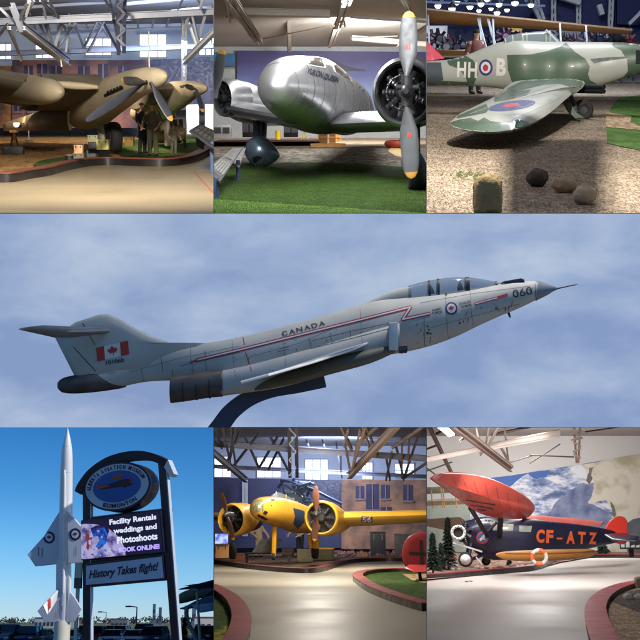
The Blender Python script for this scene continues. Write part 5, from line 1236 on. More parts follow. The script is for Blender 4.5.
# ceiling lamps
sp = [(438, 5), (452, 8), (457, 1.5), (470, 6), (481, 3), (491, 8), (479, 10), (499, 3.5), (507, 9), (487, -2), (515, 2), (531, 4), (497, 12), (466, -5), (450, -6), (521, -6)]
rnd = random.Random(5)
for i, (x, y) in enumerate(sp):
    d = rnd.uniform(95, 120); p = C.at(x, y, d); r = rnd.choice((.22, .26, .3)); t = thing('hall_light', 'small round glowing hall lamp among the cluster high in the dark roof', 'lamp', p, 'lamps under the dark roof')
    mb = MB(dk); mb.loft([(p + C.U * .5, C.R * .08, C.G * .08), (p + C.U * .3, C.R * r * .8, C.G * r * .8), (p, C.R * r, C.G * r)], 12); mb.build('shade', t); mb = MB(mat('tr_lamp_glow', (.85, .93, 1), .5, var=0, emit=7)); mb.ball(p - C.U * .05, r * 1.0, nu=10, nv=6); mb.build('bulb', t)
truss(C, 'bluish roof truss spanning above the hall lamps', mat('truss_blue', srgb(104, 118, 150), .6), [(424, 2, 110, 545, 6, 110, .5), (424, -8, 110, 560, -5, 110, .5)], [(430 + k * 12, 2, 110, 436 + k * 12, -8, 110) for k in range(10)] + [(436 + k * 12, -8, 110, 442 + k * 12, 2, 110) for k in range(9)], .5, .2)
# biplane behind
tanw = mat('fabric_tan', srgb(196, 150, 96), .6, 0, .1, .6); dktan = mat('spar_brown', srgb(110, 84, 60), .6)
t = thing('biplane', 'tan fabric biplane with long upper wing standing behind the fighter', 'biplane', C.fl(520, 78)); 
mb = MB(tanw); airfoil(mb, (C.at(420, 8.5, 92), C.at(420, 23, 99)), (C.at(632, 30, 96), C.at(631, 34.5, 102)), C.U, .05, 10, 10); w1 = mb.build('upper_wing', t)
mb = MB(dktan); mb.tube([C.at(420, 8.5, 91.95), C.at(632, 30, 95.95)], .09, 8)
mb.build('leading_edge', w1)
mb = MB(tanw); airfoil(mb, (C.at(420, 49, 94), C.at(420, 58, 100)), (C.at(500, 52, 96), C.at(500, 57, 101)), C.U, .05, 10, 4); mb.build('lower_wing', t)
for x, a, b in ((428, 10, 50), (480, 15, 52), (493, 18, 52), (560, 24, 50), (586, 26, 48)): mb = MB(cw); mb.beam(C.at(x, a, 94), C.at(x + 1.5, b, 96), .14); mb.build('strut', t)
for x, a in ((478, 18), (488, 19)): mb = MB(cw); mb.beam(C.at(x, a, 94), C.at(x + 8, 48, 96), .16); mb.build('strut', t)
mb = MB(mat('fabric_cream', srgb(206, 196, 176), .7)); mb.loft([(C.at(x, y, 98), C.U * r, C.G * r) for x, y, r in ((430, 55, .2), (470, 53, .35), (520, 50, .4), (560, 48, .4), (585, 47, .3))], 20, sub=3); mb.build('fuselage', t)
# crowd of engines and display cases at the far side
p0 = C.fl(475, 78); person(C, C.at(476, 58, 88) - C.U * 2.6, 4.6, .3, 'standing visitor in a brown coat behind the fighter fin', mat('coat_brown', srgb(104, 62, 58), .8), mat('trouser_dark', srgb(44, 42, 50), .8), mat('skin', srgb(196, 150, 124), .6), mat('hair_dark', srgb(36, 30, 30), .8))
rnd = random.Random(12)
lbs = ['purple-grey', 'dark', 'steel', 'rust-red', 'blue-black', 'grey']
cols = [srgb(92, 60, 92), srgb(34, 34, 44), srgb(120, 124, 136), srgb(120, 50, 56), srgb(30, 38, 70), srgb(80, 82, 90)]
for i in range(34):
    x = 432 + i * 5.9 + rnd.uniform(-1.5, 1.5); 
    if 466 < x < 486: continue
    d = rnd.uniform(104, 118); yb = 62; h = rnd.uniform(14, 26) * d / FPX; p = C.at(x, 25 + C.h * FPX / d, d); k = i % 6; cm = mat('exhibit_%d' % k, cols[k], .4, .4, .4, 1.2)
    ztop = 25 + C.h * FPX / d; hh = (ztop - rnd.uniform(27, 40)) * d / FPX
    t = thing('engine_on_stand', '%s exhibit engine on a tall stand, number %d from the left behind the biplane' % (lbs[k], i + 1), 'engine', p, '%s engines in the crowded row behind the biplane' % lbs[k])
    t['label'] = '%s radial engine on a stand in the crowded row behind the biplane' % lbs[k]
    mb = MB(dk)
    for a in (-1, 1): mb.beam(p + C.R * .6 * a, p + C.R * .3 * a + C.U * hh * .6, .12)
    mb.beam(p - C.R * .5 + C.U * hh * .3, p + C.R * .5 + C.U * hh * .3, .1); mb.build('stand', t, smooth=False)
    cc = p + C.U * hh * .8; mb = MB(cm); mb.loft([(cc - C.G * .5, C.R * .3, C.U * .3), (cc, C.R * .45, C.U * .45), (cc + C.G * .8, C.R * .3, C.U * .3)], 12)
    for j in range(7): a = 2 * pi * j / 7; mb.tube([cc + (C.R * cos(a) + C.U * sin(a)) * .35, cc + (C.R * cos(a) + C.U * sin(a)) * rnd.uniform(.75, .95)], .15, 6)
    mb.build('engine_block', t)
for i, (x0, x1, y0, y1, cc) in enumerate(((424, 447, 26, 38, (226, 228, 240)), (430, 470, 42, 50, (216, 222, 236)), (596, 622, 34, 44, (180, 184, 206)), (560, 580, 30, 40, (150, 150, 170)), (508, 522, 26, 32, (220, 190, 120)))):
    p = C.at((x0 + x1) / 2, y1, 122); t = thing('display_board', ['bright white display board above the red fin', 'long pale display counter behind the biplane tail', 'pale lilac display board right of the windscreen', 'grey display board behind the windscreen', 'warm yellow lit board above the canopy'][i], 'display board', p)
    w_ = (x1 - x0) * 122 / FPX; h_ = (y1 - y0) * 122 / FPX; mb = MB(mat('board_%d' % i, srgb(*cc), .6, emit=.25 if i in (0, 4) else 0)); mb.box(C.frame(p), w_, .3, h_); mb.build('panel', t); mb = MB(dk)
    for a in (-1, 1): mb.beam(p + C.R * a * w_ * .4, p + C.R * a * w_ * .4 - C.U * 1.4, .12)
    mb.build('leg', t)
# fighter
pgrey = mat('camo_grey', srgb(168, 172, 164), .45, 0, .10, .8, coat=.12, detail=7); pgreen = mat('camo_green', srgb(74, 94, 76), .45, 0, .12, .8, coat=.12, detail=7); pdark = mat('camo_belly', srgb(74, 82, 90), .5)
f = thing('fighter', 'grey and green camouflaged fighter with a roundel and letters HH B on its side', 'fighter plane', C.fl(560, 122)); D = 68
st = [(400, 61, 81.5, D + 2), (427, 61, 84, D + 1.6), (450, 59.5, 84.8, D + 1.2), (468, 54.6, 85.2, D + 1), (485, 47.6, 86.5, D + .7), (502, 42, 88.5, D + .4), (520, 41, 92, D), (545, 42, 95, D), (565, 42.2, 95, D - .4), (590, 42.4, 88.5, D - .8), (612, 42.6, 82, D - 1.2), (630, 43.5, 75.5, D - 1.6), (648, 46, 70, D - 2)]
mb = MB(pgrey); mb.loft(body(C, st, .8), 64, sub=6); fz = mb.build('fuselage', f); bf = bvh([fz])
mb = MB(pgreen)
decal(mb, bf, [[(447, 61.4), (452, 57), (466, 56), (473, 60), (477, 66), (478, 74), (474, 84), (468, 85.5), (466, 78), (459, 69), (449, 65)],
 [(507, 55), (530, 54.6), (548, 51), (560, 47), (566, 42.6), (575, 52), (585, 58.5), (590, 66), (588, 74), (590, 80), (597, 84), (583, 92), (560, 96), (540, 96.5), (525, 94.5), (520, 90.5), (512, 82), (508, 70)],
 [(611, 42.5), (650, 44), (650, 72), (630, 77), (622, 79), (628, 71), (627, 60), (621, 50), (613, 46.5)]], .02, 3.0, 6)
decal(mb, bf, [[(427, 80), (470, 82), (470, 88), (427, 86)]], .022, 3, 6)
mb.build('camouflage_patch', fz)
mb = MB(pdark); decal(mb, bf, [[(400, 62), (426, 62.5), (441, 62.6), (443.4, 80), (427, 84), (400, 83)]], .024, 3, 6)
decal(mb, bf, [[(590, 59), (612, 57), (627.5, 56.6), (627.5, 58), (600, 62), (594, 63.6)]], .03, 3, 6); mb.build('dark_patch', fz)
lg = mat('code_grey', srgb(224, 222, 216), .5); mb = MB(lg); text_decal(mb, bf, 'HH', 467.2, 69.8, 20, 15.5, -2, .03, .04, 0, 1.1); text_decal(mb, bf, 'B', 501.3, 67, 9.5, 17.5, -2, .04, .04); mb.build('lettering', f)
rb_ = mat('roundel_blue', srgb(48, 58, 118), .5); rw_ = mat('roundel_white', srgb(222, 222, 222), .5); rr_ = mat('roundel_red', srgb(186, 48, 62), .5)
mb = MB(rb_); decal(mb, bf, [circ(485.8, 67.6, 6.9, 8.1)], .03, 2.5); ro = mb.build('roundel', f)
mb = MB(rw_); decal(mb, bf, [circ(485.8, 67.6, 4.9, 5.8)], .05, 2.5); mb.build('roundel_ring', ro)
mb = MB(rr_); decal(mb, bf, [circ(485.7, 67.8, 2.7, 3.3)], .07, 2.5); mb.build('roundel_centre', ro)
mb = MB(mat('fin_red', srgb(206, 44, 84), .5)); slab(mb, [C.at(x, y, D + 1.4) for x, y in ((420, 36), (427, 41), (436, 50), (445, 58.8), (432, 61), (415, 62))], C.G, .12, inset=.08); mb.build('tail_fin', f)
# canopy
ct = [(503, 43.5), (507, 36.5), (515, 34), (530, 32), (540, 31.2), (549, 31.0), (553, 33.5), (562, 43)]
mb = MB(glass('canopy_clear2', (.72, .78, .8), .38)); mb.loft(body(C, [(x, y, 62, D) for x, y in ct], .42), 28, sub=4); cn = mb.build('canopy', f)
frm = mat('frame_pale_green', srgb(150, 164, 148), .5)
for x, yt in ((505, 38.5), (522, 33.4), (526, 32.6), (545, 31), (549, 31), (512, 35)):
    mb = MB(frm); s_ = body(C, [(x - .7, yt - .4, 62, D), (x + .7, yt - .4, 62, D)], .44); mb.loft(s_, 28, cap0=False, cap1=False); mb.build('canopy_frame', cn)
mb = MB(pgreen); mb.loft(body(C, [(504, 45, 62, D), (507, 38.3, 62, D), (513, 36, 62, D), (521, 34.6, 62, D)], .40), 20, sub=2); mb.build('rear_fairing', f)
mb = MB(dk); mb.loft(body(C, [(526, 47, 56, D), (530, 40, 56, D), (533, 40, 56, D), (536, 48, 56, D)], .3), 12, sub=2); mb.build('seat', cn)
mb = MB(cw); mb.beam(C.at(546, 30, D - .3), C.at(558, 42.4, D - .2), .1); mb.beam(C.at(546, 30, D + .3), C.at(558, 42.4, D + .2), .1); mb.build('windscreen_frame', cn)
# wing towards the viewer
out = [(578, 80, 66.5), (583, 87, 63.5), (573, 93, 62), (565, 100, 58.5), (551, 112, 54), (535, 122, 51), (520, 128, 49), (504, 131, 48.3), (484, 131.6, 48.2), (466, 130, 48.6), (454, 127, 49.4), (450.5, 123.5, 50.4), (453, 119.5, 51.8), (468, 112, 54.6), (488, 102, 58.5), (500, 94, 62.5), (505, 89, 65), (520, 82, 67)]
wp = [C.at(*q) for q in out]; cen = sum(wp, V((0, 0, 0))) / len(wp)
wn = V((0, 0, 0))
for i in range(len(wp)): wn += (wp[i] - cen).cross(wp[(i + 1) % len(wp)] - cen)
wn.normalize()
if wn.dot(C.U) < 0: wn = -wn
n_ = 44; sm = []
for i in range(len(wp)):
    P_ = [wp[(i + k - 1) % len(wp)] for k in range(4)]
    for k in range(4):
        t_ = k / 4; sm.append(0.5 * ((2 * P_[1]) + (P_[2] - P_[0]) * t_ + (2 * P_[0] - 5 * P_[1] + 4 * P_[2] - P_[3]) * t_ ** 2 + (3 * P_[1] - P_[0] - 3 * P_[2] + P_[3]) * t_ ** 3))
mb = MB(pgrey); slab(mb, sm, wn, .33, inset=.3); wing = mb.build('wing', f, sharp=60); bw = bvh([wing])
mb = MB(pgreen)
decal(mb, bw, [[(449, 123), (460, 119.5), (470, 118), (478, 121), (484, 117.5), (490, 121), (500, 122.5), (509, 125), (512, 130.5), (500, 134), (484, 134), (466, 132.5), (452, 129)],
 [(455, 117), (470, 110.5), (486, 104), (489, 109), (486, 113), (472, 115.5), (458, 118.5)], [(508, 88), (520, 82), (545, 76), (575, 78), (583, 82), (584, 88), (575, 88), (560, 84), (545, 84.5), (528, 88.5), (515, 93), (505, 94)], [(494, 97), (506, 91), (520, 91), (531, 89.5), (527, 95), (510, 99.5), (494, 102)]], .02, 3, 8)
mb.build('camouflage_patch', wing)
mb = MB(rb_); decal(mb, bw, [circ(512, 105.8, 23.5, 4.6, 36, 8)], .03, 3, 8); ro = mb.build('roundel', wing)
mb = MB(rr_); decal(mb, bw, [circ(511, 105.6, 8.5, 1.9, 24, 8)], .045, 3, 8); mb.build('roundel_centre', ro)
mb = MB(mat('wingtip_green_glass', srgb(10, 130, 96), .15, .0, .05, coat=.5)); decal(mb, bw, [[(513, 127), (513.5, 121.5), (518, 119.6), (526, 121.6), (529, 123.6), (521, 127.6), (512.5, 131)]], .06, 3, 8); mb.build('position_light', wing)
mb = MB(frm); 
for pts in ([(470, 114), (520, 96), (558, 84)], [(560, 98), (530, 112), (512, 120)]):
    for a, b in zip(pts, pts[1:]): band(mb, [a, b], .35, .02, bw)
mb.build('aileron_seam', wing)
# gear
mb = MB(pgreen); slab(mb, [C.at(x, y, 63.5) for x, y in ((562, 101), (568, 98.5), (572, 105), (577, 113), (585, 118.5), (575, 119), (568, 112))], C.G, .12); mb.build('gear_door', f)
mb = MB(steel); mb.tube([C.at(570, 95, 64.2), C.at(577, 112, 64.2)], .14, 10); mb.build('gear_leg', f)
wc = C.at(583, 110, 65.2); mb = MB(tyre); mb.torus(wc, C.R * .38, C.U * .38, .2, 26, 10); wh = mb.build('wheel', f); mb = MB(steel); mb.disc(wc - C.G * .1, C.R * .32, C.U * .32, 18, C.G * .2); mb.build('rim', wh)
wc = C.at(556, 96, 71); mb = MB(tyre); mb.torus(wc, C.R * .38, C.U * .38, .2, 26, 10); wh = mb.build('wheel', f); mb = MB(steel); mb.tube([C.at(556, 88, 71), wc], .12, 10); mb.build('gear_leg', f)
mb = MB(dk)
for y in (86.5, 91): mb.tube([C.at(575, y, 66), C.at(604, y + .3, 64)], .13, 10)
o = mb.build('gun_barrel', f)
mb = MB(dk); mb.box(C.frame(C.at(645, 63, D - 2)), 1.2, .9, .7); mb.build('exhaust', f)
# rocks
from mathutils import noise as mnoise
def rock(c, x, yb, w, h, m, label, seed, squash=.8, yaw=0, angular=0):
    p = c.fl(x, yb, .03); d = (p - EYE).dot(FWD); rx = w * d / FPX / 2; rz = h * d / FPX / 2 * .98; rnd = random.Random(seed); mb = MB(m)
    o = [rnd.uniform(0, 6) for _ in range(6)]; nu, nv = ((40, 24) if w > 8 else (16, 10)); rs = []
    for j in range(nv + 1):
        ph = -pi / 2 + pi * j / nv; cr = max(cos(ph), .03); r = []
        for i in range(nu):
            t = 2 * pi * i / nu; k = 1 + .06 * sin(2 * t + o[0]) * cr + .05 * sin(3 * t + 2 * ph + o[1]) + .035 * sin(5 * t + o[2]) * cos(3 * ph + o[3])
            e = .55 if angular else .9; ct, s_ = cos(t), sin(t)
            ct = math.copysign(abs(ct) ** e, ct); s_ = math.copysign(abs(s_) ** e, s_)
            zz = math.copysign(abs(sin(ph)) ** (.6 if angular else 1), sin(ph)); rr = max(cr, .03) ** (.45 if angular else 1)
            q_ = V((ct * rr, s_ * rr, zz)); k *= 1 + .10 * mnoise.noise(q_ * 1.7 + V((seed, 0, 0))) + .06 * mnoise.noise(q_ * 4 + V((0, seed, 0))) + .03 * mnoise.noise(q_ * 9)
            r.append(p + c.U * rz * (1 + zz * k * .98) + c.R * rx * ct * rr * k + c.G * rx * squash * s_ * rr * k)
        rs.append(r)
    mb.rings(rs); o = mb.build('rock'); tag(o, label, 'rock'); return o
rk_ = mat('rock_tan', srgb(176, 152, 122), .85, 0, .3, 4, .9, 14); rd = mat('rock_dark', srgb(72, 62, 58), .8, 0, .35, 4, .9, 14); ro_ = mat('rock_ochre', srgb(170, 146, 100), .85, 0, .3, 3, .9, 12)
rock(C, 487.5, 216, 27, 42, ro_, 'tall block-like ochre rock at the bottom left of the gravel bed', 1, .8, 0, 1); rock(C, 537.5, 187, 22, 19, rd, 'dark brown rock, left of the two pale rounded stones', 2)
rock(C, 563.5, 193, 23.5, 16.5, rk_, 'oval tan stone between the dark rock and the round stone', 3); rock(C, 584, 205, 21.5, 20, mat('rock_pale', srgb(196, 174, 146), .85, 0, .28, 4, .9, 14), 'round pale stone, rightmost of the group on gravel', 4)
mb = MB(mat('weed_green', srgb(96, 112, 66), .9)); rnd = random.Random(2)
for _ in range(90):
    p = C.fl(rnd.gauss(470, 10), rnd.gauss(176, 2.0), .05); a = rnd.uniform(0, 6); q = C.R * cos(a) * .05 + C.G * sin(a) * .05; mb.face([mb.bm.verts.new(p - q), mb.bm.verts.new(p + q), mb.bm.verts.new(p + q * 1.6 + C.U * rnd.uniform(.05, .12))])
structure(mb.build('weeds', smooth=False), 'stuff', 'sparse green weeds sprouting in the gravel')
# lights of the hall; the front one is added, unseen above the frame
LP = C.L(5.5, 33, C.h + 9); light_area('hall_light', LP, C.L(11, 62, 0), .25, 13000, (1, .93, .84))
light_area('hall_light', C.L(14, 70, C.h + 9), C.L(14, 60, 0), 4, 1800, (.95, .96, 1))
light_area('hall_light', C.L(18, 88, C.h + 4), C.L(20, 125, 3), 5, 5000, (.75, .85, 1))
# unseen panel added above the frame so the front light shades the gravel
tp = [C.fl(x, y) for x, y in ((505, 141), (606, 141), (608, 219), (497, 219))]; bz = []
for p in tp: bz.append(LP.lerp(p, .22))
mb = MB(mat('shade_panel_dark', srgb(60, 66, 110), .9)); mb.poly(bz, C.U * .04); o = mb.build('shade_panel', smooth=False); tag(o, 'flat dark panel added out of view under the roof to shade the gravel bed', 'shade panel')
# ------------------------------------------------------------------ top left: twin-engine bomber in the warm-lit hangar
cell_on(TL); C = TL
hangar_ceil = mat('hangar_ceiling', srgb(120, 124, 136), .8, 0, .25, .25)
hangar_wall = mat('hangar_wall', srgb(150, 168, 196), .8, 0, .1, .15)
gfloor = mat('polished_floor', srgb(128, 116, 94), .36, 0, .08, .15, spec=.35)
zc = room(C, 112, hangar_wall, gfloor, hangar_ceil, 24, zf=11)
sand = gravel('display_sand', srgb(190, 150, 98), srgb(140, 102, 62), 6.0, .5)
kp = [(-30, 172.6), (0, 173), (15, 172.4), (32, 169.4), (50, 166.8), (70, 162), (90, 158.6), (110, 157.6), (140, 158.6), (165, 158.8), (184, 157.4), (200, 153.5), (214, 145.5), (226, 137)]
mb = MB(sand); mb.poly([C.fl(x, y + 3, .1) for x, y in kp] + [C.L(-6, 111, .1), C.L(-34, 111, .1)]); structure(mb.build('sand', smooth=False), 'stuff', 'orange-tan sand bed under the bomber')
turf2 = gravel('turf_dim', srgb(74, 96, 44), srgb(50, 72, 32), 6, .5)
for pts in ([(33, 164.5), (42, 160), (70, 156), (86, 149), (102, 146), (112, 156), (90, 159.5), (70, 163), (48, 167), (38, 168)], [(112, 150), (128, 140), (150, 138), (205, 136), (212, 146), (196, 153), (160, 158), (124, 157)]):
    mb = MB(turf2); floorpoly(mb, C, pts, .15); structure(mb.build('turf', smooth=False), 'stuff', 'green turf mat on the hangar sand')
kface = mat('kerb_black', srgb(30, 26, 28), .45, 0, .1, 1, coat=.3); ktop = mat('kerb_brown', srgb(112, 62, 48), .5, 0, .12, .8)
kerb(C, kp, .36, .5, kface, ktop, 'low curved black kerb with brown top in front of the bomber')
mb = MB(mat('tape_red', srgb(150, 60, 50), .5)); mb.poly([C.fl(x, y, .006) for x, y in ((193, 171), (194, 171), (216, 195), (214.5, 195))]); structure(mb.build('floor_line', smooth=False))
# windows
winm = mat('window_daylight', (.90, .95, 1.0), .5, var=0, emit=1.9); framew = mat('window_frame_grey', srgb(150, 164, 190), .6)
def windows(c, Y, lst, label, dirlist, frame=framew, pane=winm, rows=2, cols=3):
    for i, (x0, x1, y0, y1) in enumerate(lst):
        p0, p1 = c.wl(x0, y1, Y - .05), c.wl(x1, y0, Y - .05); b = (p0 + p1) / 2; t = thing('hall_window', label % dirlist[i], 'window', c.wl((x0 + x1) / 2, y1, Y))
        mb = MB(pane); mb.poly([c.wl(x0, y0, Y - .06), c.wl(x1, y0, Y - .06), c.wl(x1, y1, Y - .06), c.wl(x0, y1, Y - .06)]); mb.build('pane', t, smooth=False)
        mb = MB(frame)
        for k in range(cols + 1): x = x0 + (x1 - x0) * k / cols; mb.beam(c.wl(x, y0, Y - .16), c.wl(x, y1, Y - .16), .10 if 0 < k < cols else .2, .1)
        for k in range(rows + 1): y = y0 + (y1 - y0) * k / rows; mb.beam(c.wl(x0, y, Y - .28), c.wl(x1, y, Y - .28), .10 if 0 < k < rows else .2, .1)
        mb.build('frame', t, smooth=False)
windows(C, 112, [(-6, 11.5, 43, 60), (35.5, 56, 44, 59), (85.5, 111.5, 37.5, 56), (139.5, 166.5, 33.5, 58), (199, 218, 37, 56)], 'bright hangar window, %s', ['at the left border above the cockpit', 'second from the left, above the nose', 'third, left of the dark column', 'fourth, above the near spinner', 'at the right border, above the far engine'])
# brick facade flats
brickp = mat('facade_rust', srgb(134, 92, 82), .85, 0, .2, .5, col2=srgb(58, 50, 66), contrast=(.38, .64), detail=10); fdark = mat('facade_dark', srgb(36, 38, 72), .7)
def facade(c, Y, x0, x1, y0, y1, wins, label, m, dm=None):
    t = thing('facade', label, 'painted facade', c.wl((x0 + x1) / 2, y1, Y)); mb = MB(m)
    mb.poly([c.wl(x0, y0, Y), c.wl(x1, y0, Y), c.wl(x1, y1, Y), c.wl(x0, y1, Y)], c.G * .4); mb.build('wall', t, smooth=False)
    for (a, b, e, f_) in wins:
        mb = MB(dm or fdark); mb.poly([c.wl(a, e, Y - .03), c.wl(b, e, Y - .03), c.wl(b, f_, Y - .03), c.wl(a, f_, Y - .03)]); w_ = mb.build('window', t, smooth=False)
        mb = MB(mat('facade_trim', srgb(120, 100, 110), .7))
        mb.beam(c.wl(a - .5, f_ + .4, Y - .12), c.wl(b + .5, f_ + .4, Y - .12), .2); mb.beam(c.wl((a + b) / 2, e, Y - .1), c.wl((a + b) / 2, f_, Y - .1), .1); mb.build('sill', w_, smooth=False)
    return t
facade(C, 104, 12, 150, 60, 128, [(24, 33, 66, 82), (37, 47, 64, 86), (50, 62, 66, 82), (78, 90, 66, 84), (98, 108, 64, 86), (14, 22, 98, 112), (28, 38, 96, 112), (118, 128, 66, 80)], 'rust and violet painted brick facade behind the bomber', brickp)
facade(C, 104, -10, 11, 66, 128, [(-4, 4, 74, 84)], 'orange-lit painted hut facade at the left border', mat('facade_orange', srgb(170, 116, 70), .8, 0, .3, .6, col2=srgb(70, 48, 40), contrast=(.4, .6)))
mb = MB(mat('partition_blue', srgb(28, 40, 84), .5, 0, .1)); mb.poly([C.wl(151, 60, 106), C.wl(212.5, 57, 106), C.wl(214, 108, 106), C.wl(151, 112, 106)], C.G * .3); tag(mb.build('blue_partition', smooth=False), 'deep blue partition behind the far engine', 'partition')
mb = MB(mat('white_panel', srgb(214, 216, 214), .6)); mb.poly([C.wl(186, 105, 98), C.wl(199, 104, 98), C.wl(199, 134, 98), C.wl(187, 134, 98)], C.G * .3); tag(mb.build('display_screen', smooth=False), 'white display panel right of the far engine', 'display panel')
mb = MB(mat('white_panel', srgb(214, 216, 214), .6)); mb.poly([C.wl(205, 104, 96), C.wl(222, 104, 96), C.wl(222, 131, 96), C.wl(205, 131, 96)], C.G * .3); tag(mb.build('display_screen', smooth=False), 'white display panel at the right border behind the info stand', 'display panel')
# steelwork
tb = mat('steel_bluegrey', srgb(128, 140, 166), .55, .2, .15, .6); tl2 = mat('steel_pale', srgb(170, 178, 196), .5, .2, .12, .6); tdk = mat('steel_dark', srgb(58, 66, 92), .6, .2, .15, .6)
truss(C, 'upper horizontal roof girder crossing the whole hangar', tb, [(-14, 23, 86, 214, 12, 86, 1.5), (10, 23, 85, 112, 19, 85, .8)], [], name='roof_girder', cat='girder')
truss(C, 'lower horizontal roof girder just above the painted facade', tb, [(-14, 54, 96, 214, 46, 96, 1.2)], [], name='roof_girder', cat='girder')
truss(C, 'lattice web of braces between the two girders, left half', tb, [(20, 26, 80, 68, 62, 92, 2.0), (12, 5, 78, 22, 30, 80, 1.2)], [(54, 52, 90, 42, 0, 84), (54, 52, 90, 78, 20, 90), (58, 52, 90, 58, 18, 90), (66, 52, 90, 70, 20, 90), (52, 52, 90, 38, 20, 88), (74, 22, 90, 84, 48, 96), (84, 48, 96, 98, 20, 92), (98, 20, 92, 108, 36, 96), (88, 52, 96, 104, 22, 92), (0, 8, 80, 22, 30, 80), (8, 28, 80, 22, 60, 90), (22, 22, 80, 34, 0, 76), (28, 2, 76, 18, 22, 80), (40, 0, 78, 58, 18, 88), (-6, 42, 88, 8, 24, 84), (48, 0, 80, 66, 30, 90), (45, 24, 88, 54, 50, 90)], .8, .45)
truss(C, 'pale diagonal members of the lattice above the bomber nose', tl2, [(24, 28, 79, 67, 62, 91, .7)], [(10, 28, 79, 21, 60, 90), (54, 50, 89, 62, 22, 88), (70, 38, 94, 70, 58, 97), (26, 16, 78, 30, 0, 76)], .8, .5)
truss(C, 'dark steel lattice column left of the middle windows', tdk, [(117, -14, 84, 118.5, 54, 88, 1.0), (125, -14, 84, 124, 52, 88, 1.0)], [(117 + (k % 2) * 8, -10 + k * 8, 84.2, 125 - (k % 2) * 8, -2 + k * 8, 84.2) for k in range(7)] + [(108, -10, 84, 120, 52, 88), (104, 24, 86, 118, 50, 88), (100, -8, 84, 114, 14, 85)], .9, .4, name='steel_column', cat='column')
truss(C, 'pale steel column and brace above the far engine', tl2, [(183, 14, 88, 182.5, 80, 92, .55), (186, 14, 88, 185.5, 82, 92, .55), (184, 62, 90, 216, 30, 84, 1.2)], [(186, 14, 88, 196, 44, 88), (192, 14, 86, 199, 44, 88), (198, 42, 88, 206, 12, 86), (190, 12, 86, 184, 30, 88), (200, 8, 84, 210, -12, 82)] + [(183, 66 + 4 * k, 92, 185.8, 70 + 4 * k, 92, .25) for k in range(4)], .8, .5, name='steel_column', cat='column')
truss(C, 'grey roof beams and purlins right of the dark column', tb, [(126, 18, 90, 212, 8, 90, 1.0), (126, 4, 92, 214, -4, 92, .6), (126, 27, 104, 184, 25, 104, .8)], [(138, 18, 95, 138, 28, 104), (154, 17, 95, 152, 28, 104), (170, 16, 95, 166, 27, 104), (182, 16, 95, 182, 26, 104), (176, 14, 88, 186, -8, 84), (194, -8, 84, 204, 14, 86)], .8, .35)
truss(C, 'small purlins under the roof deck at the left', tb, [(24, 32, 106, 110, 27, 106, .7), (-14, 10, 94, 112, 2, 94, .6)], [(30 + k * 13, 14, 97, 36 + k * 13, 29, 106) for k in range(6)], .6, .3)
for i, (x, y0, y1) in enumerate(((149, 32, 80), (61, 60, 66))):
    mb = MB(cw); mb.tube([C.at(x, y0, 84), C.at(x + .6, y1, 80)], .05, 6); tag(mb.build('hanging_cable'), ['thin pale hanging cable above the near spinner', 'short thin cable over the bomber nose'][i], 'cable')
# bomber
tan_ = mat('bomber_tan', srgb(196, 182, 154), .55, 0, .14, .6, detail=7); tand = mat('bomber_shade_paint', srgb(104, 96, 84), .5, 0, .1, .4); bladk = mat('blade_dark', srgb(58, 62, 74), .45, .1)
bo = thing('bomber', 'tan wartime twin-engine bomber with dark propellers on the sand bed', 'bomber', C.fl(110, 152))
ax1 = (C.at(166, 79, 57) - C.at(84, 112, 71)).normalized()
def nac(pts, n=40, sub=5, m=tan_, name='engine_nacelle', par=None):
    st = []; P = [C.at(x, y, d) for x, y, r, d in pts]
    for i, (x, y, r, d) in enumerate(pts):
        tdir = (P[min(i + 1, len(P) - 1)] - P[max(i - 1, 0)]).normalized(); a = tdir.cross(C.U).normalized(); b = a.cross(tdir).normalized()
        if b.dot(C.U) < 0: b = -b
        R_ = r * d / FPX; st.append((P[i], a * R_, b * R_))
    mb = MB(m); mb.loft(st, n, sub=sub); return mb.build(name, par or bo)
n1 = nac([(146, 80.5, 12.5, 57), (138, 83, 14, 58.5), (125, 89, 16.5, 61), (110, 97, 19, 64), (97, 106, 19.5, 67), (86, 114, 15, 70), (78, 119, 9, 73), (72, 122, 3, 75)])
sp1 = nac([(165.5, 76, 1.5, 55.2), (163.5, 76.5, 5.5, 55.4), (158, 77.4, 9.2, 55.8), (150, 79, 11.8, 56.5), (143, 81, 12.9, 57.2)], name='spinner')
n2 = nac([(193, 89.5, 8.5, 67), (186, 92, 11, 68.5), (175, 96, 14.5, 70.5), (162, 102, 16, 73), (150, 108, 14, 76), (138, 113, 8, 80)], m=tan_)
sp2 = nac([(206, 88, .8, 65.4), (204.6, 88.2, 3.6, 65.6), (200, 88.6, 6.2, 66.2), (192, 89.6, 8.4, 67)], name='spinner')
ns = nac([(60.5, 92, 1.5, 60), (58, 91.8, 7, 60.3), (52, 91.2, 11.5, 61), (42, 91, 13.6, 62.5), (30, 90, 14.3, 65), (12, 88, 14.5, 69), (-10, 86, 14, 73), (-30, 85, 12, 78)], name='fuselage')
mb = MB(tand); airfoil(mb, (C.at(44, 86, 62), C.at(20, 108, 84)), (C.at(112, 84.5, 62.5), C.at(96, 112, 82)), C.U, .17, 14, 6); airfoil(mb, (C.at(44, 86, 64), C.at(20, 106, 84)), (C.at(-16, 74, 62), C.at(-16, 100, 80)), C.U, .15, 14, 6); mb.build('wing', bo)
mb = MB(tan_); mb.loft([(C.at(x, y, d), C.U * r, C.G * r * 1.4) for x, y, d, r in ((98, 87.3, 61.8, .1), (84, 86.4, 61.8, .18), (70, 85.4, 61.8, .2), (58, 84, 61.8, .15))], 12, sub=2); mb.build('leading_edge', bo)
mb = MB(tand); airfoil(mb, (C.at(150, 90, 63), C.at(130, 108, 80)), (C.at(180, 88, 70), C.at(168, 104, 84)), C.U, .15, 12, 3); mb.build('wing', bo)
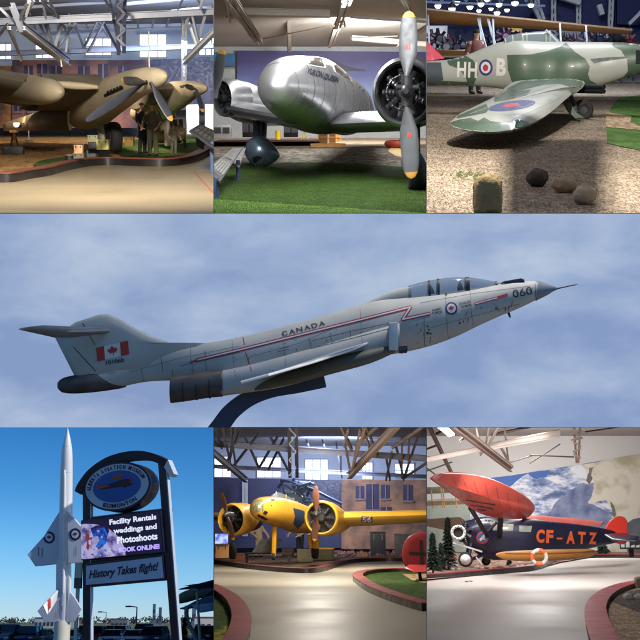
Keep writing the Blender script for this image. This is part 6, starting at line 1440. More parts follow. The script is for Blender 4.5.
mb = MB(tan_); mb.loft([(C.at(x, y, d), C.U * r, C.G * r) for x, y, d, r in ((70, 118, 76, .8), (45, 120, 82, .7), (22, 124, 88, .5), (4, 127, 93, .3))], 20, sub=3); mb.build('tail_boom', bo)
# cockpit, windows
mb = MB(mat('cockpit_dark', srgb(40, 44, 56), .15, .1, .2, 2)); bfn = bvh([ns]); decal(mb, bfn, [[(11, 78.4), (15, 77.6), (27, 79.2), (26.6, 82), (12, 81)]], .04, 3, 8); mb.build('window', ns)
mb = MB(cw); decal(mb, bfn, [circ(15.5, 79.4, 1.2, .9), circ(20.5, 80, 1.4, .9)], .08, 3, 8); mb.build('instrument', ns)
# exhaust stubs
bn1 = bvh([n1]); mb = MB(dk)
for k in range(5): x, y = 107.5 + k * 3.1, 91.4 - k * 1.35; decal(mb, bn1, [[(x, y), (x + 2.5, y - 1.2), (x + 2.8, y + 1), (x + .4, y + 2.2)]], .14, 3, 8)
decal(mb, bn1, [[(104, 94.5), (123, 86), (124, 88.6), (105, 97)]], .06, 3, 8); mb.build('exhaust_stub', n1)
mb = MB(dk); decal(mb, bvh([n2]), [[(180, 86.2), (192, 83.4), (193.6, 84.4), (181, 88)]], .1, 3, 8); mb.build('exhaust_stub', n2)
mb = MB(dk); decal(mb, bvh([n1, sp1]), [circ(146.6, 82.2, 1.6, 2.2), circ(149, 94.6, 3, 1.3)], .06, 3, 8); mb.build('spinner_opening', n1)
# propellers
hub = C.at(146, 82, 55.6); pax = ax1
b1 = blade(C, hub, C.at(121.5, 80.6, 51.5), .42, .5, bladk, tipy, bo, pax, .1, 'propeller_blade'); b2 = blade(C, hub, C.at(86, 121, 53.5), .42, .3, bladk, bladk, bo, pax, .06, 'propeller_blade'); b3 = blade(C, hub + C.R * .2, C.at(172, 121, 55.5), .42, .4, bladk, tipy, bo, pax, .12, 'propeller_blade')
hub = C.at(196, 89, 65.6); blade(C, hub, C.at(203, 112, 65), .35, .4, bladk, tipy, bo, pax, .14, 'propeller_blade'); blade(C, hub, C.at(185, 86, 63), .3, .5, bladk, bladk, bo, pax, .1, 'propeller_blade')
# wheel and legs
def wheel_at(c, x, y, d, r_, w_, par, axv=None):
    cc = c.at(x, y, d); R_ = r_ * d / FPX; axv = axv or c.R; side = axv.cross(c.U).normalized(); q = axv * w_ * d / FPX
    mb = MB(tyre); mb.loft([(cc - q, side * R_ * .72, c.U * R_ * .72), (cc - q * .9, side * R_ * .9, c.U * R_ * .9), (cc - q * .4, side * R_, c.U * R_), (cc + q * .4, side * R_, c.U * R_), (cc + q * .9, side * R_ * .9, c.U * R_ * .9), (cc + q, side * R_ * .72, c.U * R_ * .72)], 30, sub=2); o = mb.build('wheel', par)
    mb = MB(steel)
    for s_ in (-1, 1): mb.disc(cc + q * 1.02 * s_, side * R_ * .5, c.U * R_ * .5, 20, axv * .04 * s_)
    mb.build('rim', o); return o
wheel_at(C, 114, 137, 68, 15, 5.5, bo, (C.R * .9 + C.G * .45).normalized()); wheel_at(C, 178, 134, 84, 9, 3.5, bo)
mb = MB(mat('gear_steel', srgb(190, 184, 168), .45, .4, .2, 2))
for a, b in (((98, 112, 70), (108, 138, 71)), ((104, 112, 70), (109, 138, 71)), ((99, 124, 70), (108, 121, 71)), ((172, 108, 80), (176, 132, 83)), ((95, 116, 70), (105, 130, 71)), ((97, 114, 69), (103, 140, 69)), ((166, 112, 74), (168, 146, 74)), ((158, 112, 74), (164, 130, 74))): mb.tube([C.at(*a), C.at(*b)], .2, 8)
mb.build('landing_gear', bo)
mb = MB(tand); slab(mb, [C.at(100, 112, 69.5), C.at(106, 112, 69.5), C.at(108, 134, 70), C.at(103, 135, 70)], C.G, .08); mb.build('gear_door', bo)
# mannequins
pa = C.fl(143, 153.8, .12); d_ = (pa - EYE).dot(FWD); person(C, pa, 50 * d_ / FPX, .9, 'mannequin in a long dark navy coat beside the near wheel', mat('coat_navy', srgb(40, 44, 60), .8), mat('trouser_dark', srgb(44, 42, 50), .8), mat('skin', srgb(196, 150, 124), .6), mat('hair_dark', srgb(36, 30, 30), .8), True, .1)
pa = C.fl(153, 156.4, .12); d_ = (pa - EYE).dot(FWD); person(C, pa, 53 * d_ / FPX, -.2, 'mannequin in an olive-grey flight suit standing at the kerb', mat('suit_olive', srgb(96, 92, 76), .85), mat('suit_olive', srgb(96, 92, 76), .85), mat('skin', srgb(196, 150, 124), .6), mat('cap_grey', srgb(84, 78, 70), .8), False, .35)
pa = C.fl(174, 155.5, .12); d_ = (pa - EYE).dot(FWD); person(C, pa, 31 * d_ / FPX, .5, 'smaller mannequin in grey-green behind the kerb, right of the other two', mat('suit_sage', srgb(140, 140, 120), .85), mat('suit_sage', srgb(140, 140, 120), .85), mat('skin', srgb(196, 150, 124), .6), mat('cap_grey', srgb(84, 78, 70), .8), False, .6)
# boxes on the sand
def crate(c, x, yb, w, h, m, label, m2=None, name='crate', cat='crate', dep=.9, yaw=0, z0=.12, d=None):
    p = c.fl(x, yb, z0) if d is None else c.at(x, yb, d); dd = (p - EYE).dot(FWD); W = w * dd / FPX; H = h * dd / FPX; M = c.frame(p, yaw); t = thing(name, label, cat, p)
    mb = MB(m); mb.box(M, W, W * dep, H * .88); mb.build('box', t, bevel=min(W, H) * .04); mb = MB(m2 or m); mb.box(M @ Matrix.Translation(V((0, 0, H * .89))), W * 1.04, W * dep * 1.04, H * .11); mb.build('lid', t)
    mb = MB(steel)
    for k in (-1, 1): mb.box(M @ Matrix.Translation(V((k * W * .28, -W * dep / 2 - .02, H * .66))), W * .09, .04, H * .25)
    mb.build('latch', t); return t
blk = mat('case_black', srgb(34, 34, 36), .5); pbox = mat('box_sage', srgb(150, 152, 116), .7, 0, .2, 2); ybox = mat('box_mottled', srgb(206, 200, 120), .7, 0, .2, 2, col2=srgb(120, 128, 70)); gbox = mat('box_grey', srgb(128, 120, 100), .7, 0, .2, 2)
crate(C, 13.5, 154.2, 21, 8, blk, 'long black equipment case on the sand at the left', dep=.4)
t = thing('tripod', 'thin wooden tripod standing over the black case', 'tripod', C.fl(14, 152, .12)); mb = MB(wood_)
for a, b in ((9, 152), (15, 153), (20, 151)): mb.tube([C.at(14, 132, 67), C.fl(a, b, .12)], .06, 6)
mb.build('leg', t); mb = MB(wood_); mb.box(C.frame(C.at(14, 132.5, 67)), .4, .4, .15); mb.build('head', t)
crate(C, 79.5, 162.0, 10.5, 9, gbox, 'grey-tan box at the kerb, under the pinkish box'); crate(C, 79, 153.4, 8.5, 8.5, mat('box_pink', srgb(196, 150, 112), .7, 0, .2, 3, col2=srgb(140, 100, 70)), 'pinkish camouflaged box standing on the grey-tan box', d=54.5)
t = thing('drum', 'short black drum with a grey rim, left of the boxes', 'drum', C.fl(69.5, 163, .12)); p = C.fl(69.5, 163, .12); mb = MB(blk); mb.loft([(p, C.R * .2, C.G * .2), (p + C.U * .38, C.R * .2, C.G * .2)], 20); mb.build('body', t); mb = MB(gbox); mb.torus(p + C.U * .38, C.R * .2, C.G * .2, .03, 20, 6); mb.build('rim', t)
crate(C, 93.5, 141.8, 10, 6.6, pbox, 'sage green box on top of the dark crate stack', d=60); crate(C, 93.5, 148.5, 9, 6.5, blk, 'dark crate under the sage green box', d=60)
crate(C, 103.5, 149.6, 12, 10, ybox, 'yellow-green mottled box, brightest of the stack by the wheel', d=59)
crate(C, 92.2, 160, 9.2, 10.4, mat('box_slate', srgb(96, 100, 104), .6, 0, .3, 3), 'slate box at the kerb, left of a similar one', blk); crate(C, 102, 160, 9.0, 10.0, mat('box_slate2', srgb(118, 116, 108), .6, 0, .3, 3), 'lighter slate box at the kerb, directly under the mottled box', blk)
crate(C, 129.5, 146, 9, 9, mat('crate_ochre', srgb(176, 136, 70), .7, 0, .2, 2), 'ochre crate between the wheel and the mannequins', d=68)
t = thing('engine_on_stand', 'bare aircraft engine on a low stand behind the mannequins', 'engine', C.fl(168, 146, .12)); p = C.at(168, 134, 76); mb = MB(mat('engine_bronze', srgb(130, 108, 84), .4, .5, .35, 3)); mb.loft([(p - C.R * 1.1, C.G * .5, C.U * .5), (p, C.G * .7, C.U * .6), (p + C.R * 1.1, C.G * .4, C.U * .4)], 14, sub=2)
for k in range(6): mb.tube([p + C.R * (-.9 + k * .35), p + C.R * (-.9 + k * .35) + C.U * .95 - C.G * .2], .14, 8)
mb.build('engine_block', t); mb = MB(dk)
for a in (-1, 1): mb.beam(p + C.R * a, p + C.R * a * 1.1 - C.U * 1.0, .14)
mb.build('stand', t)
# bright bits at the painted hut on the far left
for i, (x, y) in enumerate(((17.5, 127.5), (39, 128), (53, 128.5))):
    p = C.at(x, y, 86); t = thing('floor_spotlight', ['small lit floor spotlight at the left behind the black case', 'small lit floor spotlight, middle one under the tail boom', 'small lit floor spotlight, right one under the tail boom'][i], 'spotlight', p); mb = MB(blk); mb.box(C.frame(p), .5, .4, .35); mb.build('housing', t); mb = MB(mat('warm_glow', (1, .85, .6), .5, var=0, emit=5)); mb.disc(p - C.G * .22 + C.U * .18, C.R * .17, C.U * .14, 14); mb.build('lens', t)
    light_spot('floor_spotlight', p - C.G * .4 + C.U * .3, C.at(x - 4, 90, 103), 500, (1, .72, .42), 110, .6, .15)
info(C, [(190, 130, 52), (200, 124, 58), (222, 134, 58), (214, 147, 50)], ((212, 142, 51), .1), 'sloping grey information desk at the right border of the hangar', mat('panel_face', srgb(120, 122, 124), .5, 0, .4, 2), .1)
mb = MB(blk); mb.poly([C.at(196, 127, 54.5), C.at(204, 134, 54.5), C.at(203, 150, 54), C.at(196, 146, 55)], C.G * .3); tag(mb.build('display_pedestal', bevel=.02), 'black pedestal side under the sloping information desk', 'pedestal')
mb = MB(mat('galvanised', srgb(150, 154, 158), .5, .5)); o = thing('rope_stand', 'thin pale rope stand on the sand at left', 'stand', C.fl(29, 140, .12)); mb.tube([C.fl(29, 141, .12), C.fl(29, 141, .12) + C.U * 1.3], .05, 8); mb.build('pole', o); mb = MB(dk); p = C.fl(29, 141, .12); mb.disc(p, C.R * .3, C.G * .3, 16, C.U * .05); mb.build('base', o)
# lamps
light_area('hangar_light', C.L(-6.5, 35, C.h + 7), C.L(-9.5, 62, 1.5), 1.6, 9500, (1, .91, .78))
light_area('hangar_light', C.L(-17, 72, C.h + 8), C.L(-17, 84, 0), 2, 7500, (1, .80, .55))
light_area('hangar_light', C.L(-12, 92, C.h + 6.2), C.L(-12, 110, 6), 5, 3200, (.72, .82, 1))
# ------------------------------------------------------------------ bottom middle: yellow trainer in the hangar
cell_on(BM); C = BM
zc = room(C, 142, mat('hangar_wall2', srgb(168, 180, 206), .8, 0, .1, .15), mat('polished_floor2', srgb(160, 153, 138), .42, 0, .07, .12, spec=.28), mat('hangar_ceiling2', srgb(150, 154, 172), .8, 0, .2, .2), 446, zf=None)
windows(C, 142, [(206, 231, 456, 477.5), (257, 281, 457, 478), (305, 328, 459, 482), (362, 372.5, 462, 480), (395, 414, 463, 478)], 'bright yellow-hangar window, %s', ['at the left border', 'second from the left, above the nose', 'in the middle behind the blue machine', 'fourth, above the painted facade', 'at the right end above the facade'])
mb = MB(mat('partition_blue2', srgb(26, 38, 84), .5, 0, .1)); mb.poly([C.wl(205, 477.5, 138), C.wl(343, 480, 138), C.wl(343, 548, 138), C.wl(205, 548, 138)], C.G * .3); tag(mb.build('blue_partition', smooth=False), 'deep blue partition behind the yellow trainer nose', 'partition')
facade(C, 136, 341.5, 434, 480, 549, [(355.5, 364.5, 486, 499), (366, 379, 484, 510), (381, 390, 485, 499), (403, 413, 485, 501), (381, 392, 507, 516)], 'pink-brown painted stone facade with dark windows behind the yellow wing', mat('facade_pink', srgb(146, 108, 86), .85, 0, .2, .6, col2=srgb(88, 70, 66), contrast=(.36, .66), detail=10))
tm1 = mat('truss_slate', srgb(104, 112, 138), .55, .2, .15, .5); tm2 = mat('truss_brownish', srgb(136, 128, 134), .55, .2, .15, .5)
truss(C, 'upper slate roof girder across the yellow hangar', tm1, [(205, 443, 112, 434, 459, 112, 1.8)], [], name='roof_girder', cat='girder')
truss(C, 'lower thin roof girder above the blue partition', tm1, [(205, 466, 126, 434, 477, 126, 1.2)], [], name='roof_girder', cat='girder')
truss(C, 'thick steel column with lattice between the two middle windows', tm1, [(289, 420, 104, 290, 476, 118, 1.3), (296, 420, 104, 297, 476, 118, 1.3)], [(289 + 7 * (k % 2), 428 + 8 * k, 104, 296 - 7 * (k % 2), 436 + 8 * k, 104) for k in range(6)], .9, .2, name='steel_column', cat='column')
truss(C, 'left lattice truss over the left propeller', tm1, [(208, 448, 104, 246, 480, 118, 1.6), (236, 424, 104, 228, 470, 116, .8)], [(241, 428, 110, 259, 468, 120), (259, 468, 120, 278, 436, 114), (270, 436, 114, 288, 470, 120), (232, 468, 116, 260, 432, 110), (225, 466, 116, 240, 432, 110), (230, 425, 104, 236, 468, 116), (222, 425, 104, 232, 470, 116), (214, 425, 104, 222, 448, 112), (268, 470, 122, 284, 438, 114)], .9, .55)
truss(C, 'right diagonal brown-grey truss over the painted facade', tm2, [(398, 424, 98, 349, 476, 112, 1.9), (340, 424, 104, 352, 450, 110, .8)], [(352, 470, 110, 360, 430, 104), (352, 470, 110, 366, 424, 100), (372, 456, 108, 362, 424, 102), (378, 456, 110, 366, 426, 102), (345, 444, 108, 350, 470, 112), (386, 456, 112, 390, 480, 122), (392, 452, 110, 386, 480, 120), (404, 480, 120, 396, 446, 110), (404, 478, 120, 420, 430, 106), (404, 478, 120, 434, 458, 112), (402, 438, 106, 402, 478, 118), (410, 432, 106, 408, 460, 112), (348, 430, 104, 344, 446, 108), (392, 448, 108, 424, 426, 100), (355, 446, 108, 380, 424, 100)], 1.0, .6)
truss(C, 'thin slate purlins under the roof at the right centre', tm1, [(300, 432, 128, 432, 446, 128, .5), (298, 452, 134, 345, 455, 134, .6)], [(306, 440, 124, 312, 452, 130), (322, 440, 124, 328, 454, 130), (336, 442, 124, 342, 478, 130), (341, 450, 116, 341, 472, 124)], .6, .35)
for i, (x, y0, y1) in enumerate(((243.5, 480, 506), (246.5, 480, 506))):
    mb = MB(tl2); mb.beam(C.at(x, y0, 134), C.at(x, y1 + 30, 134), .3); 
    for k in range(6): mb.beam(C.at(243.5, y0 + k * 6, 134), C.at(246.5, y0 + k * 6 + 3, 134), .12) if i == 0 else None
    tag(mb.build('lattice_post', smooth=False), ['pale lattice post against the blue partition, left upright', 'pale lattice post against the blue partition, right upright'][i], 'post')
# display bed and kerbs
mb = MB(gravel('bed_dark', srgb(104, 84, 70), srgb(64, 50, 44), 1.6, .5)); mb.poly([C.fl(x, y, .08) for x, y in ((200, 561), (230, 565), (265, 568), (300, 570), (322, 569), (345, 562), (380, 560), (440, 560))] + [C.fl(440, 550.6, .08), C.fl(200, 550.6, .08)]); structure(mb.build('display_bed', smooth=False), 'stuff', 'brown earth display bed under the yellow trainer')
kr = mat('kerb_maroon', srgb(96, 34, 36), .5, 0, .12, .8); krb = mat('kerb_red', srgb(150, 44, 46), .5, 0, .1, .8)
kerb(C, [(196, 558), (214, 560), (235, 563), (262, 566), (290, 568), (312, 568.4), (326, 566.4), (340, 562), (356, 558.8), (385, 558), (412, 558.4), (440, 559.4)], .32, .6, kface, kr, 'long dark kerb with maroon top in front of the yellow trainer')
lp_ = [(206, 583), (217, 585), (230, 591), (240, 598), (246.5, 606), (250.5, 616), (250, 628), (246, 640), (240, 652), (232, 664)]
lo, li = kerb(C, lp_[::-1], .34, .62, kface, krb, 'curved red kerb round the green bed at the bottom left')
mb = MB(turf2); mb.poly([p - C.U * .26 for p in li] + [C.fl(200, 600), C.fl(200, 664)]); structure(mb.build('turf', smooth=False), 'stuff', 'green turf bed inside the curved red kerb')
mb = MB(gravel('yellow_flowers', srgb(170, 160, 60), srgb(74, 92, 40), 5, .5)); floorpoly(mb, C, [(210, 636), (222, 624), (232, 628), (236, 638), (228, 655), (208, 655)], .1); structure(mb.build('flower_patch', smooth=False), 'stuff', 'yellowish flower patch in the green bed')
rp = [(436, 603), (420, 599), (398, 592.5), (378, 585), (366, 578), (362.5, 574.4), (368, 571), (384, 569), (405, 568.6), (436, 569.5)]
ro_, ri_ = kerb(C, rp[::-1], .32, .6, kface, krb, 'oval red-topped kerb round the small green bed at right', inner=-1)
mb = MB(turf2); mb.poly([p - C.U * .22 for p in ri_]); structure(mb.build('turf', smooth=False), 'stuff', 'green turf inside the oval kerb')
mb = MB(gravel('pea_gravel3', srgb(196, 180, 136), srgb(150, 120, 84), 4, .5)); floorpoly(mb, C, [(402, 574), (436, 574), (436, 584), (424, 583), (412, 580)], .14); structure(mb.build('gravel', smooth=False), 'stuff', 'pale gravel patch beside the red tail')
# yellow trainer
yel = mat('trainer_yellow', srgb(204, 154, 48), .42, 0, .14, .5, coat=.2, detail=7); ybl = mat('propeller_brown', srgb(90, 58, 46), .45, 0, .15, 1.5)
yt = thing('yellow_trainer', 'yellow twin-engine trainer aircraft with a glazed nose and brown propellers', 'aircraft', C.fl(300, 563)); D = 96
def bod(pts, ax, c=None, n=40, m=None, name='fuselage', sub=5, par=None, wr=1):
    c = c or C; a = ax.cross(c.U).normalized(); st = []
    for x, y, r, d in pts: R_ = r * d / FPX; st.append((c.at(x, y, d), a * R_ * wr, c.U * R_))
    mb = MB(m or yel); mb.loft(st, n, sub=sub); return mb.build(name, par or yt)
ya = (-C.R * .5 - C.G * .86).normalized()
fz = bod([(254.5, 509, 3, 92), (255.5, 508.8, 7, 92.3), (259, 508.8, 10.5, 93), (265, 509.4, 12.6, 94), (274, 511, 14, 96), (285, 514, 15, 99), (297, 518, 15, 102), (312, 521, 12, 106), (330, 524, 9, 112)], ya)
mb = MB(glass('nose_glass', (.8, .85, .7), .5)); decal(mb, bvh([fz]), [[(253.4, 507), (254.4, 502), (257, 500), (262, 500), (263.4, 504), (262, 510.4), (258, 512), (254.4, 511.4)]], .08, 3, 8); mb.mats[0] = mat('nose_glazing', srgb(150, 158, 132), .1, .1, .5, 4); nz = mb.build('nose_glazing', fz)
mb = MB(mat('frame_ochre', srgb(120, 92, 40), .5)); bz_ = bvh([fz])
for a, b in (((253.4, 507), (263.6, 506.4)), ((257.6, 500), (256.8, 511.6)), ((263, 500.6), (262.6, 511.6)), ((254.4, 502), (262, 500))): band(mb, [a, b], .5, .12, bz_)
mb.build('glazing_frame', nz)
mb = MB(dk); decal(mb, bz_, [[(258, 514), (263, 516), (268, 519), (266, 520.4), (261, 518.4), (257.4, 516)], [(264.6, 510.4), (268, 512), (266, 515), (262.6, 513)], [(271, 499), (275, 499.6), (274, 501), (270.6, 500.4)], [(270.6, 505), (271.6, 505), (271.6, 506), (270.6, 506)]], .06, 3, 8); mb.build('hatch', fz)
mb = MB(mat('livery_blue', srgb(34, 58, 92), .5)); decal(mb, bz_, [[(293, 508), (304, 511), (306, 520), (298, 529), (293, 524), (295, 516)]], .05, 3, 9); mb.build('livery_patch', fz)
mb = MB(glass('canopy_clear3', (.75, .8, .85), .5)); mb.loft([(C.at(x, y, d), C.U * r, C.G * r) for x, y, d, r in ((268, 500, 96, .1), (276, 501, 97, .7), (286, 505, 99, .8), (300, 511, 102, .6), (308, 514, 104, .1))], 18, sub=3); cn = mb.build('canopy', yt)
mb = MB(yel)
for x, y, d, r in ((276, 501, 97, .72), (286, 505, 99, .82), (297, 509.6, 101, .66)): mb.torus(C.at(x, y, d), C.U * r, C.G * r, .05, 20, 6)
mb.build('canopy_frame', cn)
def radial2(x, y, r, d, ax, depth, nm):
    c0 = C.at(x, y, d); a = ax.cross(C.U).normalized() * r * d / FPX; radial_engine(C, c0, a, C.U * r * d / FPX, ax, r * d / FPX * .95, yt, yel, depth, dk, 7, dk); return c0
c1 = radial2(231, 519.5, 16, 95, (-C.R * .45 - C.G * .89).normalized(), 1.6, 0); bod([(236, 519.5, 16, 96.5), (243, 518.6, 15.6, 98), (250, 518, 12, 100), (256, 518, 6, 102)], ya, name='nacelle')
mb = MB(mat('livery_blue', srgb(34, 58, 92), .5)); a = ya.cross(C.U).normalized(); mb.loft([(C.at(249, 518.3, 99.6), a * 1.12, C.U * 1.12), (C.at(254, 518, 100.8), a * 1.0, C.U * 1.0)], 28, cap0=False); mb.build('nacelle_band', yt)
c2 = radial2(321, 518, 17, 92, (-C.R * .12 - C.G * .99).normalized(), 1.7, 0); bod([(322, 518, 17, 93.6), (327, 519, 17, 95.5), (334, 520.5, 14, 98), (342, 522, 9, 101)], (-C.R * .12 - C.G * .99).normalized(), name='nacelle')
for hub, t1, t2, ax_ in ((C.at(227, 514.5, 93), (221, 492.5, 93), (233.5, 540, 93), (-C.R * .45 - C.G * .89).normalized()), (C.at(316.5, 514, 90), (315.6, 486, 90), (314.4, 541, 90), (-C.R * .12 - C.G * .99).normalized())):
    blade(C, hub, C.at(*t1), .55, .5, ybl, ybl, yt, ax_, .05, 'propeller_blade'); blade(C, hub, C.at(*t2), .55, -.5, ybl, mat('tip_ochre', srgb(196, 140, 60), .5), yt, ax_, .08, 'propeller_blade')
    mb = MB(steel); mb.loft([(hub + ax_ * .35, C.R * .08, C.U * .08), (hub, C.R * .26, C.U * .26), (hub - ax_ * .8, C.R * .2, C.U * .2)], 16, sub=2); mb.build('propeller_hub', yt)
mb = MB(yel); airfoil(mb, (C.at(330, 518, 95), C.at(330, 526, 108)), (C.at(450, 514, 98), C.at(450, 520, 108)), C.U, .19, 14, 5); wg_ = mb.build('wing', yt)
mb = MB(yel); airfoil(mb, (C.at(246, 517, 98), C.at(250, 520, 110)), (C.at(200, 516, 112), C.at(200, 518, 122)), C.U, .14, 12, 4); mb.build('wing', yt)
bwg = bvh([wg_]); mb = MB(jnavy); decal(mb, bwg, [[(361, 516.3), (372.8, 516), (372.8, 522.4), (361, 522.8)]], .03, 3, 9); pl_ = mb.build('code_panel', wg_); mb = MB(jwhite); text_decal(mb, bwg, '56', 366.8, 519.4, 9.5, 4.8, 2, .02, .07); mb.build('lettering', wg_)
mb = MB(mat('gear_yellow', srgb(214, 158, 34), .4)); mb.tube([C.at(274.5, 526, 97), C.at(273.5, 556, 97)], .2, 8); mb.tube([C.at(315, 534, 96), C.at(316, 548, 96)], .28, 8); mb.tube([C.at(309, 534, 96), C.at(311, 548, 96)], .16, 8); mb.build('gear_leg', yt)
wheel_at(C, 315, 549, 97, 9.5, 3.5, yt); wheel_at(C, 233, 551, 103, 8, 3, yt); wheel_at(C, 273.5, 556, 97, 4, 1.5, yt)
# blue machine behind (helicopter-like skeleton)
bm_ = mat('machine_blue', srgb(74, 96, 146), .4, .4, .3, 1); t = thing('blue_machine', 'blue-grey lattice helicopter frame standing behind the trainer', 'helicopter', C.at(300, 540, 124)); mb = MB(bm_)
for a, b in (((280, 510), (286, 492)), ((286, 492), (310, 488)), ((310, 488), (324, 506)), ((280, 510), (324, 506)), ((286, 492), (300, 512)), ((310, 488), (300, 512)), ((294, 490), (294, 478)), ((280, 480), (314, 484)), ((278, 488), (284, 480)), ((324, 506), (342, 508)), ((310, 488), (342, 504))): mb.tube([C.at(*a, 124), C.at(*b, 124)], .16, 6)
mb.build('tube_frame', t); mb = MB(glass('machine_glass', (.55, .65, .8), .45)); mb.loft([(C.at(x, 502, 124), C.U * r, C.G * r) for x, r in ((276, .1), (280, .9), (290, 1.3), (300, 1.1), (308, .5))], 16, sub=3); mb.build('bubble_canopy', t)
mb = MB(mat('machine_pale', srgb(110, 128, 165), .4, .3, .4, 1))
rm_ = random.Random(77)
for k in range(26): mb.tube([C.at(282 + rm_.uniform(0, 34), 480 + rm_.uniform(0, 24), 123.5), C.at(282 + rm_.uniform(0, 34), 484 + rm_.uniform(0, 24), 123)], rm_.uniform(.06, .16), 6)
mb.build('engine_block', t)
# screen on a wooden cabinet at the left, mannequin, clutter
t = thing('monitor', 'lit blue monitor on the wooden cabinet at the left border', 'monitor', C.at(221.5, 545, 84)); mb = MB(blk); mb.box(C.frame(C.at(221.5, 544.6, 84)), 1.0, .12, .82); mb.build('casing', t, bevel=.02); mb = MB(mat('screen_blue', srgb(70, 90, 210), .4, 0, .4, 3, emit=1.0, col2=srgb(150, 170, 240))); p = C.at(221.5, 544.6, 84) - C.G * .07 + C.U * .07; mb.poly([p - C.R * .45, p + C.R * .45, p + C.R * .45 + C.U * .68, p - C.R * .45 + C.U * .68]); mb.build('screen', t)
crate(C, 222, 558, 13, 13, wood_, 'wooden cabinet carrying the blue monitor', dep=.6, d=84.4, name='cabinet', cat='cabinet')
pa = C.fl(258.5, 557, .1); d_ = (pa - EYE).dot(FWD); person(C, pa, 37 * d_ / FPX, .5, 'mannequin in pale overalls working under the trainer nose', mat('overall_pale', srgb(176, 160, 138), .8), mat('overall_pale', srgb(176, 160, 138), .8), mat('skin', srgb(196, 150, 124), .6), mat('hair_dark', srgb(36, 30, 30), .8), False, .8)
pa = C.fl(300, 557, .1); d_ = (pa - EYE).dot(FWD); person(C, pa, 40 * d_ / FPX, -.6, 'mannequin in grey-white clothes leaning by the right engine', mat('shirt_grey', srgb(150, 146, 150), .8), mat('trouser_dark', srgb(44, 42, 50), .8), mat('skin', srgb(196, 150, 124), .6), mat('hair_dark', srgb(36, 30, 30), .8), False, 1.0)
t = thing('workbench', 'dark workbench with tilted chart board under the trainer', 'workbench', C.fl(268, 563, .1)); q = C.fl(268, 563, .1); mb = MB(dk); mb.box(C.frame(q + C.U * .75), 4.0, 1.0, .12)
mb.build('bench_top', t)
for a in (-1.8, 1.8):
    mb = MB(dk); mb.box(C.frame(q + C.R * a), .14, .8, .75); mb.build('leg', t)
mb = MB(mat('chart_grey', srgb(120, 122, 116), .6, 0, .4, 3)); mb.poly([q + C.U * .9 - C.R * 1.4, q + C.U * .9 + C.R * .6, q + C.U * 2.0 + C.R * 1.2 + C.G * .4, q + C.U * 2.0 - C.R * .6 + C.G * .4], -C.G * .05); mb.build('chart_board', t)
crate(C, 239.5, 560.5, 10, 7, mat('crate_rust', srgb(140, 84, 52), .7, 0, .2, 2), 'rust-brown crate left of the workbench')
crate(C, 305, 562, 16, 13, mat('crate_camo', srgb(110, 104, 78), .7, 0, .3, 3), 'mottled olive crate under the right engine', dep=.7)
crate(C, 324, 560, 20, 12, mat('crate_olive', srgb(96, 86, 58), .7, 0, .3, 3), 'olive table-like crate right of the mottled crate', mat('gear_yellow', srgb(214, 158, 34), .4), dep=.5)
crate(C, 288, 556, 12, 8, mat('crate_plum', srgb(96, 66, 70), .7, 0, .3, 3), 'plum-coloured crate behind the workbench'); crate(C, 346, 551, 16, 9, mat('crate_plum', srgb(96, 66, 70), .7, 0, .3, 3), 'low plum crate under the yellow wing root', dep=.6)
crate(C, 378, 556, 15, 24, mat('case_blueblack', srgb(34, 40, 60), .6), 'tall blue-black equipment rack under the yellow wing', dep=.5, name='equipment_rack', cat='rack'); crate(C, 404, 556, 18, 22, mat('case_slate', srgb(84, 86, 96), .6, 0, .4, 2), 'slate equipment rack beside the red tail', dep=.5, name='equipment_rack', cat='rack')
crate(C, 362, 557, 10, 5, mat('crate_tan', srgb(160, 120, 90), .7, 0, .3, 3), 'small tan crate near the kerb under the wing'); crate(C, 331, 549, 14, 3, mat('white_panel', srgb(214, 216, 214), .6), 'flat white box far behind the yellow undercarriage', dep=.5)
rnd = random.Random(9); mb = MB(mat('rubble_plum', srgb(120, 84, 80), .9, 0, .3, 2))
for _ in range(150): p = C.fl(rnd.uniform(330, 430), rnd.uniform(552, 557), .1); mb.ball(p + C.U * .1, rnd.uniform(.08, .3), nu=6, nv=4, wob=.4, seed=_)
structure(mb.build('rubble'), 'stuff', 'reddish rubble strewn under the yellow wing')
# red tail
t = thing('red_tail', 'dark red rounded aircraft tail with a black cross at the right border', 'aircraft tail', C.fl(416, 584)); mb = MB(mat('tail_red', srgb(118, 32, 38), .45, 0, .1, .8)); P = [C.at(x, y, 72) for x, y in ((406, 568), (402.5, 560), (402, 550), (405, 541), (411, 535), (420, 532), (430, 533), (440, 540), (440, 570))]
slab(mb, crv(P + [P[0]], 4)[:-1], C.G, .12, inset=.1); ft = mb.build('tail_fin', t); mb = MB(dk); bt = bvh([ft]); decal(mb, bt, [[(409, 551.5), (434, 553), (434, 556), (409, 554.5)], [(419.4, 540), (422.6, 540), (423.6, 566), (420, 566)]], .03, 3, 8); mb.build('cross', ft)
mb = MB(mat('tail_red_light', srgb(186, 60, 62), .4, 0, .1, .8)); slab(mb, [C.at(x, y, d) for x, y, d in ((405, 568, 70), (410, 564, 73), (440, 563, 74), (440, 571, 69), (414, 572, 69))], C.U, .08); mb.build('tailplane', t)
mb = MB(dk); mb.tube([C.at(419, 570, 72), C.fl(421, 582, .1)], .1, 8); mb.build('tail_skid', t)
for d0_, d1_, pw_ in ((34, 60, 560), (60, 92, 1900), (92, 136, 5200)): fill_strip(C, 320, 429, d0_, d1_, 1.4, pw_, (1, .93, .82))  # unseen strips added to light the floor evenly
light_area('hangar_light', C.L(-.2, 70, C.h + 5.0), C.L(-.5, 92, 1), 3, 3000, (1, .88, .68))  # unseen light added for the front of the trainer
light_area('hangar_light', C.L(.5, 88, C.h + 6.0), C.L(2, 112, 1), 3, 3500, (1, .88, .70))
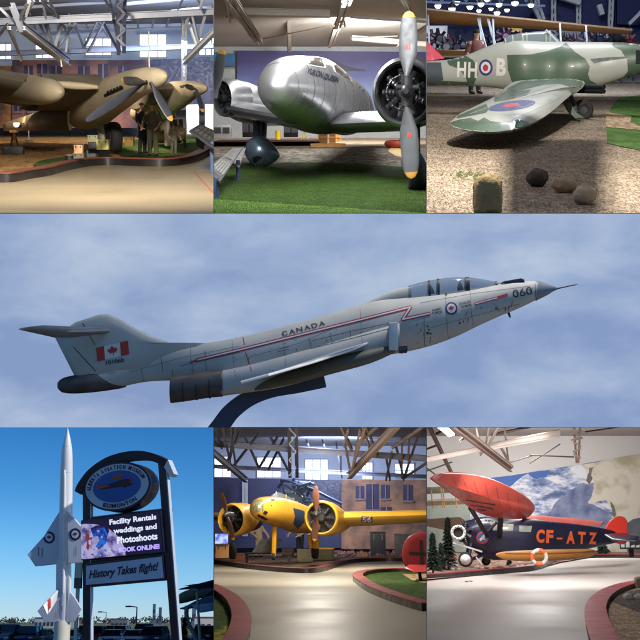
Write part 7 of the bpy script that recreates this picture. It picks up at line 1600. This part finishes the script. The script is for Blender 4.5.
light_area('hangar_light', C.L(1, 126, C.h + 8.2), C.L(1, 141, 4), 6, 5500, (.75, .82, 1))
# ------------------------------------------------------------------ bottom right: bush plane with a raised red wing
cell_on(BR); C = BR
zc = room(C, 135, mat('br_wall', srgb(206, 204, 202), .8, 0, .06, .1), mat('br_floor', srgb(186, 178, 172), .5, 0, .05, .1, spec=.25), mat('br_ceiling', srgb(188, 184, 180), .8, 0, .12, .2), 436, zf=None)
def mural_mountain():
    m = bpy.data.materials.new('mural_mountain'); m.use_nodes = True; n = m.node_tree.nodes; l = m.node_tree.links; b = n['Principled BSDF']; b.inputs['Roughness'].default_value = .6
    tc = n.new('ShaderNodeTexCoord'); mp = n.new('ShaderNodeMapping'); mp.inputs['Rotation'].default_value = (0, radians(38), 0); mp.inputs['Scale'].default_value = (.5, 1, 1.3); l.new(tc.outputs['Object'], mp.inputs['Vector'])
    a = n.new('ShaderNodeTexNoise'); a.inputs['Scale'].default_value = .7; a.inputs['Detail'].default_value = 12; a.inputs['Roughness'].default_value = .68; l.new(mp.outputs[0], a.inputs['Vector'])
    cr = n.new('ShaderNodeValToRGB'); e = cr.color_ramp.elements; e[0].position = .40; e[0].color = (*srgb(74, 92, 136), 1); e[1].position = .56; e[1].color = (*srgb(214, 216, 222), 1); x = e.new(.47); x.color = (*srgb(136, 152, 186), 1)
    l.new(a.outputs['Fac'], cr.inputs[0]); l.new(cr.outputs[0], b.inputs['Base Color']); return m
Ym = 134.6
mb = MB(mural_mountain()); mb.poly([C.wl(x, y, Ym) for x, y in ((466, 486), (492, 477.5), (560, 467.5), (600, 461), (660, 452), (660, 552), (466, 552))], C.G * .15); mu = mb.build('mural', smooth=False); tag(mu, 'tall mountain and waterfall mural behind the bush plane', 'mural')
def mpatch(name, m, polys):
    mb = MB(m)
    for P_ in [jag(p_, 1.6 if 'sky' not in name else .6, len(_done) + 3) for p_ in polys]: mb.poly([C.wl(x, y, Ym - .03 - .01 * len(_done)) for x, y in P_])
    _done.append(1); return mb.build(name, mu, smooth=False)
_done = []
mpatch('painted_sky', mat('mural_sky', srgb(52, 96, 170), .6), [[(490, 478), (549, 470), (547, 477), (536, 479), (528, 473.5), (518, 480), (508, 488), (500, 492), (489, 487)]])
mpatch('painted_slope', mat('mural_cream', srgb(206, 200, 186), .6, 0, .12, .45, col2=srgb(164, 158, 128), contrast=(.34, .52), detail=10), [[(582, 464.5), (660, 452), (660, 552), (608, 552), (616, 520), (606, 500), (588, 505), (594, 482)]])
mpatch('painted_shade', mat('mural_blue_rock', srgb(128, 138, 168), .6, 0, .2, .7, col2=srgb(72, 86, 130), contrast=(.34, .62), detail=10), [[(546, 517), (556, 502), (568, 490), (580, 483), (592, 484), (593, 492), (588, 503), (596, 506), (608, 512), (614, 522), (606, 530), (548, 524)]])
mpatch('painted_ridge', mat('mural_dark_rock', srgb(124, 116, 108), .6, 0, .3, .6), [[(589, 467.5), (593.6, 466.8), (591.6, 472), (592.4, 477), (590, 485), (586.4, 481), (588, 474)], [(611, 501), (614, 506), (616.6, 514), (614, 520), (611.8, 510)]])
0 and mpatch('painted_greenery', mat('mural_green', srgb(156, 160, 100), .6, 0, .2, .6, col2=srgb(200, 192, 168), contrast=(.45, .55)), [[(594, 498), (606, 491), (622, 488), (632, 484), (626, 492), (612, 498), (600, 504)], [(576, 482), (586, 478), (592, 486), (584, 484)]])

# lower dark display boards below the mural at the right
mb = MB(mat('rock_board', srgb(90, 96, 104), .8, 0, .3, .8)); mb.poly([C.wl(x, y, 130) for x, y in ((628, 523), (634, 519), (660, 514), (660, 552), (628, 552))], C.G * .3); tag(mb.build('display_board', smooth=False), 'grey rock-patterned display board right of the red tail', 'display board')
mb = MB(mat('board_sage', srgb(150, 160, 150), .7, 0, .3, .5)); mb.poly([C.wl(x, y, 131) for x, y in ((426, 500), (470, 497), (470, 552), (426, 552))], C.G * .3); tag(mb.build('display_board', smooth=False), 'pale sage painted board behind the pines at the left', 'display board')
# biplane wings at the left behind
t = thing('biplane', 'cream fabric biplane partly seen at the left behind the red wing', 'biplane', C.fl(440, 553)); cr_ = mat('fabric_pale', srgb(196, 200, 180), .7)
for a, b in ((487, 494), (501, 506)): mb = MB(cr_); airfoil(mb, (C.at(424, a, 116), C.at(424, b, 122)), (C.at(475, a - 1, 118), C.at(475, b - 2, 123)), C.U, .05, 8, 3); mb.build('wing', t)
for x in (431, 443, 441, 455): mb = MB(wood_); mb.beam(C.at(x, 488, 117), C.at(x + 1.5, 508, 117), .12); mb.build('strut', t)
mb = MB(mat('brown_band', srgb(104, 82, 64), .7)); mb.poly([C.wl(426, 519, 112), C.wl(460, 517, 112), C.wl(470, 524, 112), C.wl(460, 533, 112), C.wl(426, 526, 112)], C.G * .5); mb.build('fuselage', t)
# ceiling steel
bt_ = mat('beam_beige', srgb(184, 172, 162), .6, 0, .12, .6); bsh = mat('beam_taupe', srgb(140, 128, 122), .7, 0, .12, .6)
truss(C, 'beige diagonal lattice truss above the red wing', bt_, [(450, 424, 72, 511, 470, 92, .9), (458, 424, 72, 513, 467, 92, .5)], [(476, 424, 78, 480, 448, 82), (489, 424, 78, 485, 450, 83), (500, 424, 80, 488, 446, 84), (464, 438, 78, 460, 441, 78), (484, 449, 83, 480, 455, 84), (504, 424, 84, 509, 466, 91), (498, 442, 86, 511, 466, 91)], .6, .38)
truss(C, 'long beige roof beam rising to the right', bt_, [(424, 460, 84, 484, 448, 84, 1.0), (484, 447, 84, 560, 432, 84, 1.0)], [(484, 450, 83.6, 560, 436, 83.6, .4)], name='ceiling_beam', cat='beam')
truss(C, 'taupe slanted roof members at the upper left', bsh, [(428, 424, 88, 452, 474, 112, .9), (424, 450, 100, 440, 444, 100, .4)], [(436, 434, 92, 444, 430, 90)], .6, .4)
truss(C, 'narrow hanging truss end above the mural centre', bt_, [(573.5, 420, 84, 576.5, 462, 96, .5), (580.5, 420, 84, 578.5, 462, 96, .5)], [(573 + 8 * (k % 2), 430 + k * 6, 86 + k, 581 - 8 * (k % 2), 434 + k * 6, 86 + k) for k in range(5)] + [(569, 434, 86, 585, 432, 86), (571, 440, 88, 583, 438, 88)], .5, .35)
for i, (a, b) in enumerate((((424, 472), (452, 462)), ((530, 463), (560, 444)), ((530, 455), (574, 457)), ((511, 462), (534, 455)), ((492, 435), (560, 420)), ((584, 432), (640, 424)), ((424, 466), (440, 478)))):
    mb = MB(mat('cable_dark', srgb(96, 88, 82), .7)); mb.tube([C.at(*a, 96), C.at(*b, 98)], .06 if i != 4 else .12, 6); tag(mb.build('tie_rod'), ['thin tie rod under the left roof beam', 'thin tie rod rising left of the hanging truss end', 'thin level tie rod joined to the hanging truss end', 'short tie rod at the lower end of the lattice truss', 'dark rod along the top of the bright hall', 'dark rod at the upper right of the bright hall', 'short rod behind the raised wing tip'][i], 'tie rod')
t = thing('strip_light', 'glowing white fluorescent strip light at the upper left of the bright hall', 'strip light', C.at(442, 430, 80)); mb = MB(bt_); P_ = [C.at(x, y, d) for x, y, d in ((428, 420, 76), (439, 420, 76), (454.5, 435.2, 80), (449, 437, 80))]; mb.poly([p + C.U * .12 for p in P_], C.U * .1); mb.build('housing', t); mb = MB(mat('strip_glow', (1, .98, .95), .5, var=0, emit=6)); mb.poly(P_, C.U * .1); mb.build('tube', t)
# floor bed, kerbs
mb = MB(gravel('pink_stones', srgb(196, 162, 146), srgb(124, 92, 80), 5, .9)); mb.poly([C.fl(x, y, .1) for x, y in ((420, 580), (450, 577), (490, 573), (530, 570), (560, 562), (590, 557), (660, 556))] + [C.fl(660, 551, .1), C.fl(420, 551, .1)]); structure(mb.build('pebble_bed', smooth=False), 'stuff', 'pinkish pebble bed under the bush plane')
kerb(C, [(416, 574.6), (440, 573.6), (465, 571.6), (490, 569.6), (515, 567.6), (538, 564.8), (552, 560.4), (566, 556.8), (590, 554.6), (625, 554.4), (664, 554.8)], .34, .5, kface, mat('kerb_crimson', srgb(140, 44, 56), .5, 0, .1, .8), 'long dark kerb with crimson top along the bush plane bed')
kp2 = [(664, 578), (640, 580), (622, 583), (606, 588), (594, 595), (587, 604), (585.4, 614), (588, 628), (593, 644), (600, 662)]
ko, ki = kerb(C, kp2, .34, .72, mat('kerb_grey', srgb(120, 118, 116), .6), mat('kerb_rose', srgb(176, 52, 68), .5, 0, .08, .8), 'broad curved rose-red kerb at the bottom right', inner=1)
mb = MB(gravel('tan_gravel', srgb(200, 178, 152), srgb(136, 110, 88), 12, .9)); mb.poly([p - C.U * .2 for p in ki] + [C.fl(664, 664, .1)]); structure(mb.build('gravel', smooth=False), 'stuff', 'tan gravel inside the rose-red kerb')
mb = MB(gravel('grey_gravel', srgb(130, 116, 112), srgb(84, 74, 74), 12, .9)); floorpoly(mb, C, [(609, 600), (625, 592), (660, 586), (660, 622), (640, 612)], .16); structure(mb.build('gravel', smooth=False), 'stuff', 'darker grey gravel patch around the pale stones')
pst = mat('stone_pale', srgb(206, 196, 186), .85, 0, .12, 2, .3, 6)
rock(C, 628.5, 602.5, 10, 9.5, pst, 'round pale stone, left of the two in the grey gravel', 21); rock(C, 639, 602, 10, 8.5, pst, 'pale stone cut by the right border', 22); rock(C, 641, 590, 14, 13, mat('stone_taupe', srgb(150, 134, 118), .85, 0, .15, 2, .3, 6), 'taupe block stone above the pale stones', 23, .8, 0, 1)
for i, (x, y) in enumerate(((466.5, 581.6), (470.5, 581.2))):
    p = C.fl(x, y, .004); mb = MB(dk); mb.poly([p + C.R * a * .13 + C.G * b * 1.0 for a, b in ((-1, -.3), (.4, -.6), (1, .3), (-.2, .7))], C.U * .01); tag(mb.build('floor_mark', smooth=False), ['left one of two small dark scuff marks on the pale floor', 'right one of two small dark scuff marks on the pale floor'][i], 'scuff mark')
# bush plane
D = 84; org = mat('wing_vermilion', srgb(206, 74, 58), .4, 0, .1, .35, coat=.25); bnavy = mat('bush_navy', srgb(28, 32, 58), .35, 0, .1, .6, coat=.3); ored = mat('tail_vermilion', srgb(226, 62, 44), .4, 0, .06, .5); olet = mat('letter_orange', srgb(232, 106, 62), .5)
bp = thing('bush_plane', 'navy bush plane lettered CF-ATZ with a large vermilion wing raised overhead', 'aircraft', C.fl(520, 562))
st = [(470, 524, 545, D - 1, 1), (473, 519, 550, D - 1), (480, 517.5, 556, D - .6), (492, 517, 559.5, D), (510, 517.5, 559, D), (530, 519, 557, D), (550, 521.5, 556, D + .4), (575, 524, 552, D + .8), (595, 527, 547, D + 1.2), (612, 530, 543.5, D + 1.6), (622, 532, 541, D + 1.8)]
mb = MB(bnavy); mb.loft(body(C, st, .62), 56, sub=5, pw=.75); fz = mb.build('fuselage', bp); bf = bvh([fz])
# nose with engine
ce = C.at(464.5, 533, D - 1.6); ea = (-C.R * .8 - C.G * .6).normalized(); a_ = ea.cross(C.U).normalized()
mb = MB(bnavy); mb.loft([(C.at(x, y, d), a_ * r, C.U * r) for x, y, d, r in ((465.5, 533, D - 1.6, .62), (468, 533, D - 1.3, .85), (474, 534.5, D - 1, 1.05), (482, 536, D - .4, 1.2))], 30, sub=3); bfe = bvh([fz, mb.build('engine_cowl', bp)])
mb = MB(steel); mb.loft([(ce + ea * .35, a_ * .1, C.U * .1), (ce + ea * .1, a_ * .3, C.U * .3), (ce - ea * .3, a_ * .42, C.U * .42)], 18); mb.build('crankcase', bp)
for k in range(7):
    an = 2 * pi * k / 7; dd = a_ * cos(an) + C.U * sin(an); mb = MB(steel); mb.loft([(ce + dd * (.3 + .07 * j), (a_ * -sin(an) + C.U * cos(an)) * (.15 if j % 2 else .12), ea * (.15 if j % 2 else .12)) for j in range(7)], 10); mb.build('cylinder', bp)
mb = MB(mat('mark_white', srgb(214, 212, 204), .5)); ln = C.at(458.3, 532.6, D - 2.4); X_ = C.R * .44; mb.torus(ln, X_, C.U * .42, .10, 30, 10); o = mb.build('white_life_ring'); tag(o, 'white life ring hung by the nose engine, with dark centre', 'life ring')
mb = MB(dk); mb.disc(ln + C.G * .08, X_ * .82, C.U * .35, 24, C.G * .03); mb.build('ring_backing', o)
mb = MB(dk)
for k in range(12): an = 2 * pi * k / 12; mb.ball(ln + X_ * cos(an) + C.U * .42 * sin(an) - C.G * .09, .035, nu=6, nv=4)
mb.build('ring_marking', o)
# windows
wpan = mat('cabin_glass', srgb(176, 182, 170), .15, .1, .35, 1.2)
for P_ in ([(468, 525.4), (471.5, 518.8), (472.4, 526), (470, 527)], [(475, 519.4), (485, 519.2), (486.6, 529), (484, 529.4), (475.4, 528)], [(489, 521.6), (499, 522), (498.6, 530), (491, 531)], [(502.6, 523.6), (513.5, 524), (513, 531), (502, 531)], [(519, 525.4), (532, 526), (531, 532), (519, 531.6)]):
    mb = MB(wpan); decal(mb, bf, [P_], .04, 3, 8); mb.build('window', bp)
mb = MB(mat('beam_beige', srgb(184, 172, 162), .6)); band(mb, [(486, 519), (493, 531), (500, 522)], .7, .07, bf); mb.build('window_frame', bp)
mb = MB(olet)
for ch, x, w_ in (('C', 540.3, 8.2), ('F', 549.6, 7), ('-', 559.4, 5.6), ('A', 570.6, 8.6), ('T', 581.6, 7.6), ('Z', 592.6, 8)):
    if ch == '-': decal(mb, bf, [[(556.6, 537.6), (562.4, 537.8), (562.4, 539.4), (556.6, 539.2)]], .05)
    else: text_decal(mb, bf, ch, x, 536.2 + (x - 540) * .04, w_, 13.4 - (x - 540) * .03, -2.5, .05, .06, shear=.0)
mb.build('lettering', bp)
mb = MB(mat('emblem_red2', srgb(190, 60, 70), .5)); decal(mb, bfe, [circ(482.4, 537.6, 6.1, 6.1, 28)], .03); e_ = mb.build('emblem', bp); mb = MB(mat('emblem_blue', srgb(60, 92, 150), .5)); decal(mb, bfe, [circ(482.4, 537.6, 4.7, 4.7, 24)], .045); mb.build('emblem_disc', e_)
mb = MB(mat('mark_white', srgb(214, 212, 204), .5)); decal(mb, bfe, [[(479, 539.5), (481.5, 536.5), (484, 534), (486, 533.6), (484.6, 536.6), (485, 540), (482.6, 538.8), (481, 541)]], .06); mb.build('emblem_bird', e_)
# raised near wing
out = [(429.5, 478.4, 60), (436, 474, 61), (448, 472.3, 63), (470, 473.6, 68), (492, 479, 74), (512, 488, 80), (528, 498, 85), (534.5, 506, 87), (533.5, 511.5, 86), (526, 518, 84.4), (510, 518.8, 82), (490, 516.6, 80), (474, 510.5, 76), (458, 499, 70), (444, 489, 65), (434, 482, 61.5)]
wp = [C.at(*q) for q in out]; cen = sum(wp, V((0, 0, 0))) / len(wp); wn = V((0, 0, 0))
for i in range(len(wp)): wn += (wp[i] - cen).cross(wp[(i + 1) % len(wp)] - cen)
wn.normalize(); sm = crv(wp + [wp[0]], 4)[:-1]
mb = MB(org); slab(mb, sm, wn, .12, inset=.06); wing = mb.build('wing', bp, sharp=60); bw = bvh([wing])
mb = MB(mat('mark_rib', srgb(120, 40, 36), .6))
for k in range(7): band(mb, [(452 + k * 11, 476 + k * 2.6 + (k > 4) * (k - 4) * 3), (466 + k * 9, 506 + min(k, 3) * 3)], .3, .02, bw)
mb.build('wing_rib', wing)
mb = MB(dk); 
for pts in ([(466, 500), (480, 502.6), (495, 504.6)], [(470, 505), (482, 506.6), (494, 509)], [(478, 509.4), (486, 510.4)]): band(mb, pts, .9, .06, bw)
mb.build('control_cable', wing)
mb = MB(mat('tip_pink', srgb(214, 120, 120), .5)); decal(mb, bw, [[(429.5, 478.5), (434, 475.4), (441, 475.6), (436, 480.5)]], .05, 3, 8); mb.build('wing_tip_mark', wing)
# strut and far wing
mb = MB(dk); mb.tube([C.at(470.5, 508, 76), C.at(487.5, 536, D - 1.6)], .16, 8); mb.tube([C.at(501, 511, 80.6), C.at(499.6, 536, D - 1.2)], .2, 8); mb.tube([C.at(487, 532, D - 1.5), C.at(497, 522, D - 1.5)], .1, 8); mb.build('wing_strut', bp)
mb = MB(org); airfoil(mb, (C.at(512, 513.5, D + 2), C.at(516, 520.5, D - .6)), (C.at(604, 521.6, D + 18), C.at(600, 526.6, D + 12)), C.U, .09, 10, 4); mb.build('wing', bp)
mb = MB(ored); P_ = [C.at(x, y, D + 1.6) for x, y in ((604, 536), (605, 529), (609, 521.6), (615, 517.4), (621, 516.2), (626, 519), (628, 526), (627.4, 536), (625, 544), (612, 542))]; slab(mb, crv(P_ + [P_[0]], 4)[:-1], C.G, .14, inset=.08); mb.build('tail_fin', bp)
mb = MB(bnavy); slab(mb, [C.at(x, y, d) for x, y, d in ((604, 535, D), (624, 533.6, D + 1), (640, 537, D - 3), (636, 541, D - 4), (612, 540, D - 2))], C.U, .1); mb.build('tailplane', bp)
# undercarriage
wheel_at(C, 465.5, 559.6, D - 2.2, 7.4, 2.6, bp, (C.R * .25 - C.G * .97).normalized())
cc = C.at(465.5, 559.6, D - 2.5); mb = MB(mat('hub_white', srgb(214, 214, 210), .35)); mb.loft([(cc, C.R * .36, C.U * .36), (cc - C.G * .22, C.R * .2, C.U * .2), (cc - C.G * .3, C.R * .05, C.U * .05)], 24, sub=2); mb.build('wheel_disc', bp)
wheel_at(C, 486, 561, D + 1.6, 4.5, 1.8, bp, (C.R * .25 - C.G * .97).normalized())
mb = MB(bnavy); mb.tube([C.at(471, 541, D - 1.6), C.at(467.5, 558, D - 2)], .2, 10); mb.tube([C.at(490, 552, D - .6), C.at(470, 560, D - 2)], .12, 8); mb.build('gear_leg', bp)
mb = MB(mat('mark_white', srgb(214, 212, 204), .5)); mb.beam(C.at(453, 542.6, D - 2.4), C.at(482, 551.6, D - 2.0), .10); mb.beam(C.at(476, 557, D - 2.2), C.at(482, 564, D - 2.2), .08); mb.build('gear_brace', bp)
# canoe
t = thing('canoe', 'long tan wooden canoe lying on the pebbles beside the bush plane', 'canoe', C.fl(545, 563)); cn_ = mat('canoe_wood', srgb(190, 128, 58), .45, 0, .15, .6, coat=.3)
p0, p1 = C.at(496, 556, 77.5), C.at(597, 553, 83); AX2 = (p1 - p0); L_ = AX2.length; AX2.normalize(); sd_ = AX2.cross(C.U).normalized(); rs = []
for k in range(25):
    u = k / 24; s_ = max(1 - abs(2 * u - 1) ** 3.2, .02); c_ = p0 + AX2 * L_ * u; lift = .16 * abs(2 * u - 1) ** 3; w_ = .72 * s_; h_ = .86 * max(s_, .0) ** .45
    rs.append([c_ + sd_ * w_ * cos(q) + C.U * (h_ * (.5 if sin(q) >= 0 else .5) * sin(q) * (1 if sin(q) < 0 else .75) + lift * .6) for q in [2 * pi * j / 20 for j in range(20)]])
mb = MB(cn_); mb.rings(rs); hull = mb.build('hull', t); mb = MB(mat('canoe_rim', srgb(140, 88, 40), .5))
for sg in (-1, 1): mb.tube([p0 + AX2 * L_ * u - C.G * 0 + sd_ * .70 * (1 - abs(2 * u - 1) ** 3.2) * sg + C.U * (.1 + .1 * abs(2 * u - 1) ** 3) for u in [j / 16 for j in range(1, 16)]], .045, 6)
mb.build('gunwale', t)
rc = C.at(539, 557, 76); o = MB(mat('mark_white', srgb(214, 212, 204), .5)); o.torus(rc, C.R * .46, C.U * .43, .12, 36, 10); o = o.build('orange_life_ring'); tag(o, 'orange and white life ring leaning on the canoe', 'life ring')
mb = MB(olet)
for a0 in (0, 180, 90, 270):
    for k in range(5):
        pass
n_ = 40
for q0 in (.6, 2.6, 4.2):
    pts = [rc + C.R * .46 * cos(q0 + j * .14) + C.U * .43 * sin(q0 + j * .14) for j in range(8)]; mb.tube(pts, .132, 12)
mb.build('orange_band', o)
# trees
dg = mat('spruce_dark', srgb(46, 62, 48), .9, 0, .3, 2); dg2 = mat('spruce_teal', srgb(54, 76, 64), .9, 0, .3, 2)
conifer(C, C.fl(448.5, 570, .1), 56 * 80 / FPX, 8.6 * 80 / FPX, 'tallest artificial spruce at the left, behind the life ring', 1500, dg, .16, seed=3); conifer(C, C.fl(433, 573, .1), 42 * 76 / FPX, 7 * 76 / FPX, 'second artificial spruce at the left border', 1300, dg, .15, seed=4)
conifer(C, C.fl(441, 571.5, .1), 30 * 78 / FPX, 5.5 * 78 / FPX, 'smaller spruce filling the gap between the two left ones', 700, dg2, .13, seed=8)
conifer(C, C.fl(509.2, 566.5, .1), 20.5 * 84 / FPX, 3.2 * 84 / FPX, 'small lone spruce in front of the canoe bow', 420, dg, .11, seed=5); conifer(C, C.fl(603, 555, .1), 24 * 100 / FPX, 7.5 * 100 / FPX, 'bushy spruce behind the canoe, left of the red tail', 1000, dg, .2, seed=6)
# signs at right
t = thing('photo_board', 'low board of white photo cards on a dark post at the right', 'display board', C.fl(631.5, 556)); p = C.at(631, 547, 92); mb = MB(dk); mb.box(C.frame(p - C.U * .75), .35, .2, .8); mb.build('post', t); mb = MB(blk); mb.poly([C.at(x, y, d) for x, y, d in ((619, 540, 93), (650, 539, 93), (650, 549, 91.6), (620, 549, 91.6))], -C.G * .06); mb.build('board', t)
for k in range(5):
    mb = MB(mat('mark_white', srgb(214, 212, 204), .5)); x = 620.2 + k * 5; mb.poly([C.at(a, b, d) - C.G * .08 for a, b, d in ((x, 540.4, 92.9), (x + 4, 540.3, 92.9), (x + 4.2, 547.4, 91.8), (x + .4, 547.5, 91.8))]); mb.build('photo_card', t)

rnd = random.Random(31); stones = []
for k in range(46):
    x = rnd.uniform(428, 560); yb = 571 - max(0, (x - 470)) * .055 + rnd.uniform(-4, .5) - (4 if x > 545 else 0); r = rnd.uniform(1.6, 3.6); o = rock(C, x, yb, r * 2, r * 1.4, mat('pebble_%d' % (k % 3), srgb(*((214, 186, 170), (180, 142, 128), (200, 196, 188))[k % 3]), .8, 0, .15, 3), 'one of many rounded pink-grey stones lying along the bush plane kerb', 100 + k); o['group'] = 'stones along the bush plane kerb'
light_area('hall_light', C.at(446, 436, 79), C.L(12, 80, 0), 1.6, 1500, (1, .97, .95))
for d0_, d1_, pw_ in ((34, 60, 480), (60, 92, 1600), (92, 130, 5000)): fill_strip(C, 533, 429, d0_, d1_, 1.6, pw_, (1, .97, .94))  # unseen strips added to even out the light on the pale floor
light_area('hall_light', C.L(13, 66, C.h + 4.6), C.L(15, 84, 1), 3, 2800, (1, .96, .93))  # unseen light added for the near side of the bush plane
light_area('hall_light', C.L(22, 112, C.h + 7.6), C.L(22, 134, 4), 5, 5000, (1, .97, .95))
finish()
